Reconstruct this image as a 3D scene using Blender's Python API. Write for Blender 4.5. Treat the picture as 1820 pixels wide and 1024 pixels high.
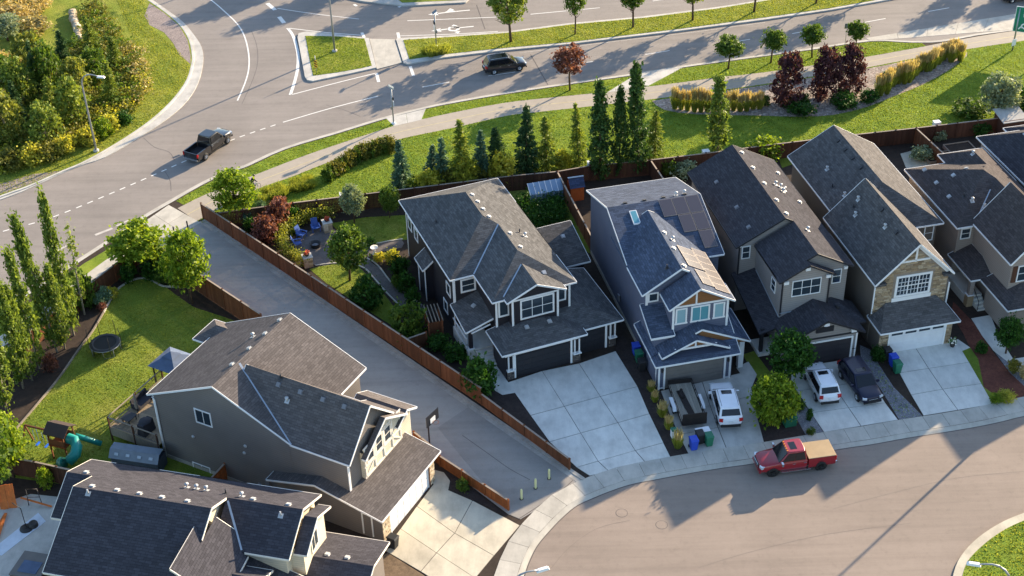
import bpy, bmesh, math, random
import numpy as np
from mathutils import Vector, Matrix
R = math.radians
random.seed(7); rng = np.random.default_rng(7)
scene = bpy.context.scene
for o in list(bpy.data.objects): bpy.data.objects.remove(o)

# ------------------------------------------------------------------ camera, sky, sun, exposure
CAM_H, FPX, PITCH, ROLL = 75.0, 2618.0, 0.6165, 0.0289
_r = np.array([1, 0, 0.]); _f = np.array([0, math.cos(PITCH), -math.sin(PITCH)]); _d = np.cross(_f, _r)
_c, _s = math.cos(ROLL), math.sin(ROLL)
CM = np.array([_c*_r + _s*_d, -_s*_r + _c*_d, _f])       # rows: right, down, forward
cam = bpy.data.cameras.new('camera'); cam.sensor_width = 36; cam.lens = FPX/1820*36
cam.clip_start = 1; cam.clip_end = 3000
camo = bpy.data.objects.new('camera', cam); scene.collection.objects.link(camo)
camo.matrix_world = Matrix(((CM[0][0], -CM[1][0], -CM[2][0], 0), (CM[0][1], -CM[1][1], -CM[2][1], 0), (CM[0][2], -CM[1][2], -CM[2][2], CAM_H), (0, 0, 0, 1)))
scene.camera = camo
SUN_AZ, SUN_EL = 44.5, 17.4                              # degrees, azimuth counter-clockwise from +X
world = bpy.data.worlds.new('World'); scene.world = world; world.use_nodes = True
wn = world.node_tree.nodes; wl = world.node_tree.links
sky = wn.new('ShaderNodeTexSky'); sky.sky_type = 'NISHITA'; sky.sun_disc = False
sky.sun_elevation = R(SUN_EL); sky.sun_rotation = R(90 - SUN_AZ); sky.air_density = 1.0; sky.dust_density = 0.7; sky.ozone_density = 1.8
wn['Background'].inputs[1].default_value = 0.125
wl.new(sky.outputs[0], wn['Background'].inputs[0])
sun = bpy.data.lights.new('sun', 'SUN'); sun.energy = 5.0; sun.angle = R(0.55); sun.color = (1.0, 0.80, 0.55)
suno = bpy.data.objects.new('sun', sun); scene.collection.objects.link(suno)
suno.rotation_euler = (R(90 - SUN_EL), 0, R(SUN_AZ + 90))
scene.view_settings.view_transform = 'Standard'; scene.view_settings.look = 'None'
scene.view_settings.exposure = 1.5; scene.view_settings.gamma = 1.0; scene.view_settings.use_curve_mapping = False
scene.render.resolution_x = 1024; scene.render.resolution_y = 576

# ------------------------------------------------------------------ survey helpers (photograph pixel -> place on a level plane)
def P(px, py, z=0.0):
    d = CM.T @ np.array([(px - 910)/FPX, (py - 512)/FPX, 1.0]); t = (z - CAM_H)/d[2]
    return Vector((d[0]*t, d[1]*t, z))
def PS(pts, z=0.0): return [P(x, y, z) for x, y in pts]
def htop(base, ytop):                                    # height of a thing at base whose top shows at picture row ytop
    q = CM @ (np.array([base[0], base[1], 0.0]) - np.array([0, 0, CAM_H])); y = ytop - 512
    return float((y*q[2] - FPX*q[1])/(FPX*CM[1][2] - y*CM[2][2]))

# ------------------------------------------------------------------ materials
def lin(c):
    if isinstance(c, str): c = tuple(int(c[i:i+2], 16)/255 for i in (0, 2, 4))
    return tuple((x/12.92 if x <= .04045 else ((x+.055)/1.055)**2.4) for x in c)
MATS = {}
class NT:
    def __init__(s, name):
        s.m = bpy.data.materials.new(name); s.m.use_nodes = True; s.n = s.m.node_tree.nodes; s.l = s.m.node_tree.links
        s.b = s.n['Principled BSDF']; s.out = s.n['Material Output']
    def new(s, t, **k):
        n = s.n.new(t)
        for a, v in k.items(): setattr(n, a, v)
        return n
    def put(s, sock, v):
        if hasattr(v, 'is_output'): s.l.new(v, sock)
        elif v is not None: sock.default_value = v
    def uv(s): return s.new('ShaderNodeTexCoord').outputs['UV']
    def pos(s): return s.new('ShaderNodeNewGeometry').outputs['Position']
    def map(s, vec, sc):
        n = s.new('ShaderNodeMapping'); s.l.new(vec, n.inputs[0]); n.inputs['Scale'].default_value = sc; return n.outputs[0]
    def noise(s, vec, scale, detail=3, rough=.55):
        n = s.new('ShaderNodeTexNoise'); s.l.new(vec, n.inputs['Vector']); n.inputs['Scale'].default_value = scale
        n.inputs['Detail'].default_value = detail; n.inputs['Roughness'].default_value = rough; return n.outputs['Fac']
    def vor(s, vec, scale, out='Color', feature='F1'):
        n = s.new('ShaderNodeTexVoronoi', feature=feature); s.l.new(vec, n.inputs['Vector']); n.inputs['Scale'].default_value = scale; return n.outputs[out]
    def ramp(s, fac, stops):
        n = s.new('ShaderNodeValToRGB'); s.l.new(fac, n.inputs[0]); e = n.color_ramp.elements
        while len(e) < len(stops): e.new(.5)
        for el, (p, c) in zip(e, stops): el.position = p; el.color = (*c, 1) if len(c) == 3 else c
        return n.outputs[0]
    def mix(s, fac, a, b, mode='MIX'):
        n = s.new('ShaderNodeMix', data_type='RGBA', blend_type=mode)
        s.put(n.inputs[0], fac)
        for sock, v in ((n.inputs[6], a), (n.inputs[7], b)):
            if isinstance(v, tuple): v = (*v, 1) if len(v) == 3 else v
            s.put(sock, v)
        return n.outputs[2]
    def math(s, op, a, b=None):
        n = s.new('ShaderNodeMath', operation=op); s.put(n.inputs[0], a)
        if b is not None: s.put(n.inputs[1], b)
        return n.outputs[0]
    def bump(s, h, strength, dist=.02):
        n = s.new('ShaderNodeBump'); n.inputs['Strength'].default_value = strength; n.inputs['Distance'].default_value = dist
        s.l.new(h, n.inputs['Height']); s.l.new(n.outputs[0], s.b.inputs['Normal']); return n.outputs[0]
    def done(s, col=None, rough=.8, metal=0, spec=None):
        if col is not None: s.put(s.b.inputs['Base Color'], (*col, 1) if isinstance(col, tuple) and len(col) == 3 else col)
        s.put(s.b.inputs['Roughness'], rough); s.b.inputs['Metallic'].default_value = metal
        if spec is not None: s.b.inputs['Specular IOR Level'].default_value = spec
        MATS[s.m.name] = s.m; return s.m
def k(c, f): return tuple(min(1, x*f) for x in c)
def m_plain(name, col, rough=.6, metal=0, var=.12, scale=2.0, spec=None):
    t = NT(name); c = lin(col); p = t.pos()
    v = t.ramp(t.noise(p, scale, 4), [(.3, k(c, 1-var)), (.7, k(c, 1+var))])
    return t.done(v, rough, metal, spec)
def m_ground(name, col, var=.12, s1=.25, s2=6, grain=60, gvar=.1, rough=.9, bump=.3, tint=None, spec=.3):
    t = NT(name); c = lin(col); p = t.pos()
    a = t.ramp(t.noise(p, s1, 4), [(.3, k(c, 1-var)), (.7, lin(tint) if tint else k(c, 1+var))])
    g = t.ramp(t.noise(p, s2, 5, .7), [(.25, (1-gvar*1.5,)*3), (.75, (1+gvar,)*3)])
    n = t.noise(p, grain, 2)
    g2 = t.ramp(n, [(.3, (1-gvar,)*3), (.7, (1+gvar,)*3)])
    t.bump(n, bump, .015)
    return t.done(t.mix(1., t.mix(1., a, g, 'MULTIPLY'), g2, 'MULTIPLY'), rough, 0, spec)
def m_asphalt(name, col, var=.1, sc=.12, ang=0):
    t = NT(name); c = lin(col); p = t.pos()
    a = t.ramp(t.noise(p, sc, 5, .6), [(.3, k(c, 1-var)), (.7, k(c, 1+var))])
    r = t.new('ShaderNodeMapping'); t.l.new(p, r.inputs[0]); r.inputs['Rotation'].default_value[2] = ang; r.inputs['Scale'].default_value = (.06, 1.1, 1)
    w = t.ramp(t.noise(r.outputs[0], 1.0, 4, .65), [(.3, (.88,)*3), (.5, (1, 1, 1)), (.7, (1.08,)*3)])
    s1 = t.ramp(t.noise(p, 1.6, 6, .75), [(.25, (.84,)*3), (.45, (1, 1, 1)), (.75, (1.06,)*3)])
    n = t.noise(p, 45, 2); t.bump(n, .25, .012); g = t.ramp(n, [(.3, (.88,)*3), (.7, (1.12,)*3)])
    return t.done(t.mix(1., t.mix(1., t.mix(1., a, w, 'MULTIPLY'), s1, 'MULTIPLY'), g, 'MULTIPLY'), .88, 0, .3)
def m_slab(name, col, stain=.3):
    t = NT(name); c = lin(col); p = t.pos(); o = t.new('ShaderNodeObjectInfo').outputs['Random']
    a = t.ramp(o, [(0, k(c, .93)), (1, k(c, 1.06))])
    g = t.ramp(t.noise(p, .55, 5, .62), [(.32, (1-stain,)*3), (.55, (1, 1, 1)), (.75, (1.07,)*3)])
    w = t.ramp(t.noise(t.map(p, (1, .35, 1)), 1.7, 6, .7), [(.3, (.86,)*3), (.6, (1.04,)*3)])
    n = t.noise(p, 55, 2); t.bump(n, .2, .01)
    return t.done(t.mix(1., t.mix(1., t.mix(1., a, g, 'MULTIPLY'), w, 'MULTIPLY'), t.ramp(n, [(.3, (.93,)*3), (.7, (1.06,)*3)]), 'MULTIPLY'), .85, 0, .3)
def m_shingle(name, col, var=.24):
    t = NT(name); c = lin(col); u = t.uv()
    b = t.new('ShaderNodeTexBrick'); t.l.new(u, b.inputs['Vector']); b.offset = .37; b.squash = 1
    b.inputs['Scale'].default_value = 1; b.inputs['Brick Width'].default_value = .46; b.inputs['Row Height'].default_value = .19
    b.inputs['Mortar Size'].default_value = .012; b.inputs['Mortar Smooth'].default_value = .6; b.inputs['Bias'].default_value = 0
    b.inputs['Color1'].default_value = (*k(c, 1-var), 1); b.inputs['Color2'].default_value = (*k(c, 1+var), 1); b.inputs['Mortar'].default_value = (*k(c, .45), 1)
    g = t.ramp(t.noise(t.map(u, (.6, 2.2, 1)), 5, 4, .7), [(.25, (.8,)*3), (.75, (1.18,)*3)])
    w = t.ramp(t.noise(u, .35, 3), [(.3, (.92,)*3), (.7, (1.07,)*3)])
    sw = t.new('ShaderNodeTexWave', wave_type='BANDS', bands_direction='Y', wave_profile='SAW'); t.l.new(u, sw.inputs[0]); sw.inputs['Scale'].default_value = 2*math.pi/(.19*20)
    t.bump(t.math('ADD', sw.outputs['Fac'], t.math('MULTIPLY', t.noise(u, 9, 4, .7), .8)), .55, .014)
    return t.done(t.mix(1., t.mix(1., b.outputs[0], g, 'MULTIPLY'), w, 'MULTIPLY'), .95, 0, .08)
def m_siding(name, col, row=.2, vert=False, var=.07):
    t = NT(name); c = lin(col); u = t.uv()
    sw = t.new('ShaderNodeTexWave', wave_type='BANDS', bands_direction='X' if vert else 'Y', wave_profile='SAW'); t.l.new(u, sw.inputs[0]); sw.inputs['Scale'].default_value = 2*math.pi/(row*20)
    a = t.ramp(t.noise(u, .5, 3), [(.3, k(c, 1-var)), (.7, k(c, 1+var))])
    e = t.ramp(sw.outputs['Fac'], [(.0, (.6,)*3), (.2, (1, 1, 1))])
    t.bump(sw.outputs['Fac'], .5, .02)
    return t.done(t.mix(1., a, e, 'MULTIPLY'), .6, 0, .35)
def m_wood(name, col, var=.3):
    t = NT(name); c = lin(col); p = t.pos()
    i = t.new('ShaderNodeNewGeometry').outputs['Random Per Island']
    a = t.ramp(i, [(0, k(c, 1-var)), (.6, c), (1, k(c, 1+var))])
    g = t.ramp(t.noise(t.map(p, (6, 6, .6)), 3, 4, .7), [(.3, (.75,)*3), (.7, (1.2,)*3)])
    o = t.new('ShaderNodeObjectInfo').outputs['Random']; g = t.mix(1., g, t.ramp(o, [(0, (.78, .8, .82)), (.5, (1, 1, 1)), (1, (1.2, 1.17, 1.14))]), 'MULTIPLY')
    return t.done(t.mix(1., a, g, 'MULTIPLY'), .8, 0, .25)
def m_grass(name, c1, c2, c3, s1=.35, stripe=None):
    t = NT(name); p = t.pos()
    a = t.ramp(t.noise(p, s1, 5, .6), [(.3, lin(c1)), (.5, lin(c2)), (.72, lin(c3))])
    g = t.ramp(t.noise(p, 4, 6, .75), [(.28, (.78,)*3), (.72, (1.18,)*3)])
    n = t.noise(p, 28, 3, .7)
    g2 = t.ramp(n, [(.3, (.82,)*3), (.7, (1.15,)*3)])
    st = t.new('ShaderNodeTexWave', wave_type='BANDS', bands_direction='DIAGONAL'); t.l.new(p, st.inputs[0]); st.inputs['Scale'].default_value = .16; st.inputs['Distortion'].default_value = 1.5
    g2 = t.mix(1., g2, t.ramp(st.outputs['Fac'], [(.35, (.94,)*3), (.65, (1.05,)*3)]), 'MULTIPLY')
    t.bump(t.math('ADD', n, t.noise(p, 9, 3)), 1.0, .06)
    return t.done(t.mix(1., t.mix(1., a, g, 'MULTIPLY'), g2, 'MULTIPLY'), .95, 0, .1)
def m_leaf(name, c1, c2, tr=.4, spec=.2):
    t = NT(name); i = t.new('ShaderNodeNewGeometry').outputs['Random Per Island']
    a = t.ramp(i, [(0, lin(c1)), (1, lin(c2))])
    o = t.new('ShaderNodeObjectInfo').outputs['Random']
    a = t.mix(1., a, t.ramp(o, [(0, (.88, .9, .85)), (1, (1.1, 1.06, 1.05))]), 'MULTIPLY')
    a = t.mix(1., a, t.ramp(t.noise(t.pos(), .9, 3), [(.32, (.72, .78, .8)), (.68, (1.22, 1.16, 1.0))]), 'MULTIPLY')
    t.done(a, .55, 0, spec)
    tb = t.new('ShaderNodeBsdfTranslucent'); t.l.new(t.mix(1., a, (1.25, 1.2, .6), 'MULTIPLY'), tb.inputs[0])
    mx = t.new('ShaderNodeMixShader'); mx.inputs[0].default_value = tr
    t.l.new(t.b.outputs[0], mx.inputs[1]); t.l.new(tb.outputs[0], mx.inputs[2]); t.l.new(mx.outputs[0], t.out.inputs[0])
    return t.m
def m_stone(name, cols, scale=1.0, var=.2):
    t = NT(name); o = t.new('ShaderNodeObjectInfo').outputs['Random']
    i = t.new('ShaderNodeNewGeometry').outputs['Random Per Island']
    f = t.math('FRACT', t.math('ADD', o, i))
    n = len(cols); a = t.ramp(f, [(j/(n-1), lin(c)) for j, c in enumerate(cols)])
    nn = t.noise(t.pos(), 7*scale, 4, .7); g = t.ramp(nn, [(.3, (1-var,)*3), (.7, (1+var,)*3)])
    t.bump(nn, .6, .03)
    return t.done(t.mix(1., a, g, 'MULTIPLY'), .85, 0, .25)
def m_rock(name, cols, scale=9):
    t = NT(name); p = t.pos()
    v = t.new('ShaderNodeTexVoronoi'); t.l.new(p, v.inputs[0]); v.inputs['Scale'].default_value = scale
    n = len(cols); a = t.ramp(t.math('FRACT', t.math('MULTIPLY', v.outputs['Color'], 3.7)), [(j/(n-1), lin(c)) for j, c in enumerate(cols)])
    w = t.ramp(t.noise(p, .6, 3), [(.3, (.85,)*3), (.7, (1.1,)*3)])
    t.bump(v.outputs['Distance'], -.9, .05)
    return t.done(t.mix(1., a, w, 'MULTIPLY'), .9, 0, .2)
def M_(n): return MATS[n]

# ------------------------------------------------------------------ mesh builder
class MB:
    def __init__(s): s.v = []; s.f = []; s.m = []; s.sm = []
    def add(s, vs, fs, mi=0, smooth=False):
        b = len(s.v); s.v += [tuple(x) for x in vs]
        for f in fs: s.f.append([i+b for i in f]); s.m.append(mi); s.sm.append(smooth)
        return s
    def box(s, c, d, rz=0, mi=0, rot=None):
        hx, hy, hz = d[0]/2, d[1]/2, d[2]/2
        m = rot if rot is not None else Matrix.Rotation(rz, 3, 'Z'); c = Vector(c)
        vs = [c + m @ Vector((x*hx, y*hy, z*hz)) for z in (-1, 1) for x, y in ((-1, -1), (1, -1), (1, 1), (-1, 1))]
        return s.add(vs, [(3, 2, 1, 0), (4, 5, 6, 7), (0, 1, 5, 4), (1, 2, 6, 5), (2, 3, 7, 6), (3, 0, 4, 7)], mi)
    def bx(s, x0, x1, y0, y1, z0, z1, mi=0): return s.box(((x0+x1)/2, (y0+y1)/2, (z0+z1)/2), (abs(x1-x0), abs(y1-y0), abs(z1-z0)), 0, mi)
    def taper(s, c, d0, d1, h, rz=0, mi=0, shift=(0, 0)):         # frustum on base centre c
        m = Matrix.Rotation(rz, 3, 'Z'); c = Vector(c)
        vs = [c + m @ Vector((x*d0[0]/2, y*d0[1]/2, 0)) for x, y in ((-1, -1), (1, -1), (1, 1), (-1, 1))] + \
             [c + m @ Vector((x*d1[0]/2+shift[0], y*d1[1]/2+shift[1], h)) for x, y in ((-1, -1), (1, -1), (1, 1), (-1, 1))]
        return s.add(vs, [(3, 2, 1, 0), (4, 5, 6, 7), (0, 1, 5, 4), (1, 2, 6, 5), (2, 3, 7, 6), (3, 0, 4, 7)], mi)
    def bar(s, a, b, w, h, mi=0):                                  # rectangular bar from a to b, h measured upwards
        a, b = Vector(a), Vector(b); d = (b-a); L = d.length
        if L < 1e-6: return s
        x = d/L; y = Vector((0, 0, 1)).cross(x)
        if y.length < 1e-4: y = Vector((0, 1, 0))
        y.normalize(); z = x.cross(y)
        return s.box((a+b)/2, (L, w, h), 0, mi, Matrix((x, y, z)).transposed())
    def tube(s, pts, r, n=6, mi=0, cap=True, smooth=True):
        pts = [Vector(p) for p in pts]; rs = r if isinstance(r, (list, tuple)) else [r]*len(pts)
        vs = []; fs = []
        for i, p in enumerate(pts):
            d = (pts[min(i+1, len(pts)-1)] - pts[max(i-1, 0)]).normalized()
            a = Vector((1, 0, 0)) if abs(d.x) < .8 else Vector((0, 1, 0))
            x = d.cross(a).normalized(); y = d.cross(x)
            vs += [p + (x*math.cos(2*math.pi*j/n) + y*math.sin(2*math.pi*j/n))*rs[i] for j in range(n)]
        for i in range(len(pts)-1):
            for j in range(n): fs.append((i*n+j, i*n+(j+1) % n, (i+1)*n+(j+1) % n, (i+1)*n+j))
        s.add(vs, fs, mi, smooth)
        if cap: b = len(s.v)-len(vs); s.f += [[b+j for j in range(n)][::-1], [b+(len(pts)-1)*n+j for j in range(n)]]; s.m += [mi]*2; s.sm += [False]*2
        return s
    def lathe(s, c, prof, n=12, mi=0, smooth=True, axis='Z'):
        c = Vector(c); vs = []; fs = []
        for r, z in prof:
            for j in range(n):
                a = 2*math.pi*j/n
                q = (r*math.cos(a), r*math.sin(a), z) if axis == 'Z' else ((r*math.cos(a), z, r*math.sin(a)) if axis == 'Y' else (z, r*math.cos(a), r*math.sin(a)))
                vs.append(c + Vector(q))
        for i in range(len(prof)-1):
            for j in range(n): fs.append((i*n+j, i*n+(j+1) % n, (i+1)*n+(j+1) % n, (i+1)*n+j))
        return s.add(vs, fs, mi, smooth)
    def prism(s, poly, z0, z1, mi=0, side=None):                  # plan polygon (x, y), extruded
        poly = [(p[0], p[1]) for p in poly]
        if sum(poly[i][0]*poly[(i+1) % len(poly)][1]-poly[(i+1) % len(poly)][0]*poly[i][1] for i in range(len(poly))) < 0: poly = poly[::-1]
        n = len(poly); vs = [(x, y, z0) for x, y in poly] + [(x, y, z1) for x, y in poly]
        s.add(vs, [list(range(n, 2*n))], mi)
        b = len(s.v)-2*n
        for i in range(n): s.f.append([b+i, b+(i+1) % n, b+n+(i+1) % n, b+n+i]); s.m.append(mi if side is None else side); s.sm.append(False)
        return s
    def sheet(s, poly, z, mi=0):
        poly = [(p[0], p[1]) for p in poly]
        if sum(poly[i][0]*poly[(i+1) % len(poly)][1]-poly[(i+1) % len(poly)][0]*poly[i][1] for i in range(len(poly))) < 0: poly = poly[::-1]
        return s.add([(x, y, z) for x, y in poly], [list(range(len(poly)))], mi)
    def mesh(s, name, mats, sharp=None, uv=True):
        me = bpy.data.meshes.new(name); me.from_pydata(s.v, [], s.f)
        for m in (mats if isinstance(mats, (list, tuple)) else [mats]): me.materials.append(M_(m) if isinstance(m, str) else m)
        me.polygons.foreach_set('material_index', s.m); me.polygons.foreach_set('use_smooth', s.sm)
        if uv:
            ul = me.uv_layers.new(name='UVMap').data
            for p in me.polygons:
                n = p.normal
                if abs(n.z) > .999: t, q = Vector((1, 0, 0)), Vector((0, 1, 0))
                else:
                    t = Vector((-n.y, n.x, 0)).normalized(); q = n.cross(t)
                for li in p.loop_indices:
                    co = me.vertices[me.loops[li].vertex_index].co; ul[li].uv = (co.dot(t), co.dot(q))
        if sharp: me.set_sharp_from_angle(angle=R(sharp))
        me.update(); return me
    def obj(s, name, mats, parent=None, sharp=None, uv=True): return link(name, s.mesh(name, mats, sharp, uv), parent)
def link(name, me, parent=None, loc=None, rz=None):
    o = bpy.data.objects.new(name, me); scene.collection.objects.link(o)
    if parent is not None: o.parent = parent
    if loc is not None: o.location = loc
    if rz is not None: o.rotation_euler[2] = rz
    return o
def tag(o, label, cat, group=None):
    o['label'] = label; o['category'] = cat
    if group: o['group'] = group
    return o
def thing(name, label, cat, loc=(0, 0, 0), rz=0, group=None):
    o = link(name, None, None, loc, rz); o.empty_display_size = .3; return tag(o, label, cat, group)
def struct(o): o['kind'] = 'structure'; return o
def stuff(o): o['kind'] = 'stuff'; return o
def copy_tree(o, parent=None):
    c = o.copy(); scene.collection.objects.link(c); c.parent = parent
    for ch in [x for x in o.children]: copy_tree(ch, c)
    return c
def offset(line, d):                                     # parallel of an open plan line, d to the left
    out = []
    for i, p in enumerate(line):
        a = line[max(i-1, 0)]; b = line[min(i+1, len(line)-1)]
        t = Vector((b[0]-a[0], b[1]-a[1])).normalized(); out.append(Vector((p[0]-t.y*d, p[1]+t.x*d, 0)))
    return out
def smooth(line, n=4):                                   # Catmull-Rom through the survey points
    L = [Vector((p[0], p[1], 0)) for p in line]; out = []
    for i in range(len(L)-1):
        p0, p1, p2, p3 = L[max(i-1, 0)], L[i], L[i+1], L[min(i+2, len(L)-1)]
        for j in range(n):
            t = j/n; out.append(.5*((2*p1)+(p2-p0)*t+(2*p0-5*p1+4*p2-p3)*t*t+(3*p1-p0-3*p2+p3)*t**3))
    out.append(L[-1]); return out
def resample(line, step):
    L = [Vector((p[0], p[1], 0)) for p in line]; out = [L[0]]; acc = 0
    for a, b in zip(L, L[1:]):
        d = (b-a).length; pos = step-acc
        while pos <= d: out.append(a+(b-a)*(pos/d)); pos += step
        acc = (acc+d) % step
    return out
# ------------------------------------------------------------------ material library
m_asphalt('road_asphalt', '87807a', .12, .12, -.35)
m_asphalt('street_asphalt', '8d8075', .10, .15, -.25)
m_asphalt('alley_asphalt', '9b968f', .08, .15, .6)
m_asphalt('alley_patch', '8f8a84', .08, .15, .6)
m_ground('path_asphalt', 'a2998c', .06, .2, 1.5, 60, .07, .9, .2)
m_slab('concrete', 'bdbab3', .22)
m_slab('concrete_walk', 'b9b4a9', .18)
m_slab('concrete_drive', 'd6d4cc', .17)
m_slab('concrete_warm', 'c6bda9', .2)
m_ground('gutter', 'aaa59c', .14, .6, 2.5, 40, .18, .9, .3)
m_ground('soil', '3a3029', .2, .5, 3, 30, .25, .95, .8)
m_ground('mulch_red', '6a3f33', .16, .8, 4, 26, .3, .95, .9)
m_ground('mulch_dark', '3c3330', .16, .8, 4, 26, .3, .95, .9)
m_ground('gravel_path', '66605e', .1, .5, 4, 40, .2, .95, .5)
m_rock('gravel_pink', ['8f8480', '776c69', 'a5978f', '857a78'], 12)
m_rock('river_rock', ['9c8f83', '7d716a', 'b8aca0', '6a625d', 'a08c80'], 6)
m_rock('gravel_grey', ['7f7f83', '6a6a70', '939398'], 14)
m_grass('lawn', '5f7a2c', '758a30', '8e9a3c')
m_grass('lawn_yellow', '6a7c2e', '808a36', '9a9a46')
m_grass('lawn_lush', '61782e', '758432', '949448', .2)
m_grass('rough_grass', '6a7432', '7f8240', '8f8a4a', .3)
m_plain('line_white', 'dcdad4', .7, var=.08, scale=3)
m_plain('line_faded', 'b9b3ab', .8, var=.14, scale=2)
m_plain('path_line', 'b5a984', .8, var=.12, scale=2)
m_plain('crack_seal', '57514e', .8); m_plain('crack_faint', '73695f', .8)
m_plain('trim_white', 'e9e9e8', .5, var=.03)
m_plain('trim_cream', 'e6dfd2', .5, var=.03)
m_plain('trim_black', '26262b', .5, var=.05)
m_plain('iron', '2c2a2b', .6, var=.1)
m_plain('galv', '9a9da0', .45, .6, var=.06)
m_plain('rubber', '191919', .8, var=.1)
m_plain('white_plastic', 'e4e6e8', .5, var=.03)
m_wood('wood_dark', '53382b', .22); m_wood('wood_orange', '8a4f2a', .22); m_wood('wood_grey', '8d8275', .2); m_wood('wood_cedar', 'a4562b', .25); m_wood('wood_cap', '9a8d80', .15)

# ------------------------------------------------------------------ the ground
b = MB(); b.sheet([(-900, -300), (900, -300), (900, 1500), (-900, 1500)], -.06); struct(b.obj('terrain', 'rough_grass'))
SOUTH = PS([(-260, 690), (-120, 625), (0, 555), (121, 478), (218, 415), (253, 390), (309, 357), (376, 320), (440, 295.6), (506, 265.7), (599, 237.5), (686, 211), (759, 192.6), (818.6, 181), (900, 167), (1013, 150), (1132, 133), (1215, 120), (1318, 105.6), (1440, 89), (1546, 73.7), (1619, 76), (1672, 74.7), (1738, 63), (1798, 54.8), (1900, 38), (2100, 5)])
STREET = PS([(915, 1100), (926, 1040), (933.8, 1016), (939.8, 999), (953.7, 971), (975.6, 944.5), (997.5, 921.6), (1023.4, 899.7), (1053, 885.7), (1087, 872), (1123, 860.5), (1159, 853.5), (1226, 841), (1295, 830), (1339, 824), (1494, 798), (1550, 789.7), (1615.6, 777.8), (1681, 767.8), (1744, 757), (1787.5, 747.5), (1820, 739.7), (1960, 712)])
SOUTH_S = smooth(SOUTH, 3); STREET_S = smooth(STREET, 4)
b = MB(); b.sheet([(-120, 60), (140, 60), (190, 150), (260, 420), (-260, 420), (-260, 130)], 0); struct(b.obj('main_road', 'road_asphalt'))
b = MB(); b.sheet([P(700, 1400), P(2300, 1400), P(2300, 640), P(1700, 690), P(900, 780)], .004); struct(b.obj('street', 'street_asphalt'))
lots = [(p.x, p.y) for p in SOUTH_S] + [tuple(P(2100, 600))[:2]] + [(p.x, p.y) for p in offset(STREET_S, .5)[::-1]] + [tuple(P(900, 1300))[:2], tuple(P(-500, 1300))[:2]]
b = MB(); b.prism(lots, -.1, .10); struct(b.obj('lot_ground', 'soil'))
GZ = [.104]
def patch(name, pts, mat, z=None, sm=0, px=True):
    pts = PS(pts) if px else pts
    if sm: pts = smooth(pts + [pts[0]], sm)[:-1]
    if z is None: z = GZ[0]
    b = MB(); b.prism(pts, z-.06, z); return struct(b.obj(name, mat))
def strip(name, line, w, mat, z, kindstruct=True, h=.05):
    a = offset(line, w/2); c = offset(line, -w/2); b = MB(); n = len(line)
    vs = [(p.x, p.y, z) for p in a] + [(p.x, p.y, z) for p in c]
    b.add(vs, [(n+i, n+i+1, i+1, i) for i in range(n-1)])
    o = b.obj(name, mat); return struct(o) if kindstruct else o
# lawns and beds along the collector road
PATH_N = [(316, 372), (360, 350), (405, 332), (455, 312), (540, 279), (613, 254), (699, 226), (749, 214), (818.6, 199), (900, 184), (980, 175), (1079, 165), (1149, 156), (1212, 148), (1278, 139), (1360, 130), (1450, 117), (1529, 104.6), (1622, 88), (1685, 76), (1740, 66), (1798, 57), (1900, 41)]
PATH_S = [(350, 395), (395, 370), (452, 340), (520, 315.5), (579, 292), (652.5, 265.7), (719, 247), (805, 229), (900, 207.6), (946, 202), (1046, 191), (1119, 182.6), (1159, 178), (1250, 166), (1340, 154), (1473, 133), (1532, 123.5), (1622, 106), (1715, 89.7), (1805, 76), (1900, 62)]
BACKF = [(387, 378), (445, 368), (520, 360), (599, 347), (692, 339), (745, 335), (910, 312), (1049, 294), (1155, 284), (1255, 272), (1376, 256), (1519, 239), (1629, 227), (1738, 214), (1820, 204), (1900, 193)]   # fence cap line at 1.85 m
FZ = 1.85
backf = PS(BACKF, FZ)
path = smooth(PS(PATH_N), 3); paths_ = smooth(PS(PATH_S), 3)
lawnpoly = [(p.x, p.y) for p in path] + [(p.x, p.y) for p in backf[::-1]]
b = MB(); b.prism(lawnpoly, .04, .106); struct(b.obj('park_lawn', 'lawn'))
pathpoly = [(p.x, p.y) for p in path] + [(p.x, p.y) for p in paths_[::-1]]
b = MB(); b.prism(pathpoly, .04, .114); struct(b.obj('footpath', 'path_asphalt'))
mid = [Vector(((a.x+c.x)/2, (a.y+c.y)/2, 0)) for a, c in zip(resample(path, .5), resample(paths_, .5))]
b = MB()
for i in range(0, len(mid)-3, 1):
    a, c = mid[i], mid[i+1]; d = (c-a).normalized(); nn = Vector((-d.y, d.x, 0))*.05
    b.add([a+nn+Vector((0, 0, .118)), a-nn+Vector((0, 0, .118)), c-nn+Vector((0, 0, .118)), c+nn+Vector((0, 0, .118))], [(0, 1, 2, 3)])
struct(b.obj('path_marking', 'path_line'))
# boulevard strip between kerb and path
kerb_in = offset(SOUTH_S, -.35)
blv = [(p.x, p.y) for p in kerb_in if p.x > P(300, 362).x and p.x < P(1640, 75).x] + [(p.x, p.y) for p in path[::-1] if p.x < P(1650, 85).x and p.x > P(316, 372).x]
b = MB(); b.prism(blv, .04, .110); struct(b.obj('boulevard_grass', 'lawn'))
blv2 = PS([(225, 425), (150, 470), (60, 535), (-60, 610), (-60, 640), (60, 560), (169, 478), (222, 440)])
b = MB(); b.prism(blv2, .04, .110); struct(b.obj('boulevard_grass', 'lawn'))
patch('footpath', [(222, 440), (169, 478), (60, 560), (-60, 640), (-60, 665), (60, 580), (172, 508), (240, 460)], 'concrete_walk', .112)
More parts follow.
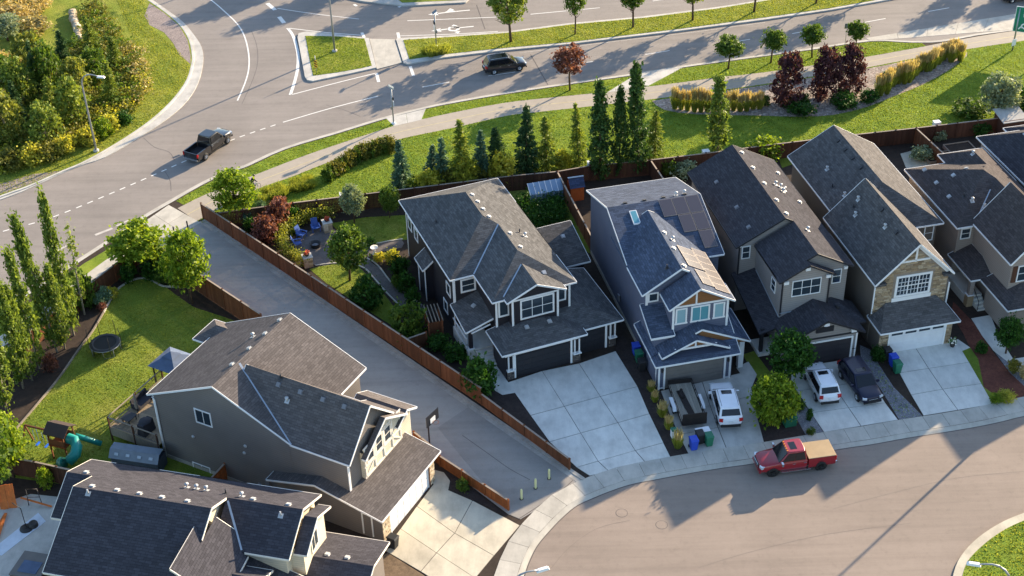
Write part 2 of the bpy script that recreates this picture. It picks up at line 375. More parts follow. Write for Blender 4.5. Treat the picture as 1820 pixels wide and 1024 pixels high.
# kerb along the south side of the collector
def kerb(name, line, w=.18, h=.13, z0=-.05, mat='concrete'):
    a = line; c = offset(line, -w); b = MB(); n = len(a)
    vs = []
    for p, q in zip(a, c): vs += [(p.x, p.y, z0), (p.x, p.y, h-.02), (p.x+(q.x-p.x)*.2, p.y+(q.y-p.y)*.2, h), (q.x, q.y, h), (q.x, q.y, z0)]
    fs = []
    for i in range(n-1):
        for j in range(4): fs.append((i*5+j, i*5+j+1, (i+1)*5+j+1, (i+1)*5+j)[::-1])
    b.add(vs, fs); b.f += [[0, 1, 2, 3, 4], [(n-1)*5+j for j in (4, 3, 2, 1, 0)]]; b.m += [0, 0]; b.sm += [False, False]
    return struct(b.obj(name, mat))
kerb('kerb', SOUTH_S)
strip('gutter', offset(SOUTH_S, .22), .44, 'concrete_walk', .005)
# ramps, lay-by and alley apron
def slab_quad(parent, c00, c10, c11, c01, nx, ny, mat, z=.13, gap=.016, name='slab', depth=.08):
    c00, c10, c11, c01 = [Vector((p[0], p[1], 0)) for p in (c00, c10, c11, c01)]
    f = lambda s, t: c00*(1-s)*(1-t)+c10*s*(1-t)+c11*s*t+c01*(1-s)*t
    for i in range(nx):
        for j in range(ny):
            q = [f(i/nx, j/ny), f((i+1)/nx, j/ny), f((i+1)/nx, (j+1)/ny), f(i/nx, (j+1)/ny)]
            cen = sum(q, Vector())/4; q2 = []
            for p in q:
                d = (cen-p); q2.append(p+d*(gap*1.4/max(d.length, .1)))
            b = MB(); b.prism(q2, z-depth, z+random.uniform(-.002, .003)); b.obj(name, mat, parent)
def paved(name, under='soil'):
    o = link(name, None); struct(o); return o
r1 = paved('ramp'); slab_quad(r1, P(686, 212), P(757, 195), P(749, 215), P(700, 226), 2, 1, 'concrete', .121)
r2 = paved('ramp'); slab_quad(r2, P(1129, 135), P(1215, 121), P(1149, 156), P(1079, 166), 2, 1, 'concrete', .121)
ap = paved('alley_apron')
slab_quad(ap, P(222, 420), P(300, 366), P(358, 398), P(255, 452), 3, 2, 'concrete_walk', .122)
lay = paved('lay_by'); slab_quad(lay, P(1539, 68), P(1810, 24), P(1798, 53), P(1546, 73), 5, 1, 'concrete_walk', .02, depth=.03)
# alley
ALR = (P(360, 394), P(1034, 857)); ALL = (P(259, 428, 0), P(905, 917))
patch('alley', [ALL[0], ALR[0], ALR[1], ALL[1]], 'alley_asphalt', .116, px=False)
patch('alley', [(778, 762), (838, 722), (1022, 856), (980, 893), (925, 925), (904, 916)], 'alley_patch', .120)
ald = (ALR[1]-ALR[0]).normalized(); aln = Vector((ald.y, -ald.x, 0)); ALEN = (ALR[1]-ALR[0]).length
g = paved('alley_gutter'); nn = int(ALEN/3)
for i in range(nn):
    a = ALR[0]+ald*(ALEN*i/nn+.01); c = ALR[0]+ald*(ALEN*(i+1)/nn-.01)
    b = MB(); b.prism([a-aln*.05, c-aln*.05, c+aln*.35, a+aln*.35], .05, .125+random.uniform(-.004, .004)); b.prism([a-aln*.37, c-aln*.37, c-aln*.06, a-aln*.06], .05, .165); b.obj('gutter_slab', 'gutter', g)
for i, (x0, y0, x1, y1) in enumerate([(822, 618, 945, 850), (826, 780, 942, 854)]):
    pass
b = MB(); l = smooth(PS([(822, 776), (870, 810), (905, 835), (942, 855)]), 3)
strip('crack_line', l, .05, 'crack_seal', .123)
strip('crack_line', smooth(PS([(923, 924), (960, 900), (1000, 872), (1018, 856)]), 3), .06, 'crack_seal', .124)

# ------------------------------------------------------------------ collector road: islands, park corner, markings
def island(outer, inner, name, grass='lawn_yellow'):
    b = MB(); b.prism(smooth(PS(outer)+[P(*outer[0])], 1)[:-1], -.05, .15); o = struct(b.obj(name, 'concrete'))
    b = MB(); b.prism(PS(inner), .1, .17); struct(b.obj(name+'_grass', grass))
island([(531, 61), (545, 58), (600, 63), (656, 70), (669, 122), (620, 133), (556, 146), (546, 144), (542, 138), (535, 100), (529, 68)], [(543, 66), (600, 67), (648, 71), (661, 119), (640, 124), (600, 131), (557, 137), (551, 110)], 'median')
patch('median_crossing', [(657, 70), (702, 71), (715, 112), (670, 124)], 'concrete_walk', .08)
ISB = [(704, 72), (717, 113), (725, 116), (789, 104), (880, 93), (1013, 80), (1112, 68), (1212, 56), (1360, 36.5), (1473, 20), (1586, 0), (1700, -22), (1760, -34)]
IST = [(1660, -55), (1500, -22), (1360, 1), (1278, 14), (1145, 31), (1013, 43), (900, 58), (800, 65), (706, 70)]
ISBI = [(717, 74), (728, 108), (789, 99), (880, 89), (1013, 77), (1112, 65), (1212, 53), (1360, 33), (1473, 17), (1586, -3), (1700, -26)]
ISTI = [(1660, -52), (1500, -20), (1360, 3.5), (1278, 17), (1145, 34), (1013, 46), (900, 61), (800, 68), (720, 73)]
island(ISB+IST, ISBI+ISTI, 'median')
island([(645, 4), (720, 12), (828, 6), (840, -6), (760, -40), (560, -25), (600, -6)], [(715, 7), (825, 2), (830, -8), (760, -34), (680, -20)], 'median')
# park corner (north-west)
NWK = [(-160, 420), (-60, 378), (0, 356), (43, 340), (133, 299), (186, 280.6), (246, 246), (299, 211), (332, 181), (352, 149), (361, 113), (359, 86), (345, 63), (325.5, 40), (299, 20), (272, 1), (235, -25), (190, -50)]
NWI = [(-160, 412), (0, 350), (50, 332), (110, 305.6), (143, 292), (186, 269), (239, 236), (279, 206), (312, 172.7), (332, 143), (340, 116), (341, 99.6), (335.5, 73), (319, 46.5), (292, 23), (256, -2), (215, -28), (170, -55)]
nwk = smooth(PS(NWK), 3); nwi = smooth(PS(NWI), 3)
b = MB(); b.prism([(p.x, p.y) for p in nwk]+[tuple(P(-600, -60))[:2], tuple(P(-600, 420))[:2]], -.1, .07); struct(b.obj('road_apron', 'concrete'))
b = MB(); b.prism([(p.x, p.y) for p in nwi]+[tuple(P(-600, -70))[:2], tuple(P(-600, 420))[:2]], -.1, .16); struct(b.obj('park_corner', 'lawn_yellow'))
kerb('kerb', offset(nwi, .02), .3, .165)
patch('gravel_bed', [(266, 8), (292, 25), (319, 48), (334, 74), (339, 100), (339, 116), (319, 100), (309, 80), (292, 60), (266, 46.5), (257, 30)], 'gravel_pink', .168)
patch('gravel_bed', [(-80, 380), (0, 348), (50, 331), (108, 306), (60, 312), (0, 330), (-80, 362)], 'gravel_pink', .168)
# painted lines
MARK = paved('road_markings')
def line(pts, w=.14, mat='line_white', z=.009, sm=3):
    l = smooth(PS(pts), sm) if len(pts) > 2 else PS(pts)
    o = strip('painted_line', l, w, mat, z, False); o.parent = MARK
line([(340, -25), (375, 0), (398.5, 20), (422, 43), (435, 66), (442, 96), (442, 123), (435, 149), (422, 179)], .16)
line([(493, 15), (560, 25), (638, 34)], .13); line([(511, 50), (580, 58), (644, 63)], .15)
line([(511, 50), (520, 62), (526, 80), (530, 103), (527, 133), (516, 169)], .34); line([(516, 169), (600, 147), (669, 130)], .15)
line([(475, 6), (489, 18)], .5); line([(496, 30), (505, 41)], .5)
line([(503, 217.5), (590, 192), (672, 171)], .15)
dots = smooth(PS([(-60, 436), (0, 413), (91, 387), (209, 339), (332, 285), (412, 249), (503, 217.5)]), 8); dd = resample(dots, .6)
for i in range(0, len(dd)-2, 2):
    o = strip('painted_line', dd[i:i+2], .15, 'line_white', .009, False); o.parent = MARK
line([(169, 418), (200, 406)], .32, 'line_faded'); line([(207, 402), (230, 391)], .22, 'line_faded'); line([(100, 447), (118, 437)], .25, 'line_faded')
for p in ([(643, 58), (647.5, 67)], [(669, 130), (673, 146)], [(729, 118), (735, 135)], [(707, 58), (709.5, 69)], [(629, 8), (634, 11)], [(708, 13), (712, 11)]): line(p, .35)
for p in ([(750.5, 155), (798.7, 146)], [(868, 135), (916, 128)], [(1029, 113), (1054, 109.5)], [(1147, 97), (1190, 90)], [(1310, 74), (1333, 70)], [(1408, 60), (1443, 53)], [(1536, 40), (1574, 33)], [(1650, 20.6), (1687, 14)]): line(p, .13)
line([(724, 37), (800, 34), (885, 30.5)], .14); line([(943, 25.5), (1066, 14)], .14); line([(1160, 2), (1260, -12)], .14)
line([(710.6, 64), (800, 61), (885, 56)], .13); line([(923, 94), (1013, 84), (1112, 71.5), (1212, 60), (1360, 40)], .10, 'line_faded')
# turn arrows on the north carriageway (flat paint)
def arrow(cx, cy, ring):
    o_ = P(cx, cy); ex = (P(cx+40, cy-4)-P(cx-40, cy+4)).normalized(); ey = Vector((-ex.y, ex.x, 0)); b = MB(); T = lambda x, y: o_+ex*x+ey*y+Vector((0, 0, .010))
    def pl(pts): b.add([T(x, y) for x, y in pts], [list(range(len(pts)))])
    pl([(2.6, -.1), (2.6, .12), (.9, .12), (.5, .5), (.2, .5), (.6, -.1)]); pl([(-.15, .35), (.8, .55), (.35, 1.05)])
    pl([(.6, -.1), (.2, .5), (-.5, .1), (-.4, -.1)]) if not ring else None
    pl([(-.45, -.12), (-.45, .12), (-1.4, .05), (-1.4, -.2)]); pl([(-1.3, -.55), (-1.3, .4), (-2.5, -.12)])
    if ring:
        n = 16
        for i in range(n):
            a0, a1 = 2*math.pi*i/n, 2*math.pi*(i+1)/n
            b.add([T(.2+math.cos(a)*r, -.1+math.sin(a)*r*.9) for a, r in ((a0, .75), (a1, .75), (a1, .42), (a0, .42))], [(0, 1, 2, 3)])
        pl([(.1, -.9), (.9, -.9), (.5, -1.5)])
    struct(b.obj('lane_arrow', 'line_white')).parent = MARK
arrow(797, 22, False); arrow(803, 51, True)
strip('crack_line', PS([(943, 97), (974, 151)]), .10, 'crack_seal', .006)
strip('crack_line', PS([(847, 9), (862, 52)]), .10, 'crack_seal', .006)
for pts in ([(447, 55), (456, 80), (458, 110), (450, 140), (430, 185)], [(255, 245), (275, 262), (300, 270), (310, 285)], [(290, 300), (302, 320), (304, 340)], [(580, 187), (610, 195), (640, 207)], [(640, 195), (655, 180), (680, 172)]):
    strip('crack_line', smooth(PS(pts), 4), .045, 'crack_seal', .006)

# ------------------------------------------------------------------ cul-de-sac: sidewalk with rolled kerb, manholes, island
SW = 1.55
lineS = resample(STREET_S, .4)
prof = [(0, .012), (.12, .05), (.28, .115), (.42, .125)]
b = MB(); rows = [offset(lineS, d) for d, _ in prof]; n = len(lineS)
vs = [(rows[i][j].x, rows[i][j].y, prof[i][1]) for i in range(4) for j in range(n)]
b.add(vs, [(i*n+j, i*n+j+1, (i+1)*n+j+1, (i+1)*n+j) for i in range(3) for j in range(n-1)], 0, True); struct(b.obj('rolled_kerb', 'concrete_walk'))
swk = paved('sidewalk'); step = resample(STREET_S, 1.62); ia = offset(step, .435); oa = offset(step, .435+SW)
for i in range(len(step)-1):
    q = [ia[i], ia[i+1], oa[i+1], oa[i]]; cen = sum(q, Vector())/4
    q = [p+(cen-p)*.014 for p in q]
    b = MB(); b.prism(q, .03, .135+random.uniform(-.003, .003)); b.obj('slab', 'concrete_walk', swk)
b = MB(); b.prism([(p.x, p.y) for p in offset(step, .43)]+[(p.x, p.y) for p in offset(step, .45+SW)][::-1], .02, .118); b.obj('joint_bed', 'soil', swk)
strip('kerb_joint', offset(lineS, -.05), .07, 'crack_seal', .010)
for c in ((1105, 912), (1176, 933)):
    m = thing('manhole_cover', 'round iron manhole cover '+('nearest the sidewalk curve' if c[0] < 1150 else 'farther out in the cul-de-sac street'), 'manhole', P(*c)+Vector((0, 0, .006)), 0, 'manhole covers')
    b = MB(); b.lathe((0, 0, 0), [(.40, .003), (.36, .003), (.34, .001), (.30, .003), (.001, .003)], 28); b.obj('lid', 'street_asphalt', m)
    b = MB(); b.lathe((0, 0, 0), [(.44, .001), (.43, .004), (.405, .004)], 28); b.obj('rim', 'crack_seal', m)
ro = [(1690, 1040), (1702, 1000), (1730, 965), (1772, 935), (1820, 914), (1900, 890), (1900, 1100), (1690, 1100)]; ri = [(1707, 1040), (1718, 1003), (1745, 973), (1782, 946), (1825, 926), (1900, 903), (1900, 1100), (1707, 1100)]
b = MB(); b.prism(smooth(PS(ro[:6]), 4)+PS(ro[6:]), -.05, .14); struct(b.obj('island_kerb', 'concrete_warm'))
b = MB(); b.prism(smooth(PS(ri[:6]), 4)+PS(ri[6:]), .1, .16); struct(b.obj('island_grass', 'lawn'))

for pts in ([(1240, 1010), (1320, 985), (1420, 960), (1500, 945), (1620, 930)], [(1480, 905), (1580, 878), (1700, 850), (1820, 838)], [(980, 1010), (1010, 975), (1060, 940), (1120, 925)]):
    strip('crack_line', smooth(PS(pts), 4), .02, 'crack_faint', .010)
m_ground('mulch_brown', '75634f', .16, .8, 4, 26, .3, .95, .9)
# ------------------------------------------------------------------ houses
def clip(poly, nx, ny, d, eps=1e-7):                     # keep nx*u + ny*v <= d
    if abs(nx)+abs(ny) < 1e-9: return poly if d >= -eps else []
    out = []
    for i in range(len(poly)):
        a, c = poly[i], poly[(i+1) % len(poly)]; fa, fc = nx*a[0]+ny*a[1]-d, nx*c[0]+ny*c[1]-d
        if fa <= eps: out.append(a)
        if (fa < -eps and fc > eps) or (fa > eps and fc < -eps):
            t = fa/(fa-fc); out.append((a[0]+(c[0]-a[0])*t, a[1]+(c[1]-a[1])*t))
    return out
def area(p): return abs(sum(p[i][0]*p[(i+1) % len(p)][1]-p[(i+1) % len(p)][0]*p[i][1] for i in range(len(p))))/2 if len(p) > 2 else 0
def rectpoly(r): return [(r[0], r[2]), (r[1], r[2]), (r[1], r[3]), (r[0], r[3])]
class House:
    def __init__(s, name, label, o, az, roofm, trim='trim_white', cat='house'):
        s.root = thing(name, label, cat, (o[0], o[1], .1), R(az-90)); s.pc = []; s.roofm = roofm; s.trim = trim; s.lv = {}
    def add(s, rect, z, sl, wall=None, base=0, ov=.4, lv=0, planes=None, ovs=None, fascia=True, thick=.14, wname='wall'):
        pl = list(planes or [])
        for q, p in sl.items():
            if q == 'L': pl.append((p, 0, z-p*rect[0]))
            if q == 'R': pl.append((-p, 0, z+p*rect[1]))
            if q == 'F': pl.append((0, p, z-p*rect[2]))
            if q == 'B': pl.append((0, -p, z+p*rect[3]))
        o = dict(L=ov, R=ov, F=ov, B=ov); o.update(ovs or {})
        s.pc.append(dict(r=rect, pl=pl, wall=wall, base=base, ov=o, lv=lv, fa=fascia, th=thick, wn=wname)); return s
    def z(s, u, v, lv=None):
        best = None
        for p in s.pc:
            r = p['r']
            if (lv is None or p['lv'] == lv) and r[0] <= u <= r[1] and r[2] <= v <= r[3]:
                zz = min(a*u+b_*v+c for a, b_, c in p['pl']); best = zz if best is None else max(best, zz)
        return best
    def build(s):
        for lv in sorted({p['lv'] for p in s.pc}):
            ps = [p for p in s.pc if p['lv'] == lv]; rb = MB()
            for i, p in enumerate(ps):
                for j, (a, b_, c) in enumerate(p['pl']):
                    poly = rectpoly(p['r'])
                    for kk, (a2, b2, c2) in enumerate(p['pl']):
                        if kk != j: poly = clip(poly, a-a2, b_-b2, c2-c)
                    polys = [poly] if area(poly) > 1e-4 else []
                    for m, q in enumerate(ps):
                        if m == i: continue
                        e = 1e-4 if m < i else -1e-4
                        hp = [(-1, 0, -q['r'][0]), (1, 0, q['r'][1]), (0, -1, -q['r'][2]), (0, 1, q['r'][3])]+[(a-a2, b_-b2, c2-c+e) for a2, b2, c2 in q['pl']]
                        new = []
                        for pp in polys:
                            rest = pp
                            for nx, ny, d in hp:
                                if area(rest) < 1e-5: rest = []; break
                                out = clip(rest, -nx, -ny, -d)
                                if abs(nx)+abs(ny) < 1e-9: out = rest if d < 0 else []
                                if area(out) > 1e-4: new.append(out)
                                rest = clip(rest, nx, ny, d)
                        polys = new
                    for pp in polys:
                        n = len(pp); top = [(u, v, a*u+b_*v+c) for u, v in pp]; bot = [(x, y, z-p['th']) for x, y, z in top]
                        rb.add(top+bot, [list(range(n)), list(range(2*n-1, n-1, -1))])
            ro = rb.obj('roof', s.roofm, s.root); s.lv[lv] = ro
            fb = MB()
            for i, p in enumerate(ps):
                if not p['fa']: continue
                rp = rectpoly(p['r'])
                for e in range(4):
                    A, B = rp[e], rp[(e+1) % 4]; L = math.hypot(B[0]-A[0], B[1]-A[1]); n = max(4, int(L/.08)); run = []
                    cx, cy = (p['r'][0]+p['r'][1])/2, (p['r'][2]+p['r'][3])/2
                    nx, ny = ((0, -1), (1, 0), (0, 1), (-1, 0))[e]
                    def zf(u, v): return min(a*u+b_*v+c for a, b_, c in p['pl'])
                    def flush(run):
                        if len(run) < 3: return
                        pts = [run[0]]; 
                        for q in range(1, len(run)-1):
                            d1 = run[q][2]-run[q-1][2]; d2 = run[q+1][2]-run[q][2]
                            if abs(d1-d2) > 2e-3: pts.append(run[q])
                        pts.append(run[-1])
                        for x, y in zip(pts, pts[1:]):
                            o_ = Vector((nx*.02, ny*.02, -.065)); fb.bar(Vector(x)+o_, Vector(y)+o_, .04, .145)
                    for q in range(n+1):
                        t = q/n; u, v = A[0]+(B[0]-A[0])*t, A[1]+(B[1]-A[1])*t; z = zf(u, v); hid = False
                        uo, vo = u+nx*.04, v+ny*.04
                        for m, o2 in enumerate(ps):
                            if m == i: continue
                            r = o2['r']
                            if r[0]-1e-6 <= uo <= r[1]+1e-6 and r[2]-1e-6 <= vo <= r[3]+1e-6 and min(a*u+b_*v+c for a, b_, c in o2['pl']) > z-.1: hid = True
                            ui, vi = u-nx*.06, v-ny*.06
                            if r[0] <= ui <= r[1] and r[2] <= vi <= r[3] and min(a*ui+b_*vi+c for a, b_, c in o2['pl']) > zf(ui, vi)+.05: hid = True
                        if hid: flush(run); run = []
                        else: run.append((u, v, z))
                    flush(run)
            if fb.v: fb.obj('fascia', s.trim, ro)
        for i, p in enumerate(s.pc):
            if not p['wall']: continue
            r = p['r']; o = p['ov']; e = .003*i
            w = (r[0]+o['L']+e, r[1]-o['R']-e, r[2]+o['F']+e, r[3]-o['B']-e); b = MB(); rp = rectpoly(w)
            zf = lambda u, v: min(a*u+b_*v+c for a, b_, c in p['pl'])-p['th']-.01
            for q in range(4):
                A, B = rp[q], rp[(q+1) % 4]; ts = {0., 1.}
                for x in range(len(p['pl'])):
                    for y in range(x):
                        a1, b1, c1 = p['pl'][x]; a2, b2, c2 = p['pl'][y]
                        g0 = (a1-a2)*A[0]+(b1-b2)*A[1]+c1-c2; g1 = (a1-a2)*B[0]+(b1-b2)*B[1]+c1-c2
                        if g0*g1 < 0: ts.add(g0/(g0-g1))
                ts = sorted(ts); top = [(A[0]+(B[0]-A[0])*t, A[1]+(B[1]-A[1])*t) for t in ts]
                vs = [(A[0], A[1], p['base']), (B[0], B[1], p['base'])]+[(u, v, zf(u, v)) for u, v in top[::-1]]
                b.add(vs, [list(range(len(vs)))])
            b.obj(p['wn'], p['wall'], s.root)
        return s
    # --- things fixed to the house
    def frame(s, face, d):                               # maps (a, z, out) on a facade to local coordinates
        return {'F': lambda a, z, o: Vector((a, d-o, z)), 'B': lambda a, z, o: Vector((-a, d+o, z)), 'L': lambda a, z, o: Vector((d-o, -a, z)), 'R': lambda a, z, o: Vector((d+o, a, z))}[face]
    def slab(s, b, F, a0, a1, z0, z1, o0, o1, mi=0):
        vs = [F(a, z, o) for o in (o1, o0) for a, z in ((a0, z0), (a1, z0), (a1, z1), (a0, z1))]
        b.add(vs, [(0, 1, 2, 3), (7, 6, 5, 4), (0, 4, 5, 1), (1, 5, 6, 2), (2, 6, 7, 3), (3, 7, 4, 0)], mi)
    def window(s, face, d, a0, a1, z0, z1, cols=2, rows=1, tw=.12, trim=None, glass='glass', sash=.05, sill=0.):
        F = s.frame(face, d); trim = trim or s.trim; b = MB()
        for q in ((a0-tw, a1+tw, z1, z1+tw), (a0-tw-sill, a1+tw+sill, z0-tw, z0), (a0-tw, a0, z0, z1), (a1, a1+tw, z0, z1)): s.slab(b, F, *q, -.02, .05)
        for i in range(1, cols): x = a0+(a1-a0)*i/cols; s.slab(b, F, x-sash/2, x+sash/2, z0, z1, -.02, .035)
        for j in range(1, rows): z = z0+(z1-z0)*j/rows; s.slab(b, F, a0, a1, z-sash/2, z+sash/2, -.02, .032)
        w = b.obj('window', trim, s.root)
        for i in range(cols):
            for j in range(rows):
                x0, x1 = a0+(a1-a0)*i/cols, a0+(a1-a0)*(i+1)/cols; y0, y1 = z0+(z1-z0)*j/rows, z0+(z1-z0)*(j+1)/rows
                g = MB(); s.slab(g, F, x0+.012, x1-.012, y0+.012, y1-.012, .006, .016+.002*random.random()); g.obj('pane', glass, w)
        return w
    def trimbar(s, face, d, a0, z0, a1, z1, w=.15, out=.04, mat=None, name='trim_board'):
        F = s.frame(face, d); b = MB(); dx, dz = a1-a0, z1-z0; L = math.hypot(dx, dz); px, pz = -dz/L*w/2, dx/L*w/2
        q = [(a0+px, z0+pz), (a1+px, z1+pz), (a1-px, z1-pz), (a0-px, z0-pz)]
        vs = [F(a, z, out) for a, z in q]+[F(a, z, -.02) for a, z in q]
        b.add(vs, [(0, 1, 2, 3)[::-1], (7, 6, 5, 4)[::-1], (0, 4, 5, 1)[::-1], (1, 5, 6, 2)[::-1], (2, 6, 7, 3)[::-1], (3, 7, 4, 0)[::-1]])
        return b.obj(name, mat or s.trim, s.root)
    def panel(s, face, d, pts, mat, out=.02, name='gable_panel'):
        F = s.frame(face, d); b = MB(); n = len(pts); vs = [F(a, z, out) for a, z in pts]+[F(a, z, -.02) for a, z in pts]
        b.add(vs, [list(range(n))]+[(i, n+i, n+(i+1) % n, (i+1) % n) for i in range(n)]); return b.obj(name, mat, s.root)
    def garage_door(s, face, d, a0, a1, z0, z1, mat, rows=4, cols=4, jamb=None, lights=False):
        F = s.frame(face, d); b = MB(); s.slab(b, F, a0, a1, z0, z1, -.02, .012); g = b.obj('garage_door', mat, s.root)
        for j in range(rows):
            y0, y1 = z0+(z1-z0)*j/rows+.015, z0+(z1-z0)*(j+1)/rows-.015
            for i in range(cols):
                x0, x1 = a0+(a1-a0)*i/cols+.04, a0+(a1-a0)*(i+1)/cols-.04; q = MB()
                s.slab(q, F, x0, x1, y0+.03, y1-.03, .008, .03); q.obj('door_panel', mat, g)
                if lights and j == rows-1:
                    q = MB(); s.slab(q, F, x0+.08, x1-.08, y0+.12, y1-.08, .02, .038); q.obj('pane', 'glass', g)
        if jamb:
            b = MB()
            for q in ((a0-.14, a0, z0, z1+.14), (a1, a1+.14, z0, z1+.14), (a0, a1, z1, z1+.14)): s.slab(b, F, *q, -.02, .06)
            b.obj('door_frame', jamb, s.root)
        return g
    def pillar(s, u, v, w, z0, z1, mat, stone=None, sz=.9, capm=None, d=None):
        b = MB(); b.box((u, v, (z0+z1)/2), (w, d or w, z1-z0)); b.obj('porch_post', mat, s.root)
        if stone:
            b = MB(); b.box((u, v, z0+sz/2), (w+.16, (d or w)+.16, sz)); b.obj('stone_base', stone, s.root)
            b = MB(); b.box((u, v, z0+sz+.03), (w+.24, (d or w)+.24, .07)); b.obj('stone_cap', capm or s.trim, s.root)
    def vent(s, u, v, kind='box', lv=0, mat='vent_grey'):
        z = s.z(u, v, lv); ro = s.lv[lv]; b = MB()
        g = Vector((s.z(u+.1, v, lv)-s.z(u-.1, v, lv), s.z(u, v+.1, lv)-s.z(u, v-.1, lv), 0))*5
        n = Vector((-g.x, -g.y, 1)).normalized()
        x = Vector((0, 0, 1)).cross(n); x = x.normalized() if x.length > 1e-3 else Vector((1, 0, 0)); y = n.cross(x); rot = Matrix((x, y, n)).transposed(); c = Vector((u, v, z))
        if kind == 'box': b.box(c+n*.012, (.36, .36, .02), 0, 0, rot); b.box(c+n*.06, (.24, .24, .08), 0, 0, rot); b.box(c+n*.11, (.30, .32, .03), 0, 0, rot); nm = 'roof_vent'
        elif kind == 'pipe': b.box(c+n*.012, (.34, .34, .025), 0, 0, rot); b.tube([c, c+Vector((0, 0, .38))], .055, 8); nm = 'vent_pipe'
        elif kind == 'cap': b.box(c+n*.012, (.36, .36, .025), 0, 0, rot); b.tube([c, c+Vector((0, 0, .3))], .07, 8); b.lathe(c+Vector((0, 0, .28)), [(.15, 0), (.15, .06), (.02, .12)], 8); nm = 'vent_cap'
        b.obj(nm, mat, ro)
    def flash(s, p, q, w=.16, mat='flashing'):           # metal valley between two points on the roof
        (u0, v0), (u1, v1) = p, q; b = MB(); N = 12
        pts = [Vector((u0+(u1-u0)*i/N, v0+(v1-v0)*i/N, 0)) for i in range(N+1)]
        for x in pts: x.z = s.z(x.x, x.y, 0)+.012
        for x, y in zip(pts, pts[1:]): b.bar(x, y, w, .015)
        b.obj('valley_flashing', mat, s.lv[0])
    def box(s, name, u0, u1, v0, v1, z0, z1, mat, parent=None):
        b = MB(); b.bx(u0, u1, v0, v1, z0, z1); return b.obj(name, mat, parent or s.root)
    def stones(s, face, d, a0, a1, z0, z1, holes, mat, top=None, name='stone_veneer', back='stone_mortar', limit=None):
        F = s.frame(face, d); b = MB(); pts = [(a0, z0), (a1, z0), (a1, z1), (a0, z1)]
        base = s.panel(face, d, pts if top is None else [(a0, z0), (a1, z0)]+top, back, .012, name)
        z = z0; row = 0
        while z < (z1 if top is None else max(t[1] for t in top)) - .05:
            h = random.choice((.13, .17, .21)); a = a0+random.uniform(-.3, 0)
            while a < a1:
                L = random.uniform(.3, .75); x0, x1 = max(a, a0), min(a+L, a1); a += L
                if x1-x0 < .08: continue
                zc = z+h/2
                if any(h0-.02 < x1 and x0 < h1+.02 and y0 < z+h and z < y1 for h0, h1, y0, y1 in holes): 
                    ok = False
                    for h0, h1, y0, y1 in holes:
                        if y0 < z+h and z < y1:
                            if x0 < h0 < x1: x1 = h0; ok = True
                            elif x0 < h1 < x1: x0 = h1; ok = True
                    if not ok or x1-x0 < .08: continue
                if top is not None:
                    def zt(q):
                        for (ax, az), (cx, cz) in zip(top, top[1:]):
                            if min(ax, cx) <= q <= max(ax, cx): return az+(cz-az)*(q-ax)/((cx-ax) or 1)
                        return -1
                    if min(zt(x0+.01), zt(x1-.01)) < z+h: continue
                q = MB(); o = random.uniform(.03, .075); j = .012
                vs = [F(x0+j, z+j, .0), F(x1-j, z+j, .0), F(x1-j, z+h-j, .0), F(x0+j, z+h-j, .0), F(x0+.03, z+.025, o), F(x1-.03, z+.025, o), F(x1-.03, z+h-.025, o), F(x0+.03, z+h-.025, o)]
                q.add(vs, [(4, 5, 6, 7), (0, 1, 5, 4), (1, 2, 6, 5), (2, 3, 7, 6), (3, 0, 4, 7)]); q.obj('stone', mat, base)
            z += h
        return base
m_shingle('roof_charcoal', '5c5a5a'); m_shingle('roof_blue', '4e5768'); m_shingle('roof_black', '434247', .2); m_shingle('roof_slate', '5a5a5b'); m_shingle('roof_brown', '615c5b', .18); m_shingle('roof_dark', '45444a', .18); m_shingle('roof_taupe', '4f4a4a', .2)
m_siding('siding_black', '2a272d'); m_siding('siding_grey', '666b7d'); m_siding('siding_taupe', '96908c'); m_siding('siding_brown', '6d645b'); m_siding('siding_tan', '9c9087'); m_siding('siding_cream', 'd9cdb6', .2); m_siding('siding_charcoal', '79736f'); m_siding('shake_brown', '8a5f3a', .22)
m_plain('door_black', '24242a', .5, var=.06); m_plain('door_grey', '6f6a66', .6, var=.08); m_plain('door_white', 'dcdddf', .5, var=.04); m_plain('door_tan', '8d8378', .6, var=.05); m_plain('door_dark', '332f33', .5, var=.06)
m_plain('vent_grey', '77777c', .6, var=.06); m_plain('vent_white', 'b4b5b6', .5, .2, var=.05); m_plain('vent_dark', '2f2f33', .6); m_plain('flashing', 'a3adb8', .45, .3, var=.08)
m_plain('stone_mortar', '8d8071', .9); m_stone('stone_tan', ['8a7358', 'a89274', 'c2ae92', '74644f', 'b39c7c']); m_stone('stone_dark', ['4e4a49', '6b6460', '39363a', '5a5350']); m_stone('stone_beige', ['b8a488', 'cdbda4', '9c8a70', 'd8c9b0'])
t = NT('glass'); t.done((.03, .045, .06), .06, 0, .8); t = NT('glass_blind'); t.done(lin('8fb0b8'), .15, 0, .6); t = NT('glass_teal'); t.done(lin('5f9aa6'), .08, 0, .8)
t = NT('solar_glass'); t.done(lin('403a40'), .26, 0, .9); m_plain('solar_frame', '77716f', .5, .2)

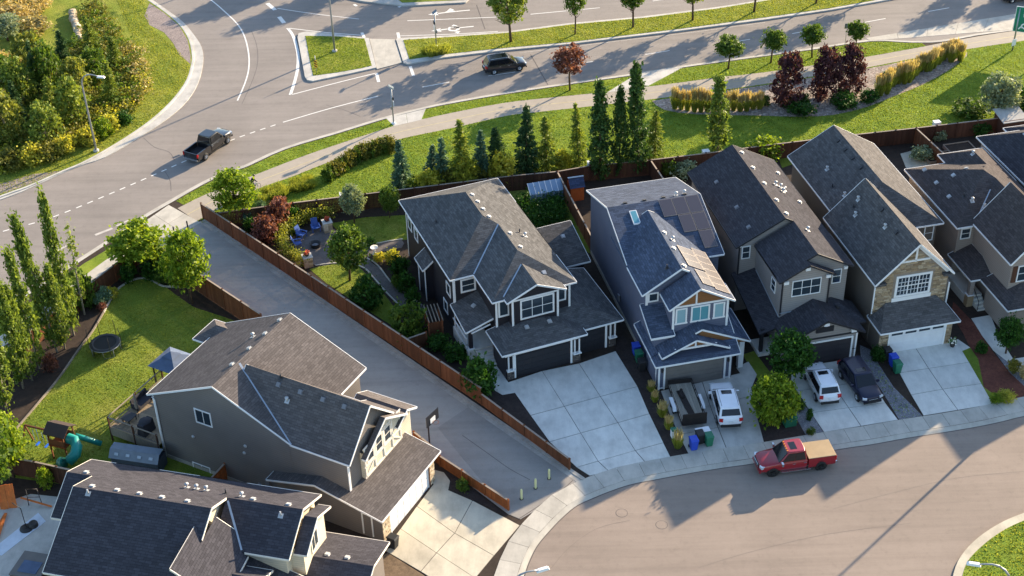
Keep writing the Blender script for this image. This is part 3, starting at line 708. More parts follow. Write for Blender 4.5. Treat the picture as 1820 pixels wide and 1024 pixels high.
# ---- dark corner house beside the alley (H2)
h = House('dark_house', 'large black sided house with white trim and three car garage beside the alley fence', P(899, 676.7), 110.7, 'roof_slate')
W = 'siding_black'
h.add((-2.0, 7.4, 6.95, 20.45), 5.9, dict(L=.5, R=.5, F=.5, B=.5), W, 0, .42)
h.add((.05, 7.4, 2.65, 16), 5.9, dict(L=.5, R=.5, F=.5), W, 2.2, .42)
h.add((1.05, 6.2, 1.95, 6.5), 6.0, dict(L=.45, R=.45), W, 2.8, .55, ovs=dict(F=.42))
h.add((-.4, 7.0, -.45, 3.2), 2.85, dict(F=.23, L=.23, R=.23), W, 0, .42, lv=1)
h.add((5.2, 10.6, .32, 8.45), 2.72, dict(F=.22, R=.22), W, 0, .42, lv=1)
h.add((7.0, 11.6, 9.2, 13.6), 2.7, dict(F=.36), W, 0, .4, lv=2)
h.add((-1.95, .6, 3.75, 7.4), 2.72, {}, None, 0, .3, lv=3, planes=[(.33, .12, 2.72+.33*1.95-.12*3.75)])
h.add((-2.55, -1.2, 12.7, 14.9), 3.35, dict(L=.8), W, 0, .25, lv=4, ovs=dict(R=0))
h.build()
h.window('F', 2.37, 2.45, 5.15, 3.75+.1, 5.5, 3, 2, .14); h.window('F', 3.07, .82, 1.5, 4.1, 5.45, 1, 1, .15); h.window('F', 3.07, 6.0, 6.5, 4.2, 5.3, 1, 1, .13)
h.window('F', 7.37, -.85, .2, 4.2, 5.25, 1, 2, .15)
for v, z0, z1 in ((18.9, 3.7, 4.7), (17.2, 3.6, 4.6), (8.8, 3.2, 4.2), (9.8, .8, 1.8)): h.window('L', -1.58, -v-.4, -v+.4, z0, z1, 1, 1, .12)
for u, v, f in ((-1.55, 7.37, 'F'), (.52, 3.06, 'F'), (6.93, 3.06, 'F'), (1.66, 2.36, 'F'), (5.6, 2.36, 'F')): h.trimbar(f, v, u, 2.6, u, 5.75, .17)
for v in (7.5, 19.9): h.trimbar('L', -1.58, -v, .2, -v, 5.7, .15)
h.trimbar('F', 2.37, 1.2, 5.75, 3.6, 6.85, .14); h.trimbar('F', 2.37, 6.05, 5.75, 3.6, 6.85, .14); h.trimbar('F', 2.37, 1.6, 5.75, 5.65, 5.75, .14)
h.garage_door('F', -.03, .98, 5.55, 0, 2.15, 'door_black', 4, 8); h.garage_door('F', .74, 6.85, 9.05, 0, 2.15, 'door_black', 4, 4)
for u in (.8, 5.75): h.trimbar('F', -.03, u, 0, u, 2.6, .16, .08)
h.trimbar('F', -.03, 0, 2.42, 6.4, 2.42, .2, .07); h.trimbar('F', .74, 6.6, 2.35, 10.1, 2.35, .2, .07); h.trimbar('F', .74, 9.2, 0, 9.2, 2.3, .16, .08)
for u, v in ((.42, -.12), (6.2, -.12), (9.75, .65)):
    for du in (-.2, .2): h.trimbar('F', v, u+du, 1.0, u+du, 2.4, .09, .12)
    h.box('stone_cap', u-.36, u+.36, v-.22, v+.2, .92, 1.02, 'trim_white')
    h.stones('F', v-.02, u-.3, u+.3, 0, .92, [], 'stone_dark')
h.pillar(-1.5, 3.95, .3, .1, 2.45, W, 'stone_dark', .8); h.box('porch_slab', -1.9, .4, 3.6, 7.2, 0, .9, 'concrete_drive')
for i in range(5): h.box('step', -1.2, .35, 3.55-.3*(i+1), 3.55-.3*i, 0, .9-.16*(i+1)+.02, 'concrete_drive')
b = MB()
for i in range(9): b.bx(-1.86, -1.82, 4.1+i*.35, 4.13+i*.35, .9, 1.85)
b.bx(-1.88, -1.80, 4, 7.2, 1.85, 1.93); b.bx(-1.88, -1.80, 4, 7.2, .98, 1.04); b.obj('railing', 'trim_white', h.root)
h.trimbar('F', 3.72, -1.5, 2.55, .2, 3.0, .12, .04)
for x in ((-2.2, 14.7), (-2.2, 12.9)): h.trimbar('L', -2.31, -x[1], 0, -x[1], 3.4, .13)
for u, v in ((3.15, 15.4), (3.2, 14.2), (3.2, 12.9), (3.25, 11.6), (4.2, 9.2), (4.25, 7.0)): h.vent(u, v, 'box', mat='vent_white')
h.vent(5.3, 9.8, 'pipe', mat='vent_dark'); h.vent(5.6, 9.3, 'cap', mat='vent_white'); h.vent(-.5, 14.6, 'pipe', mat='vent_dark'); h.vent(5.1, 4.0, 'box', mat='vent_white')
h.flash((.08, 6.98), (3.7, 10.6)); h.flash((1.1, 2.88), (3.55, 5.1), .11)
h.vent(2.6, 1.7, 'box', 1, 'vent_white'); h.vent(4.6, 1.7, 'box', 1, 'vent_white'); h.vent(10.3, 12.2, 'box', 2, 'vent_white'); h.vent(-.4, 6.0, 'box', 3, 'vent_white')
H2 = h
# ---- grey blue house with solar panels (H3)
h = House('grey_house', 'grey sided house with solar panels, skylight and brown gable panels', P(1168, 694), 102.3, 'roof_blue')
W = 'siding_grey'; RP = (-.56, 0, 6.4+.56*6.75); RP2 = RP
h.add((-.1, 8.15, 8.0, 20.7), 6.4, dict(F=.323, B=.323), W, 0, .3, ovs=dict(L=.28, F=.45, B=.4))
h.add((-.14, 6.75, 4.1, 13), 6.4, dict(L=.64), W, 0, .35, planes=[RP], ovs=dict(L=.33, R=.4))
h.add((1.31, 6.75, 1.62, 9), 6.4, dict(L=.66), W, 2.6, .4, planes=[RP2])
h.add((-.15, 1.8, 1.48, 4.6), 4.02, dict(F=.38), W, 0, .1, lv=1, ovs=dict(L=.35, F=.25, R=0, B=0))
h.add((-.33, 8.0, .85, 5.4), 2.68, dict(L=.47, R=.47), None, 0, .4, lv=2)
h.add((-.33, 6.71, -.4, 4.5), 2.62, dict(F=.47, L=.47), None, 0, .4, lv=2)
h.add((.3, 5.95, .02, 3.2), 3.05, dict(L=.45, R=.45), None, 2.6, .3, lv=2, ovs=dict(F=.25))
h.build()
h.box('wall', .02, 6.2, 0, 3, 0, 2.75, W); h.box('wall', 6.2, 7.6, 2.6, 9, 0, 2.9, W)
h.window('F', 2.02, 2.1, 2.8, 4.72, 6.0, 1, 1, .13, glass='glass_blind', sill=.05); h.window('F', 2.02, 3.38, 4.7, 4.72, 6.0, 2, 1, .13, glass='glass_teal', sill=.05); h.window('F', 2.02, 5.25, 5.95, 4.72, 6.0, 1, 1, .13, glass='glass_blind', sill=.05)
h.window('F', 4.45, .58, 1.22, 5.5, 6.15, 1, 1, .12)
h.trimbar('F', 2.02, 1.6, 6.3, 6.45, 6.3, .16); h.panel('F', 2.02, [(2.1, 6.4), (3.55, 6.4), (3.55, 7.55)], 'shake_brown'); h.panel('F', 2.02, [(3.75, 6.4), (6.0, 6.4), (3.75, 7.6)], 'shake_brown')
h.trimbar('F', 2.02, 3.65, 6.3, 3.65, 7.7, .13, .05)
for u in (1.8, 6.3): h.trimbar('F', 2.02, u, 3.0, u, 6.25, .17, .05)
h.trimbar('F', 4.45, .35, 5.0, .35, 6.3, .2, .05)
h.trimbar('F', 1.72, -.1, 3.75, 1.75, 3.75, .2, .05)
h.garage_door('F', -.02, .62, 5.45, 0, 2.1, 'door_grey', 5, 1); h.trimbar('F', -.02, 0, 2.32, 6.3, 2.32, .28, .07)
for u in (.3, 5.8):
    for d in (-.22, .22): h.trimbar('F', -.04, u+d, 0, u+d, 2.25, .13, .10)
    h.trimbar('F', -.04, u, .1, u, .16, .5, .09)
    b = MB(); b.box((u, -.2, 1.95), (.12, .14, .3)); b.obj('wall_lamp', 'iron', h.root)
h.panel('F', .25, [(1.9, 3.62), (3.0, 3.62), (3.0, 4.1)], 'shake_brown', .03); h.panel('F', .25, [(3.25, 3.62), (4.6, 3.62), (3.25, 4.15)], 'shake_brown', .03)
h.trimbar('F', .25, 1.4, 3.5, 4.9, 3.5, .18, .06); h.trimbar('F', .25, 3.12, 3.5, 3.12, 4.2, .13, .05)
h.panel('F', .9, [(3.0, 3.3), (7.9, 2.6), (7.9, 2.75), (3.9, 4.55)], 'shake_brown', .02)
h.pillar(7.35, 1.15, .42, 0, 2.75, 'trim_white')
mo = .02
def solar(hh, u0, u1, v0, v1, zf, mat='solar_glass'):
    b = MB(); q = [(u0, v0), (u1, v0), (u1, v1), (u0, v1)]; n = Vector((0, 0, .09))
    b.add([Vector((u, v, zf(u, v)))+n*.3 for u, v in q]+[Vector((u, v, zf(u, v)))+n for u, v in q], [(4, 5, 6, 7), (0, 1, 5, 4), (1, 2, 6, 5), (2, 3, 7, 6), (3, 0, 4, 7)]); o = b.obj('solar_panel', 'solar_frame', hh.root)
    g = .04; q = [(u0+g, v0+g), (u1-g, v0+g), (u1-g, v1-g), (u0+g, v1-g)]; b = MB(); b.add([Vector((u, v, zf(u, v)))+n*1.05 for u, v in q], [(0, 1, 2, 3)]); b.obj('solar_glass', mat, o)
mf = lambda u, v: 6.4+.323*(v-8.0)
for u, v in ((4.35, 12.45), (5.53, 12.45), (6.72, 12.45), (5.53, 10.62), (6.72, 10.62), (6.72, 8.78)): solar(h, u+.02, u+1.16, v+.02, v+1.78, mf)
rf = lambda u, v: 6.4+.56*(6.75-u)
for i in range(4): solar(h, 3.95, 5.3, 4.95+i*1.02, 5.93+i*1.02, rf) if i < 3 else None
for i in range(6): solar(h, 5.35, 6.6, 2.3+i*1.02, 3.28+i*1.02, rf)
for i in range(2): solar(h, 4.35, 5.3, 2.6+i*1.05, 3.6+i*1.05, rf)
b = MB(); q = [(1.6, 12.15), (2.22, 12.15), (2.22, 13.55), (1.6, 13.55)]; b.add([Vector((u, v, mf(u, v)+.02)) for u, v in q]+[Vector((u, v, mf(u, v)+.12)) for u, v in q], [(4, 5, 6, 7), (0, 1, 5, 4), (1, 2, 6, 5), (2, 3, 7, 6), (3, 0, 4, 7)]); sk = b.obj('skylight', 'trim_white', h.root)
b = MB(); b.add([Vector((u, v, mf(u, v)+.125)) for u, v in ((1.67, 12.22), (2.15, 12.22), (2.15, 13.48), (1.67, 13.48))], [(0, 1, 2, 3)]); b.obj('pane', 'glass_teal', sk)
for u, v in ((1.6, 14.7), (3.3, 14.7), (5.0, 14.7), (6.9, 14.7)): h.vent(u, v, 'box', mat='vent_dark')
for u, v in ((6.2, 14.9), (7.0, 15.1)): h.vent(u, v, 'cap', mat='vent_white')
for u, v in ((3.4, 9.6), (3.4, 7.2), (3.4, 4.6)): h.vent(u, v, 'box', mat='vent_white')
h.vent(3.9, 8.8, 'cap', mat='vent_white'); h.vent(2.2, 5.2, 'pipe', mat='vent_dark')
b = MB(); b.tube([(.02, .5, .1), (.02, .5, 2.6)], .045, 6); b.obj('downspout', 'trim_white', h.root); b = MB(); b.box((.05, 11, 1.4), (.14, .4, .6)); b.obj('electric_meter', 'vent_grey', h.root); h.box('foundation_strip', .12, .16, 4.5, 20.0, 0, .4, 'gutter')
H3 = h
# ---- taupe house with black trim (H4)
h = House('taupe_house', 'taupe sided house with black trimmed roof and dark garage door', P(1523, 635), 102.3, 'roof_black', 'trim_black')
W = 'siding_taupe'
h.add((-7.86, .34, 8.17, 20.67), 6.8, dict(L=.54, R=.54), W, 0, .35)
h.add((-6.29, .34, 3.17, 13.2), 6.8, dict(L=.545, R=.54), W, 0, .35)
h.add((-6.29, -1.51, 2.47, 7.2), 6.8, dict(L=.545, R=.545), W, 2.5, .35)
h.add((-6.5, .25, -.35, 3.8), 2.75, dict(L=.5, R=.5), W, 0, .4, lv=1)
h.add((-2.4, .85, .9, 3.8), 2.75, dict(F=.38, R=.5), W, 0, .4, lv=1)
h.add((-7.85, -5.2, 2.0, 8.8), 2.6, {}, None, lv=2, planes=[(.27, .21, 2.38+.27*7.85-.21*2.2)])
h.build()
h.window('F', 2.80, -5.0, -2.65, 5.05, 6.45, 3, 2, .07, 'trim_white'); h.window('F', 3.50, -1.25, -.6, 5.2, 6.45, 1, 2, .07, 'trim_white'); h.window('F', 8.49, -7.15, -6.55, 5.4, 6.5, 1, 2, .08, 'trim_white'); h.window('L', -5.95, -4.8, -4.05, 4.7, 5.75, 1, 2, .07, 'trim_white')
h.garage_door('F', .02, -5.5, -.72, 0, 2.1, 'door_dark', 4, 4, 'trim_white'); h.trimbar('F', .02, -6.1, 2.55, -.15, 2.55, .1, .05, 'trim_black')
h.panel('F', .02, [(-3.9, 3.1), (-2.4, 3.1), (-2.4, 3.6), (-3.9, 3.6)], 'trim_black', .05, 'louvre')
for u, z in ((-5.6, 2.95), (-3.15, 4.0), (-.7, 2.95)): h.panel('F', -.1, [(u-.22, z-.15), (u+.22, z-.15), (u+.22, z+.12), (u-.22, z+.12)], 'trim_white', .18, 'bracket')
for u, z in ((-5.65, 6.55), (-3.9, 7.6), (-2.05, 6.6)): h.panel('F', 2.72, [(u-.2, z-.15), (u+.2, z-.15), (u+.2, z+.12), (u-.2, z+.12)], 'trim_white', .12, 'bracket')
h.panel('F', 8.47, [(-7.46, 6.6), (-7.3, 6.6), (-7.3, 6.85), (-7.46, 6.85)], 'trim_white', .1, 'bracket'); h.panel('F', 3.47, [(-.4, 6.5), (-.1, 6.5), (-.1, 6.75), (-.4, 6.75)], 'trim_white', .14, 'bracket')
h.trimbar('F', 2.80, -5.9, 3.3, -5.9, 6.6, .13, .04); h.trimbar('F', 2.80, -1.86, 3.4, -1.86, 6.6, .13, .04); h.trimbar('F', 8.49, -7.45, 3.5, -7.45, 6.6, .14, .04)
h.trimbar('F', 2.78, -5.95, 3.5, -4.7, 3.5, .08, .03, 'flashing'); h.trimbar('L', -5.94, -8.2, 4.2, -2.9, 3.1, .1, .03, 'flashing')
h.pillar(-7.5, 2.35, .26, 0, 2.6, 'trim_black'); h.box('porch_slab', -7.8, -6.0, 2.0, 4.0, 0, .3, 'concrete_drive')
h.trimbar('F', .02, -.3, 0, -.3, 2.5, .12, .05, 'trim_white'); h.trimbar('F', .02, -.55, .9, -.2, .9, .06, .05, 'trim_black')
for v in (19.5, 16.8, 14.1, 11.3, 9.1): h.vent(-3.3, v, 'box', mat='vent_white')
for v in (17.7, 12.7): h.vent(-.5, v, 'box', mat='vent_white')
for u, v in ((-6.4, 17.2), (-6.2, 12.7), (-6.3, 9.6)): h.vent(u, v, 'box', mat='vent_grey')
for u, v in ((-1.9, 14.8), (-1.5, 14.6), (-1.3, 14.2), (-1.6, 13.8), (-2.1, 7.2)): h.vent(u, v, 'cap', mat='vent_white')
h.vent(-1.1, 2.4, 'box', 1, 'vent_dark')
H4 = h
# ---- stone fronted house (H5)
h = House('stone_front_house', 'house with tan stone front, steep gable and white garage door', P(1556, 634), 102.3, 'roof_charcoal')
W = 'siding_brown'
h.add((.9, 9.4, 8.55, 22.6), 6.0, dict(L=.61, R=.61, F=.71), W, 0, .4)
h.add((-.1, 6.8, 1.5, 12), 6.0, dict(L=.985, R=.985), W, 0, .4, ovs=dict(F=.42, L=.14, R=.22))
h.add((-.05, 6.95, -.4, 2.2), 2.5, dict(F=.55, L=1.0, R=1.0), None, lv=1)
h.build()
S = 'stone_tan'
h.box('wall', .12, 6.55, .06, 2.0, 0, 2.45, W)
top = [(6.5, 5.85), (3.35, 9.0), (.1, 5.85)]
h.stones('F', 1.92, .1, 6.5, 3.0, 5.85, [(1.7, 5.2, 3.6, 6.35)], S, top)
h.stones('F', .06, .12, .98, 0, 2.25, [], S); h.stones('F', .06, 5.95, 6.55, 0, 2.25, [], S)
h.window('F', 1.90, 2.1, 4.85, 4.35, 6.05, 3, 2, .2, sash=.09); h.panel('F', 1.9, [(1.75, 3.6), (5.2, 3.6), (5.2, 4.1), (1.75, 4.1)], 'trim_white', .04, 'sill_panel')
for x in (2.1, 3.02, 3.93):
    for i in (1, 2): h.trimbar('F', 1.86, x+.92*i/3, 4.4, x+.92*i/3, 6.0, .025, .03)
    for z in (4.8, 5.6): h.trimbar('F', 1.86, x+.05, z, x+.87, z, .025, .03)
h.trimbar('F', 1.88, .3, 6.0, 3.35, 9.05, .2, .06); h.trimbar('F', 1.88, 6.4, 6.0, 3.35, 9.05, .2, .06); h.trimbar('F', 1.88, 2.1, 7.62, 4.6, 7.62, .16, .06); h.trimbar('F', 1.88, 3.35, 7.5, 3.35, 9.0, .16, .06)
h.garage_door('F', .02, 1.05, 5.85, 0, 2.2, 'door_white', 4, 4, 'trim_white', True)
h.window('F', 8.97, 8.0, 8.7, 4.2, 5.6, 1, 2, .1)
h.trimbar('F', 1.9, .12, 2.9, .12, 5.8, .1, .05); h.box('side_bump', 6.4, 7.0, 2.2, 4.2, 0, 4.6, W); h.trimbar('F', 2.18, 6.9, 1.6, 6.9, 4.6, .14, .04)
h.box('eave_return', -.05, .9, 1.5, 1.9, 5.8, 6.0, 'roof_charcoal'); h.box('eave_return', 5.9, 6.8, 1.5, 1.9, 5.8, 6.0, 'roof_charcoal')
for v in (20.3, 18.7, 17.1, 15.4): h.vent(4.6, v, 'box', mat='vent_dark')
for u, v in ((2.6, 17.8), (2.4, 13.5), (2.2, 10.6)): h.vent(u, v, 'cap', mat='vent_white')
h.vent(2.1, 15.4, 'pipe', mat='vent_dark'); h.vent(1.7, 10.3, 'pipe', mat='vent_dark'); h.vent(1.5, 9.4, 'cap', mat='vent_white')
h.vent(2.9, 7.6, 'box', mat='vent_dark'); h.vent(2.7, 4.4, 'box', mat='vent_dark'); h.vent(2.4, 5.8, 'cap', mat='vent_white')
H5 = h
# ---- tan stucco house at the right edge (H6)
h = House('tan_house', 'tan stucco house with dark hip roof at the right, red mulch strip beside it', P(1792, 602), 102.3, 'roof_taupe')
W = 'siding_tan'
h.add((-1.3, 7.3, 8.35, 18.5), 5.8, dict(L=.6, R=.6, F=.6, B=.45), W, 0, .4)
h.add((.2, 6.3, 2.0, 8.8), 5.95, dict(L=1.12, R=1.12), W, 0, .4)
h.add((.25, 7.3, 8, 14), 5.8, dict(L=.6, R=.6), W, 0, .4)
h.add((2.75, 7.3, 14, 20.1), 5.8, dict(L=.8, R=.6, B=.6), W, 0, .4)
h.add((-1.4, .6, 4.75, 8.9), 2.8, dict(L=.42, F=.42), None, lv=1)
h.add((-.45, 7.2, .18, 4.8), 2.7, dict(L=.42, F=.42, R=.42), W, 0, .4, lv=1)
h.build()
h.window('F', 8.72, -.55, .2, 4.4, 5.3, 1, 2, .1); h.window('F', 2.38, 1.3, 2.9, 3.9, 5.3, 2, 2, .1)
h.panel('F', 2.38, [(.75, 3.8), (1.15, 3.8), (1.15, 5.4), (.75, 5.4)], 'wood_dark', .05, 'shutter')
h.trimbar('F', 8.72, -.85, 2, -.85, 5.7, .14, .03, W)
h.pillar(-1.05, 5.1, .4, 0, 2.7, 'siding_tan', 'stone_tan', 1.1); h.box('porch_slab', -1.3, .2, 5.2, 8.7, 0, .85, 'concrete_drive')
for i in range(4): h.box('step', -.7, .15, 5.2-.3*(i+1), 5.2-.3*i, 0, .85-.18*(i+1)+.02, 'concrete_drive')
b = MB(); b.tube([(-.75, 5.2, .9), (-.75, 5.2, 1.75), (-.75, 4.0, 1.0), (-.75, 4.0, .15)], .03, 6); b.obj('railing', 'iron', h.root)
h.garage_door('F', .57, .6, 5.6, 0, 2.15, 'door_tan', 4, 4)
for v in (16.9, 14.6, 12.2): h.vent(-.2, v, 'box', mat='vent_white')
h.vent(1.1, 14.2, 'box', mat='vent_white'); h.vent(2.3, 14.3, 'box', mat='vent_white')
for u, v in ((.9, 10.3), (1.7, 9.6)): h.vent(u, v, 'cap', mat='vent_white')
h.vent(4.5, 17.2, 'cap', mat='vent_white'); h.vent(.6, 11.2, 'pipe', mat='vent_dark')
h.flash((1.0, 9.1), (2.9, 11.0), .12)
H6 = h
# ---- dark roofed house cut by the frame (H7)
o7 = H6.root.matrix_basis @ Vector((9.1, 2, 0)); o7.z = 0
h = House('dark_roof_house', 'dark roofed house cut off by the right edge of the picture', o7, 102.3, 'roof_black')
h.add((-1.5, 8, 0, 20.0), 5.9, dict(L=.55, R=.55, B=.55), 'siding_tan', 0, .4)
h.add((2.2, 6.5, 18, 21.6), 5.4, dict(L=.5, R=.5, B=.5), 'siding_tan', 0, .4)
h.build()
for u, v in ((1.4, 16.8), (2.6, 15.2)): h.vent(u, v, 'cap', mat='vent_white')
h.vent(2.0, 16.0, 'box', mat='vent_grey')
# ---- taupe house left of the alley (H1)
h = House('charcoal_house', 'charcoal sided house with rear deck and white triple gable window left of the alley', P(672, 962), 151.5, 'roof_brown')
W = 'siding_charcoal'
h.add((.28, 10.05, 6.75, 19.75), 6.1, dict(F=.47, B=.47), W, 0, .4, ovs=dict(L=.16))
h.add((.28, 6.55, 1.95, 12.5), 6.1, dict(L=.98, R=.98), W, 2.6, .35, ovs=dict(L=.18))
h.add((1.68, 7.36, 1.55, 5), 5.6, dict(L=.61, R=.61), 'siding_cream', 2.8, .4)
h.add((6.2, 8.9, 1.7, 6), 5.0, dict(L=.55, R=.55), 'siding_cream', 0, .4, lv=4)
h.add((7.6, 10.4, 18.0, 21.2), 5.75, dict(L=.6, R=.6, B=.6), W, 0, .35)
h.add((-.55, 7.65, -.9, 8.9), 2.68, dict(F=.22, B=.28), W, 0, .4, lv=1, ovs=dict(L=.55))
h.build()
for a0 in (2.42, 3.58, 4.72): h.window('F', 1.95, a0+.05, a0+.78, 4.68, 5.85, 1, 2, .11, 'trim_cream', sash=.06)
for u in (2.15, 3.4, 4.6, 5.75, 6.85): h.trimbar('F', 1.95, u, 3.4, u, 6.0, .13, .05, 'trim_cream')
h.trimbar('F', 1.95, 2.0, 6.1, 7.0, 6.1, .13, .05, 'trim_cream'); h.trimbar('F', 1.95, 2.0, 4.45, 7.0, 4.45, .12, .05, 'trim_cream'); h.trimbar('F', 1.95, 2.0, 3.5, 7.0, 3.5, .16, .05, 'trim_cream')
for a, c in (((2.2, 3.6), (3.3, 4.4)), ((5.8, 4.4), (6.8, 3.6)), ((3.4, 6.1), (4.5, 7.1)), ((5.7, 6.1), (4.5, 7.1))): h.trimbar('F', 1.95, *a, *c, .1, .05, 'trim_cream')
h.trimbar('F', 2.3, .55, 3.0, .55, 6.0, .2, .05); h.trimbar('L', .44, -19.3, .1, -19.3, 6.0, .14, .05)
h.window('L', .44, -15.4, -14.1, 4.98, 6.15, 2, 1, .1); h.window('L', .44, -16.6, -15.1, -.02, .45, 2, 1, .08)
for v, z in ((16.1, 3.23), (11.2, 4.2), (11.4, 3.45), (8.6, 1.2), (7.4, 1.1)):
    b = MB(); b.lathe((.43, v, z), [(.14, 0), (.14, -.05), (.08, -.1), (.01, -.12)], 10, axis='X'); b.obj('wall_vent', 'vent_white', h.root)
h.garage_door('F', -.48, 1.1, 6.3, 0, 2.2, 'door_white', 4, 6, 'trim_white')
h.stones('F', -.5, -.02, .95, 0, 2.3, [], 'stone_beige'); h.stones('F', -.5, 6.5, 7.2, 0, 2.3, [], 'stone_beige'); h.trimbar('F', -.5, 6.42, 0, 6.42, 2.2, .13, .09, 'wood_dark')
h.stones('L', .02, -.9, .45, 0, 2.3, [], 'stone_beige') if False else None
h.trimbar('L', -.0, -.35, .2, -.35, 2.2, .1, .04); h.trimbar('L', -.0, -1.15, .2, -1.15, 2.2, .1, .04); h.trimbar('L', 0, -1.15, 2.2, -.35, 2.2, .1, .04)
h.pillar(8.5, 2.3, .25, 0, 5.0, 'trim_cream')
for u in (9.1, 7.2, 5.2, 3.1): h.vent(u, 13.55, 'box', mat='vent_white')
h.vent(7.0, 14.6, 'cap', mat='vent_white'); h.vent(3.3, 9.4, 'pipe', mat='vent_dark'); h.vent(2.3, 8.3, 'cap', mat='vent_white')
for v in (9.4, 7.5, 5.6, 3.8): h.vent(2.95, v, 'box', mat='vent_grey')
h.flash((.32, 6.83), (3.38, 13.1), .16)
b = MB(); b.tube([(.36, 19.15, .2), (.36, 19.15, 5.7), (.3, 19.3, 6.0)], .05, 6); b.obj('downspout', 'trim_white', h.root)
b = MB(); b.box((.36, 9.6, 1.3), (.16, .4, .6)); b.obj('electric_meter', 'vent_grey', h.root); b = MB(); b.tube([(.38, 9.6, .1), (.38, 9.6, 1.0)], .03, 6); b.obj('conduit', 'vent_grey', h.root)
b = MB(); b.box((.38, 10.4, .7), (.12, .3, .35)); b.obj('gas_meter', 'vent_grey', h.root); h.box('foundation_strip', .40, .43, 6.9, 19.3, 0, .35, 'gutter')
H1 = h
# ---- house in the lower left corner (H0)
o0 = (-13.21, 73.61); AZ0 = 165.57
h = House('many_gabled_house', 'house with several white edged gables in the lower left corner', o0, AZ0, 'roof_dark', 'trim_cream')
W = 'siding_cream'
RP = (-.5, 0, 6.0)
h.add((-10.6, 0, 5.5, 15.3), 6.0, dict(L=.5), W, 0, .4, planes=[RP])
h.add((-6.2, 0, .15, 9), 6.0, dict(L=.5), W, 0, .4, planes=[RP])
h.add((-5.9, 0, 12, 17.2), 6.0, dict(L=.5), 'siding_charcoal', 0, .4, planes=[RP])
h.add((-5.4, -.7, -.75, 3), 5.75, dict(L=.5, R=.5), W, 2.6, .4)
h.add((-10.4, -5.0, 3.0, 6.2), 5.7, dict(F=.75), W, 0, .4, ovs=dict(B=.2))
h.add((-9.6, -6.6, 1.2, 5.4), 5.2, dict(L=.5, R=.5), W, 0, .4, lv=3)
h.add((-6.9, -.4, -4.6, 1.4), 2.9, dict(L=.3, R=.3), 'siding_charcoal', 0, .4, lv=1)
h.add((-10.5, -5.5, -3.0, 3.4), 2.8, dict(F=.4), 'siding_charcoal', 0, .4, lv=2)
h.build()
h.flash((-6.1, 3.45), (-3.3, 5.35), .14); h.window('F', -.35, -3.6, -2.6, 4.2, 5.5, 2, 1, .1); h.window('F', 5.9, -8, -7.2, 6.4, 7.2, 1, 1, .1)
for v in (14.2, 12.4, 10.8, 9.2, 7.4): h.vent(-4.85, v, 'box', mat='vent_white')
for v in (3.8, 1.3): h.vent(-2.75, v, 'box', mat='vent_white')
for v in (8.7, 8.0, 7.3): h.vent(-2.4, v, 'cap', mat='vent_white')
h.vent(-2.4, 5.9, 'pipe', mat='vent_dark'); h.vent(-2.5, 4.7, 'cap', mat='vent_white'); h.vent(-5.6, 14.1, 'pipe', mat='vent_white'); h.vent(-3.7, 1.5, 'pipe', mat='vent_white'); h.vent(-2.6, 16.0, 'box', mat='vent_white')
for v in (-1.2, -2.6): h.vent(-3.2, v, 'box', 1, 'vent_white')
H0 = h
# ------------------------------------------------------------------ driveways, yards, beds
def slab_grid(name, rows, mat, z=.132):
    o = paved(name)
    for r in range(len(rows)-1):
        for c in range(len(rows[0])-1):
            q = [P(*rows[r][c]), P(*rows[r][c+1]), P(*rows[r+1][c+1]), P(*rows[r+1][c])]; cen = sum(q, Vector())/4
            q = [p+(cen-p)*(.036/max((cen-p).length, .1)) for p in q]
            b = MB(); b.prism(q, z-.06, z+random.uniform(-.003, .003)); b.obj('slab', mat, o)
    ring = [P(*p) for p in rows[0]]+[P(*r[-1]) for r in rows[1:]]+[P(*p) for p in rows[-1][::-1][1:]]+[P(*r[0]) for r in rows[-2:0:-1]]
    b = MB(); b.prism(ring, .05, z-.028); b.obj('joint_bed', 'crack_seal', o)
    return o
slab_grid('driveway', [[(902, 682), (963.5, 661.5), (1029, 648), (1094, 626)], [(943, 740.6), (1003, 724.5), (1067, 707), (1133, 689)], [(976.7, 787.5), (1032, 772), (1098, 753.5), (1154, 737.7)], [(1025, 833), (1063, 822), (1129, 803), (1179, 789)], [(1048, 848), (1082, 840), (1147, 824), (1192, 815)]], 'concrete_drive')
slab_grid('driveway', [[(1174, 697), (1248, 681), (1330, 662)], [(1190, 738), (1262, 723), (1338, 706)], [(1206, 775), (1276, 762), (1347, 748)], [(1224, 810), (1291, 799.5), (1358, 788)]], 'concrete')
slab_grid('driveway', [[(1392, 660), (1458, 648), (1525, 638)], [(1416, 697), (1482, 688), (1548, 678)], [(1441, 736), (1508, 727), (1573, 718)], [(1464, 770.5), (1530, 759.5), (1596, 748.5)]], 'concrete_drive')
slab_grid('driveway', [[(1578, 627), (1626, 619), (1700, 609)], [(1598, 665), (1650, 657), (1722, 646)], [(1619, 704), (1675, 694), (1744, 684)], [(1641, 741), (1702, 731), (1765, 720.5)]], 'concrete_drive')
slab_grid('driveway', [[(683, 980), (712, 942), (741, 902), (771, 862)], [(748, 1018), (776, 985), (808, 950), (840, 892)], [(815, 1060), (845, 1030), (878, 990), (924, 936)]], 'concrete_warm')
slab_grid('driveway', [[(1800, 640), (1850, 632)], [(1812, 665), (1870, 655)], [(1840, 704), (1900, 690)]], 'concrete_drive')
patch('front_walk', [(770, 862), (762, 845), (768, 836), (789, 842), (800, 857), (797, 872), (790, 885)], 'concrete_warm', .128)
patch('front_walk', [(840, 628), (862, 618), (880, 648), (903, 681), (916, 700), (893, 704), (879, 696), (874, 680)], 'concrete_drive', .128)
patch('front_walk', [(1308, 655), (1330, 645), (1345, 668), (1336, 690), (1326, 680)], 'concrete', .128)
patch('front_walk', [(1672, 614), (1702, 605), (1724, 620), (1700, 630)], 'concrete_drive', .126)
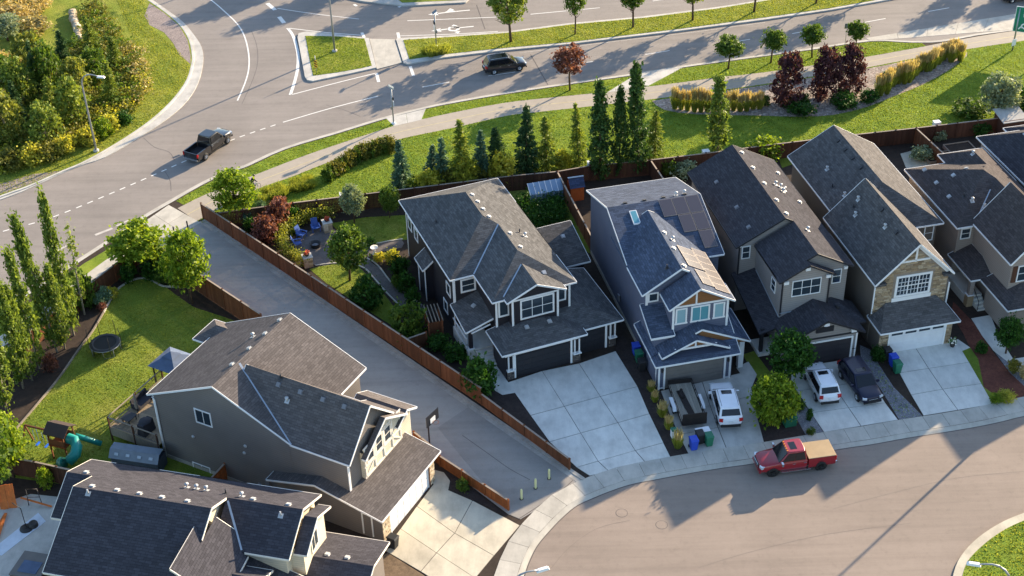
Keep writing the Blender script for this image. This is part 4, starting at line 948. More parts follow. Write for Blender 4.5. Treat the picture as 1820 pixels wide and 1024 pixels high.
patch('front_walk', [(1726, 568), (1760, 562), (1775, 600), (1800, 640), (1790, 645), (1765, 625), (1746, 600)], 'concrete_drive', .126)
patch('mulch_bed', [(1094, 626), (1133, 689), (1192, 815), (1222, 810), (1172, 697), (1110, 600), (1098, 600)], 'mulch_dark', .114)
patch('mulch_bed', [(880, 696), (916, 700), (945, 745), (1000, 815), (940, 770), (860, 715)], 'mulch_dark', .112)
patch('mulch_bed', [(766, 838), (800, 842), (870, 895), (915, 930), (890, 912), (797, 872), (800, 856), (788, 843)], 'mulch_dark', .112)
patch('side_lawn', [(1320, 632), (1340, 626), (1375, 672), (1360, 690), (1340, 668)], 'lawn_lush', .112)
patch('mulch_bed', [(1335, 690), (1358, 786), (1432, 775), (1415, 745), (1388, 700), (1360, 688)], 'mulch_dark', .110)
patch('rock_bed', [(1413, 742), (1432, 775), (1463, 770), (1440, 735), (1418, 705)], 'gravel_grey', .114)
patch('rock_bed', [(1528, 615), (1550, 625), (1562, 650), (1588, 690), (1639, 741), (1598, 748), (1572, 705), (1530, 640)], 'gravel_grey', .112)
patch('mulch_bed', [(1694, 538), (1735, 580), (1765, 628), (1795, 665), (1822, 690), (1818, 710), (1785, 716), (1745, 690), (1733, 640), (1712, 595), (1690, 560)], 'mulch_red', .116)
patch('side_lawn', [(1700, 630), (1724, 620), (1738, 640), (1748, 690), (1785, 716), (1766, 720)], 'lawn_lush', .118)
patch('rock_bed', [(1768, 628), (1800, 642), (1812, 665), (1838, 704), (1822, 690), (1795, 665)], 'gravel_grey', .118)
patch('gravel_bed', [(690, 985), (750, 1022), (800, 1060), (660, 1060), (660, 1000)], 'mulch_brown', .112)
# back yards
patch('back_lawn', [(250, 497), (290, 508), (345, 548), (462, 590), (560, 680), (420, 800), (330, 870), (20, 850), (30, 765), (100, 682), (165, 592), (190, 552), (215, 512)], 'lawn_lush', .112, 2)
def edging(pts, mat, w=.1, h=.1, z=.1, name='edging'):
    l = smooth(PS(pts), 4); b = MB()
    for a, c in zip(l, l[1:]): b.bar(Vector((a.x, a.y, z+h/2)), Vector((c.x, c.y, z+h/2)), w, h)
    return struct(b.obj(name, mat))
edging([(30, 765), (100, 682), (140, 625), (165, 592), (185, 558)], 'wood_grey', .12, .16, name='timber_edging')
edging([(185, 558), (205, 522), (225, 506), (250, 497), (272, 502), (290, 511), (318, 512)], 'concrete_walk', .14, .12)
patch('back_lawn', [(550, 480), (592, 470), (639, 477), (661, 499), (692, 536), (706, 556), (712, 590), (640, 545), (580, 505)], 'lawn_lush', .112)
patch('back_lawn', [(589, 399), (650, 388), (722, 384), (726, 427), (661, 436), (634, 432), (600, 412)], 'lawn_lush', .112)
patch('gravel_walk', [(530, 424), (574, 402), (592, 408), (636, 433), (680, 433), (714, 428), (714, 442), (680, 449), (652, 461), (677, 480), (708, 514), (746, 542), (760, 556), (730, 560), (711, 546), (689, 524), (661, 492), (639, 475), (592, 471), (561, 474), (524, 442)], 'gravel_path', .116, 2)
edging([(652, 461), (665, 468), (677, 480), (692, 500), (708, 514), (728, 528), (750, 545)], 'concrete_walk', .12, .08)
edging([(561, 474), (592, 470), (615, 471), (639, 475), (652, 482), (661, 492), (675, 508), (689, 524), (711, 546)], 'concrete_walk', .12, .08)
edging([(600, 412), (634, 431), (661, 436), (690, 431), (716, 427)], 'concrete_walk', .12, .08)
patch('garden_lawn', [(890, 345), (930, 335), (1000, 330), (1045, 410), (1055, 455), (1000, 430), (935, 400)], 'lawn_lush', .108)
patch('patio', [(1600, 275), (1650, 262), (1690, 296), (1640, 318), (1610, 300)], 'concrete_warm', .114)
patch('back_lawn', [(1380, 275), (1410, 265), (1420, 290), (1390, 300)], 'lawn_lush', .112)
patch('rock_bed', [(1159, 181), (1250, 168), (1340, 156), (1473, 135), (1532, 125.5), (1622, 108), (1690, 96), (1714, 93), (1718, 101), (1690, 124), (1640, 152), (1590, 172), (1540, 192), (1480, 206), (1420, 209), (1340, 207), (1240, 205), (1180, 197)], 'river_rock', .124, 2)
patch('patio', [(-20, 905), (55, 880), (130, 888), (150, 900), (60, 1040), (-60, 1030)], 'concrete', .118)

# ------------------------------------------------------------------ fences: every panel and post a part, boards modelled
def fence(label, pts, H, wood, group='wooden board fences', capm='wood_cap', bay=2.44):
    Hs = H if isinstance(H, (list, tuple)) else [H]*len(pts)
    root = thing('board_fence', label, 'fence', (pts[0].x, pts[0].y, .1), 0, group); o0 = Vector((pts[0].x, pts[0].y, 0))
    for s in range(len(pts)-1):
        a, c = Vector((pts[s].x, pts[s].y, 0))-o0, Vector((pts[s+1].x, pts[s+1].y, 0))-o0; d = c-a; L = d.length
        if L < .3: continue
        n = max(1, round(L/bay)); pl = L/n; ang = math.atan2(d.y, d.x); Hh = Hs[s]-.1
        b = MB(); nb = max(2, int(pl/.145))
        for i in range(nb):
            x0 = .06+(pl-.12)*i/nb; x1 = .06+(pl-.12)*(i+1)/nb
            b.bx(x0+.004, x1-.004, -.012+random.uniform(-.006, .006), .012+random.uniform(-.006, .006), .06, Hh-.06+random.uniform(-.008, .004))
        for z in (.3, Hh*.55, Hh-.2): b.bx(.05, pl-.05, .014, .055, z-.045, z+.045)
        b.bx(.05, pl-.05, -.03, .03, .02, .14)
        me = b.mesh('panel', wood, uv=False); cb = MB(); cb.bx(0, pl, -.07, .07, Hh-.06, Hh-.015); mc = cb.mesh('cap_rail', capm, uv=False)
        pb = MB(); pb.box((0, 0, Hh/2), (.13, .13, Hh)); pb.taper((0, 0, Hh), (.17, .17), (.06, .06), .08); mp = pb.mesh('post', wood, uv=False)
        for i in range(n):
            q = a+d*(i/n)
            for m, nm in ((me, 'panel'), (mc, 'cap_rail'), (mp, 'post')): link(nm, m, root, q, ang)
        if s == len(pts)-2: link('post', mp, root, c, ang)
    return root
m_wood('wood_mid', '6f4730', .22)
a, m_, c = P(357, 361, FZ), P(855, 689, FZ), P(1012, 815, 1.25)
fence('long brown board fence along the right side of the alley', [a, m_, c], [1.85, 1.25, 1.25], 'wood_mid')
fence('dark brown back fence behind the black sided house', [backf[0], backf[2], backf[4], backf[6], P(990, 304.5, FZ)], 1.85, 'wood_dark')
fence('dark back fence behind the grey solar panel house', [P(990, 304.5, FZ)]+[backf[7], backf[8]], 1.85, 'wood_dark')
fence('dark back fence behind the taupe house', [backf[8], backf[9], P(1372, 256.5, FZ)], 1.85, 'wood_dark')
fence('dark back fence behind the stone fronted house', [P(1372, 256.5, FZ), backf[11], backf[12]], 1.85, 'wood_dark')
fence('dark back fence at the far right by the grey green tree', [backf[12], backf[13], backf[14], backf[15]], 1.85, 'wood_dark')
fence('fence dividing the vegetable garden from the orange playhouse yard', [P(991, 305.5, FZ), P(1052, 421, FZ)], 1.85, 'wood_mid')
fence('short fence stub running down from the back fence beside columnar trees', [P(1157, 285, FZ), P(1180, 319, FZ)], 1.85, 'wood_dark')
fence('fence dividing the patio yard from the raised garden boxes', [P(1629, 228, FZ), P(1680, 275, FZ)], 1.85, 'wood_mid')
cor = P(263, 424, FZ)
fence('dark fence behind the trampoline lawn along the sidewalk', [P(-60, 672, FZ), P(60, 582, FZ), P(169, 496, FZ), cor], 1.85, 'wood_mid')
fence('fence on the left side of the alley beside the trampoline lawn', [P(263, 424, 2.35), P(362, 492, 2.35), P(463, 558, 2.35)], 2.35, 'wood_mid')  # extra height added so its shadow reaches farther over the lawn
fence('low reddish fence beside the warm concrete driveway at the alley mouth', [P(735, 765, 1.6), P(781, 803.5, 1.5), P(903, 889, 1.1)], [1.5, 1.15, 1.15], 'wood_orange')
fence('brown fence between the play tower lawn and the lower left patio', [P(-60, 800, FZ), P(60, 820, FZ), P(140, 838, FZ)], 1.85, 'wood_dark')
fence('short gate fence beside the charcoal house wall', [P(399, 823, 1.7), P(374, 850, 1.7)], 1.7, 'wood_orange')
# gate pergola beside the black house
pg = thing('pergola_gate', 'small wooden pergola gate between alley fence and black house', 'pergola', P(765, 600)); c0 = P(765, 600)
q = [P(762, 602)-c0, P(786, 598)-c0]; e = (q[1]-q[0]).normalized(); nrm = Vector((-e.y, e.x, 0))
for s in (-.5, 1.0):
    for p in q: b = MB(); b.box(p+nrm*s+Vector((0, 0, 1.15)), (.13, .13, 2.3)); b.obj('post', 'wood_mid', pg)
for i in range(5):
    b = MB(); m = q[0]+(q[1]-q[0])*(i/4); b.bar(m-nrm*.9+Vector((0, 0, 2.36)), m+nrm*1.5+Vector((0, 0, 2.36)), .06, .12); b.obj('rafter', 'wood_grey', pg)
b = MB(); b.bar(q[0]+Vector((0, 0, .9)), q[1]+Vector((0, 0, .9)), .05, 1.4); b.obj('gate', 'wood_mid', pg)
fence('short fence joining the pergola gate to the alley fence', [P(723, 602, 1.5), P(757, 590, 1.5)], 1.5, 'wood_mid')

# ------------------------------------------------------------------ street furniture
def lamp(base, h, ang, label, arm=1.9, group='street lamps'):
    t = thing('street_lamp', label, 'street lamp', base, ang, group)
    b = MB(); b.lathe((0, 0, 0), [(.3, 0), (.3, .3), (.24, .36), (.02, .36)], 14); b.obj('base', 'concrete', t)
    R_ = arm*.6; pts = [(0, 0, .3), (0, 0, h*.5), (0, 0, h-R_)]+[(R_-R_*math.cos(x), 0, h-R_+R_*math.sin(x)) for x in (.4, .8, 1.2, 1.57)]+[(arm*.85, 0, h-.08), (arm, 0, h-.16)]
    b = MB(); b.tube(pts, [.12, .10, .085, .08, .075, .07, .06, .055, .05], 10); b.obj('pole', 'galv', t)
    b = MB(); b.taper((arm+.3, 0, h-.26), (.85, .28), (.6, .2), .16, 0); b.obj('lamp_head', 'white_plastic', t)
    return t
lb = P(171.7, 271); lamp(lb, htop(lb, 131), R(-12), 'curved street lamp standing on the grass of the park corner')
lb = P(595.3, 93.7); lamp(lb, 9.5, R(40), 'tall street lamp rising out of the top of the picture from the median')
m = lamp(P(870, 1105), 9.0, R(20), 'street lamp with only its head visible at the bottom edge beside the curved sidewalk')
hx = P(962, 1013, 8.8); bx_ = P(918, 1026, 8.8); d = (hx-bx_).normalized(); m.location = (hx.x-d.x*2.1, hx.y-d.y*2.1, 0); m.rotation_euler[2] = math.atan2(d.y, d.x)
m = lamp(P(1900, 1100), 9.0, 0, 'street lamp with only its head visible above the grassy island')
hx = P(1734, 1003, 8.8); bx_ = P(1800, 1013, 8.8); d = (hx-bx_).normalized(); m.location = (hx.x-d.x*2.1, hx.y-d.y*2.1, 0); m.rotation_euler[2] = math.atan2(d.y, d.x)
lamp(P(1836, 702), 9.5, R(200), 'street lamp on the sidewalk beyond the right edge')
lamp(P(560, -95), 9.5, R(150), 'street lamp beyond the top edge')
m_plain('beacon_yellow', 'e0b23a', .5); m_plain('sign_green', '0f7a5f', .5, var=.05); m_plain('sign_white', 'e8eaea', .5, var=.02); m_plain('marker_yellow', 'e8b420', .5); m_plain('marker_black', '1d1d1d', .5)
t = NT('solar_blue'); t.done(lin('26324a'), .15, 0, .7)
def beacon(base, h, ang, label):
    t = thing('crossing_beacon', label, 'beacon', base, ang, 'pedestrian crossing beacons')
    b = MB(); b.lathe((0, 0, 0), [(.22, 0), (.22, .22), (.16, .26), (.02, .26)], 12); b.obj('base', 'white_plastic', t)
    b = MB(); b.tube([(0, 0, .2), (0, 0, h-.15)], .075, 10); b.obj('pole', 'galv', t)
    b = MB(); b.box((0, 0, h), (.62, .5, .05), 0, 0, Matrix.Rotation(R(35), 3, 'Y')); b.obj('solar_panel', 'solar_blue', t)
    b = MB(); b.box((0, 0, h-.05), (.6, .52, .05), 0, 0, Matrix.Rotation(R(35), 3, 'Y')); b.obj('panel_back', 'white_plastic', t)
    b = MB(); b.box((.12, 0, h*.7), (.12, .55, .3)); b.obj('beacon_bar', 'iron', t)
    b = MB(); b.box((.14, 0, h*.56), (.03, .6, .6)); b.obj('sign_plate', 'sign_white', t)
    b = MB(); b.box((-.12, 0, h*.45), (.16, .18, .35)); b.obj('control_box', 'galv', t)
    return t
lb = P(700, 221.5); beacon(lb, htop(lb, 154), R(10), 'solar crossing beacon pole on the near side by the footpath ramp')
lb = P(775.7, 84.7); beacon(lb, htop(lb, 21), R(190), 'solar crossing beacon pole in the ornamental grass of the median')
lb = P(563, 133); t = thing('hazard_marker', 'yellow and black striped marker post on the median nose', 'marker', lb+Vector((0, 0, .15)), 0)
b = MB(); b.tube([(0, 0, 0), (0, 0, 2.2)], .035, 8); b.obj('post', 'galv', t)
b = MB(); b.box((0, -.05, 1.2), (.32, .02, .95)); pl_ = b.obj('plate', 'marker_yellow', t)
for i in range(3):
    b = MB(); z = .85+i*.3; b.add([(-.16, -.065, z+.1), (.16, -.065, z-.1), (.16, -.065, z+.04), (-.16, -.065, z+.24)], [(0, 1, 2, 3)]); b.obj('stripe', 'marker_black', pl_)
lb = P(1501, 86); t = thing('road_sign', 'small sign on a thin pole between the lollipop trees', 'sign', lb, 0)
b = MB(); b.tube([(0, 0, 0), (0, 0, 2.9)], .03, 8); b.obj('post', 'galv', t); b = MB(); b.box((0, 0, 2.75), (.55, .03, .6)); b.obj('plate', 'galv', t)
lb = P(1501, 86)
lb = P(1799, 91); t = thing('guide_sign', 'big green road guide sign with white route diagram at the right edge', 'sign', lb, 0)
gsx = Vector((.93, -.36, 0)).normalized()
for s in (0, 4.2): b = MB(); b.tube([gsx*s, gsx*s+Vector((0, 0, 5.2))], .09, 10); b.obj('post', 'galv', t)
sa = math.atan2(gsx.y, gsx.x); b = MB(); b.box(gsx*2.1+Vector((0, 0, 3.9)), (5.0, .05, 3.0), sa); b.obj('border', 'sign_white', t)
nf = Vector((gsx.y, -gsx.x, 0)); b = MB(); b.box(gsx*2.1+Vector((0, 0, 3.9))+nf*.02, (4.86, .06, 2.86), sa); sf = b.obj('sign_face', 'sign_green', t)
S_ = lambda x, z: gsx*x+Vector((0, 0, z))+nf*.065
b = MB()
ctr = [(.45, 2.9), (.5, 3.3), (.85, 3.5), (1.0, 3.9), (.6, 4.25), (.55, 4.6), (.75, 4.9)]
for p, q in zip(ctr, ctr[1:]): b.bar(S_(*p), S_(*q), .02, .16)
for p in (.2, .95): b.bar(S_(.45, 3.1), S_(p, 2.75), .02, .14)
b.bar(S_(.75, 4.95), S_(.5, 4.75), .02, .1); b.bar(S_(.75, 4.95), S_(1.0, 4.8), .02, .1); b.obj('route_diagram', 'sign_white', sf)
b = MB(); b.box(Vector((-.05, -.2, 1.15)), (.6, .04, .75), .5); b.obj('notice_plate', 'sign_white', t)
for i, (x, y) in enumerate(((927, 889), (952, 870), (976, 853))):
    t = thing('bollard', ['pale yellow bollard nearest the low reddish fence', 'pale yellow bollard in the middle of the alley mouth', 'pale yellow bollard nearest the long alley fence'][i], 'bollard', P(x, y)+Vector((0, 0, .12)), 0, 'alley bollards')
    b = MB(); b.lathe((0, 0, 0), [(.085, 0), (.085, .85), (.07, .93), (.03, .97), (.001, .98)], 12); b.obj('post', 'bollard_cream' if 'bollard_cream' in MATS else m_plain('bollard_cream', 'cfcf9a', .6), t)
    b = MB(); b.lathe((0, 0, 0), [(.15, .0), (.15, .03), (.09, .03)], 12); b.obj('base_plate', 'iron', t)
for i, (x, y) in enumerate(((311, 422), (335, 412))):
    tag(MB().tube([(0, 0, 0), (0, 0, 1.0), (0, 0, 1.1)], [.07, .07, .04], 8).obj('bollard', 'iron'), ['dark steel bollard at the alley apron behind the leafy tree', 'dark steel bollard at the alley apron nearer the long fence'][i], 'bollard', 'alley apron bollards').location = P(x, y)+Vector((0, 0, .12))
# basketball hoop
hb = P(764, 795); t = thing('basketball_hoop', 'basketball hoop on a black pole beside the alley', 'basketball hoop', hb, R(-35))
b = MB(); b.tube([(0, 0, 0), (0, 0, 2.4), (.35, 0, 3.0)], .06, 8); b.obj('pole', 'iron', t)
b = MB(); b.box((.45, 0, 3.15), (.05, 1.5, 1.0)); b.obj('backboard', 'trim_black', t); b = MB(); b.box((.49, 0, 3.0), (.03, .6, .45)); b.obj('target_square', 'sign_white', t)
b = MB(); b.tube([(.75+.23*math.cos(x), .23*math.sin(x), 2.85) for x in np.linspace(0, 6.283, 17)], .012, 6); b.obj('rim', 'wood_orange', t)

# ------------------------------------------------------------------ bins
m_plain('bin_black', '222224', .6, var=.05); m_plain('bin_blue', '2448b8', .55, var=.05); m_plain('bin_green', '1f6b50', .55, var=.05)
def bin_(px, py, col, label, ang):
    t = thing('wheelie_bin', label, 'bin', P(px, py)+Vector((0, 0, .13)), ang, 'wheelie bins'); m = 'bin_'+col
    b = MB(); b.taper((0, 0, .06), (.46, .5), (.58, .68), .94); b.obj('body', m, t)
    b = MB(); b.taper((0, 0, 1.0), (.64, .76), (.56, .6), .09); b.obj('lid', m, t)
    b = MB(); b.tube([(-.25, .4, .97), (.25, .4, .97)], .025, 6); b.obj('handle', m, t)
    for s in (-.26, .26): b = MB(); b.lathe((s, .27, .12), [(.001, -.03), (.12, -.03), (.12, .03), (.001, .03)], 10, axis='X'); b.obj('wheel', 'rubber', t)
A3 = R(102.3-90)
for a_ in ((1130, 632, 'blue', 'blue bin in the narrow passage beside the grey house'), (1135, 645, 'green', 'green bin in the narrow passage between blue and black bins'), (1140, 660, 'black', 'black bin in the narrow passage beside the grey house')): bin_(*a_, A3)
for a_ in ((1232, 800, 'blue', 'blue bin at the foot of the driveway beside the trailer'), (1259, 793, 'green', 'green bin at the foot of the driveway by the white roof rack car'), (1243, 789, 'black', 'black bin behind the blue one at the trailer tailgate')): bin_(*a_, A3)
for a_ in ((1575, 640, 'black', 'black bin beside the white garage door'), (1586, 652, 'blue', 'blue bin between the black and green ones by the white garage door'), (1593, 664, 'green', 'green bin at the edge of the stone house driveway')): bin_(*a_, A3)
bin_(700, 975, 'black', 'black bin at the corner of the warm concrete driveway', R(60))

# ------------------------------------------------------------------ back yard things, H1 lot
lb = P(190, 625); t = thing('trampoline', 'round black trampoline on blue legs on the shaded lawn', 'trampoline', lb+Vector((0, 0, .11)))
Rt = 1.25; b = MB(); b.lathe((0, 0, .8), [(.001, 0), (Rt-.12, 0)], 36); b.obj('mat', 'rubber', t)
b = MB(); b.lathe((0, 0, .8), [(Rt-.3, .02), (Rt-.28, .05), (Rt, .05), (Rt, -.06), (Rt-.12, -.06)], 36); b.obj('pad', 'iron', t)
b = MB(); b.lathe((0, 0, .76), [(Rt, -.03), (Rt+.05, 0), (Rt, .04)], 36); b.obj('frame_ring', 'galv', t)
for i in range(4):
    a_ = i*math.pi/2+.4; b = MB(); p = [Vector((math.cos(a_+d)*Rt, math.sin(a_+d)*Rt, 0)) for d in (-.35, .35)]
    b.tube([p[0]+Vector((0, 0, .75)), p[0]+Vector((0, 0, .03)), p[1]+Vector((0, 0, .03)), p[1]+Vector((0, 0, .75))], .025, 6); b.obj('leg', 'galv', t)
for i in range(6):
    a_ = i*math.pi/3; b = MB(); e = Vector((math.cos(a_)*(Rt+.1), math.sin(a_)*(Rt+.1), 0)); b.tube([e+Vector((0, 0, .2)), e*1.03+Vector((0, 0, 1.6)), e*.97+Vector((0, 0, 2.3))], .025, 6); b.obj('net_pole', 'iron', t)
m_plain('plastic_teal', '1f8c84', .4); m_plain('plastic_blue', '2f6bd0', .45); m_plain('roof_dk_wood', '3a2c28', .7)
lb = P(118, 810); t = thing('play_tower', 'wooden play tower with dark gable roof, green tube slide and swing beam', 'playset', lb+Vector((0, 0, .11)), R(-20))
for x in (-.65, .65):
    for y in (-.65, .65): b = MB(); b.box((x, y, 1.3), (.1, .1, 2.6)); b.obj('post', 'wood_mid', t)
b = MB(); b.bx(-.75, .75, -.75, .75, 1.35, 1.43); b.obj('deck_floor', 'wood_cedar', t)
for s in (-1, 1):
    b = MB(); b.bx(-.72, .72, s*.68-.02, s*.68+.02, 1.45, 2.0); b.obj('side_board', 'wood_mid', t)
    b = MB(); b.bar((0, s*.0, 0), (0, 0, 0), .1, .1) if False else b.add([(-.95, s*.85, 2.5), (.95, s*.85, 2.5), (.95, 0, 3.05), (-.95, 0, 3.05), (-.95, s*.85, 2.56), (.95, s*.85, 2.56), (.95, 0, 3.11), (-.95, 0, 3.11)], [(0, 1, 2, 3), (7, 6, 5, 4), (0, 4, 5, 1), (3, 2, 6, 7), (1, 5, 6, 2), (0, 3, 7, 4)]); b.obj('roof_board', 'roof_dk_wood', t)
b = MB(); b.bar((-.65, 0, 2.15), (-3.3, 0, 2.15), .1, .14); b.obj('swing_beam', 'wood_mid', t)
for s in (-.7, .7): b = MB(); b.bar((-3.2, 0, 2.15), (-3.4, s, 0), .09, .09); b.obj('beam_leg', 'wood_mid', t)
for x in (-1.6, -2.4):
    b = MB(); b.tube([(x, -.2, 2.1), (x, -.2, .5)], .012, 5); b.tube([(x, .2, 2.1), (x, .2, .5)], .012, 5); b.box((x, 0, .48), (.2, .46, .04)); b.obj('swing', 'plastic_blue', t)
b = MB(); pts = [(.6, 0, 1.8), (1.1, 0, 1.75), (1.5, -.3, 1.5), (1.6, -.8, 1.15), (1.3, -1.25, .8), (.8, -1.35, .5), (.4, -1.2, .35)]; b.tube(pts, [.42]*7, 12, cap=False); b.obj('tube_slide', 'plastic_teal', t)
b = MB(); b.tube([(.6, .8, 1.4), (1.3, 1.2, .9), (2.2, 1.6, .35)], .22, 8); b.obj('green_slide', 'plastic_teal', t)
lb = P(250, 830); t = thing('garden_shed', 'low grey plastic storage shed with ridged roof beside the deck', 'shed', lb+Vector((0, 0, .1)), R(-14))
m_plain('shed_grey', '6f7a86', .6); m_plain('shed_wall', '3c4450', .6)
b = MB(); b.bx(-1.9, 1.9, -.75, .75, 0, 1.2); b.obj('wall', 'shed_wall', t)
for s in (-1, 1): b = MB(); b.add([(-2, s*.85, 1.2), (2, s*.85, 1.2), (2, s*.35, 1.75), (-2, s*.35, 1.75)], [(0, 1, 2, 3) if s < 0 else (3, 2, 1, 0)]); b.obj('roof_side', 'shed_grey', t)
b = MB(); b.bx(-2, 2, -.35, .35, 1.7, 1.76); b.obj('roof_top', 'shed_grey', t)
for i in range(4): b = MB(); b.box((-1.4+i*.93, -.62, 1.5), (.3, .2, .06), 0, 0, Matrix.Rotation(R(47), 3, 'X')); b.obj('roof_tab', 'flashing', t)
# deck
dk = thing('raised_deck', 'raised timber deck with grey rails behind the charcoal house', 'deck', H1.root.location, R(151.5-90))
u0, u1, v0, v1, dz = .1, 6.6, 19.4, 24.2, 1.4
nb = 24
for i in range(nb):
    b = MB(); b.bx(u0+(u1-u0)*i/nb+.006, u0+(u1-u0)*(i+1)/nb-.006, v0, v1, dz-.04, dz); b.obj('plank', 'deck_board' if 'deck_board' in MATS else m_wood('deck_board', 'a08f78', .14), dk)
b = MB(); b.bx(u0-.03, u0, v0, v1, .6, dz-.05); b.bx(u0, u1, v1, v1+.03, .6, dz-.05); b.bx(u1, u1+.03, v0, v1, .6, dz-.05); b.obj('skirt', 'wood_grey', dk)
for u, v in ((u0, v0+.1), (u0, (v0+v1)/2), (u0, v1), ((u0+u1)/2, v1), (u1, v1), (u1, (v0+v1)/2)): b = MB(); b.box((u, v, dz/2+.5), (.1, .1, dz+1.0)); b.obj('rail_post', 'wood_dark', dk)
for z in (dz+.95, dz+.15):
    for p, q in (((u0, v0), (u0, v1)), ((u0, v1), (u1, v1)), ((u1, v1), (u1, v0))): b = MB(); b.bar((*p, z), (*q, z), .09, .05); b.obj('rail', 'wood_grey', dk)
b = MB()
for p, q in (((u0, v0), (u0, v1)), ((u0, v1), (u1, v1))):
    n = int(math.hypot(q[0]-p[0], q[1]-p[1])/.13)
    for i in range(n): b.box((p[0]+(q[0]-p[0])*i/n, p[1]+(q[1]-p[1])*i/n, dz+.55), (.02, .02, .8))
b.obj('balusters', 'iron', dk)
TL = lambda u, v, z=0: H1.root.matrix_basis @ Vector((u, v, z))
m_plain('fabric_dark', '34343c', .9); m_plain('fabric_slate', '55647e', .9); m_plain('cushion', '6c7484', .9)
t = thing('barbecue', 'covered black barbecue standing against the deck rail', 'barbecue', TL(.9, 21.2, dz), R(61)); b = MB(); b.taper((0, 0, 0), (1.3, .7), (1.2, .55), 1.05); b.obj('cover', 'fabric_dark', t); b = MB(); b.lathe((0, 0, 1.05), [(.5, 0), (.4, .12), (.01, .16)], 8); b.obj('hood', 'fabric_dark', t)
t = thing('patio_sofa', 'dark wicker sofa on the deck', 'sofa', TL(3.4, 23.6, dz), R(61))
b = MB(); b.bx(-.9, .9, -.4, .4, .1, .4); b.obj('seat', 'fabric_dark', t); b = MB(); b.bx(-.9, .9, .3, .45, .3, .85); b.obj('backrest', 'fabric_dark', t)
for s in (-.85, .85): b = MB(); b.box((s, 0, .35), (.14, .8, .5)); b.obj('armrest', 'fabric_dark', t)
t = thing('deck_table', 'low dark table on the deck', 'table', TL(1.3, 23.2, dz), R(61)); b = MB(); b.bx(-.5, .5, -.4, .4, .42, .48); b.obj('table_top', 'trim_black', t)
for x, y in ((-.4, -.3), (.4, -.3), (.4, .3), (-.4, .3)): b = MB(); b.box((x, y, .21), (.06, .06, .42)); b.obj('leg', 'trim_black', t)
t = thing('closed_parasol', 'folded tan parasol leaning over the deck rail', 'parasol', TL(2.0, 22.9, dz), 0); b = MB(); b.tube([(0, 0, 0), (0, 0, 2.3)], .025, 6); b.obj('pole', 'iron', t); b = MB(); b.lathe((0, 0, .9), [(.12, 0), (.16, .2), (.06, 1.4), (.01, 1.5)], 8); b.obj('canopy', 'wood_grey', t)
# gazebo
t = thing('gazebo', 'blue grey hip roofed gazebo behind the charcoal house', 'gazebo', TL(7.4, 23.6), R(61))
for x in (-1.1, 1.1):
    for y in (-1.1, 1.1): b = MB(); b.box((x, y, 1.45), (.1, .1, 2.9)); b.obj('post', 'iron', t)
for nm, z0, r0, r1, hh, mt in (('canopy', 2.85, 1.4, .4, .6, 'fabric_slate'), ('top_canopy', 3.47, .55, .02, .35, 'fabric_slate')):
    b = MB(); b.taper((0, 0, z0), (2*r0, 2*r0), (2*r1, 2*r1), hh); b.obj(nm, mt, t)
# lower left patio clutter
m_plain('orange_board', 'c4692a', .7, var=.2); m_plain('sheet_white', 'c9d2de', .7, var=.08)
pt = P(18, 905); t = thing('plank_pile', 'orange boards leaning and lying in a pile on the patio', 'boards', pt+Vector((0, 0, .12)), R(15))
for i in range(6): b = MB(); b.box((-.55+i*.2, .3+random.uniform(-.1, .1), .85), (.19, .04, 1.9), 0, 0, Matrix.Rotation(R(-22), 3, 'X')); b.obj('board', 'orange_board', t)
for i in range(4): b = MB(); b.box((-.9+i*.12, -1.9, .05+.03*i), (.2, 2.6, .035), R(-25+4*i)); b.obj('board', 'orange_board', t)
b = MB(); b.bar((.9, .2, .6), (3.0, -.9, .1), .14, .06); b.obj('board', 'orange_board', t)
pt = P(30, 950); tag(MB().prism([(-.6, -2.4), (.5, -2.2), (1.2, 1.8), (.1, 2.3)], 0, .02).obj('plastic_sheet', 'sheet_white'), 'long pale plastic sheet spread on the lower left patio', 'sheet').location = pt+Vector((0, 0, .125)); bpy.data.objects['plastic_sheet'].rotation_euler[2] = R(-25)
pt = P(48, 942); t = thing('umbrella_base', 'round black umbrella base with upright pole on the patio', 'umbrella base', pt+Vector((0, 0, .12)))
b = MB(); b.lathe((0, 0, 0), [(.5, 0), (.48, .08), (.1, .12), (.001, .12)], 20); b.obj('base', 'iron', t); b = MB(); b.tube([(0, 0, .1), (0, 0, 2.0), (-.5, 0, 2.6)], .03, 6); b.obj('pole', 'iron', t)
b = MB(); b.lathe((.45, .25, 0), [(.35, 0), (.33, .3), (.3, .34), (.001, .34)], 14); b.obj('weight', 'iron', t)
pt = P(64, 900); t = thing('patio_cart', 'black metal frame with wooden handle on the patio', 'cart', pt+Vector((0, 0, .12)))
b = MB(); b.tube([(-.5, 0, 0), (-.4, 0, 1.6), (.4, 0, 1.6), (.5, 0, 0)], .03, 6); b.tube([(-.45, 0, .8), (.45, 0, .8)], .025, 6); b.obj('frame', 'iron', t)
pt = P(54, 1010); t = thing('hot_tub', 'square hot tub with brown cover at the bottom left edge', 'hot tub', P(62, 1022)+Vector((0, 0, .1)), R(-14)); b = MB(); b.bx(-1.1, 1.1, -1.1, 1.1, 0, .8); b.obj('cabinet', 'wood_dark', t); b = MB(); b.bx(-1.15, 1.15, -1.15, 1.15, .81, .92); b.obj('cover', 'door_grey', t)
b = MB(); b.bx(-.7, .7, -.8, .3, .93, .96); b.obj('cover_panel', 'fabric_slate', t)

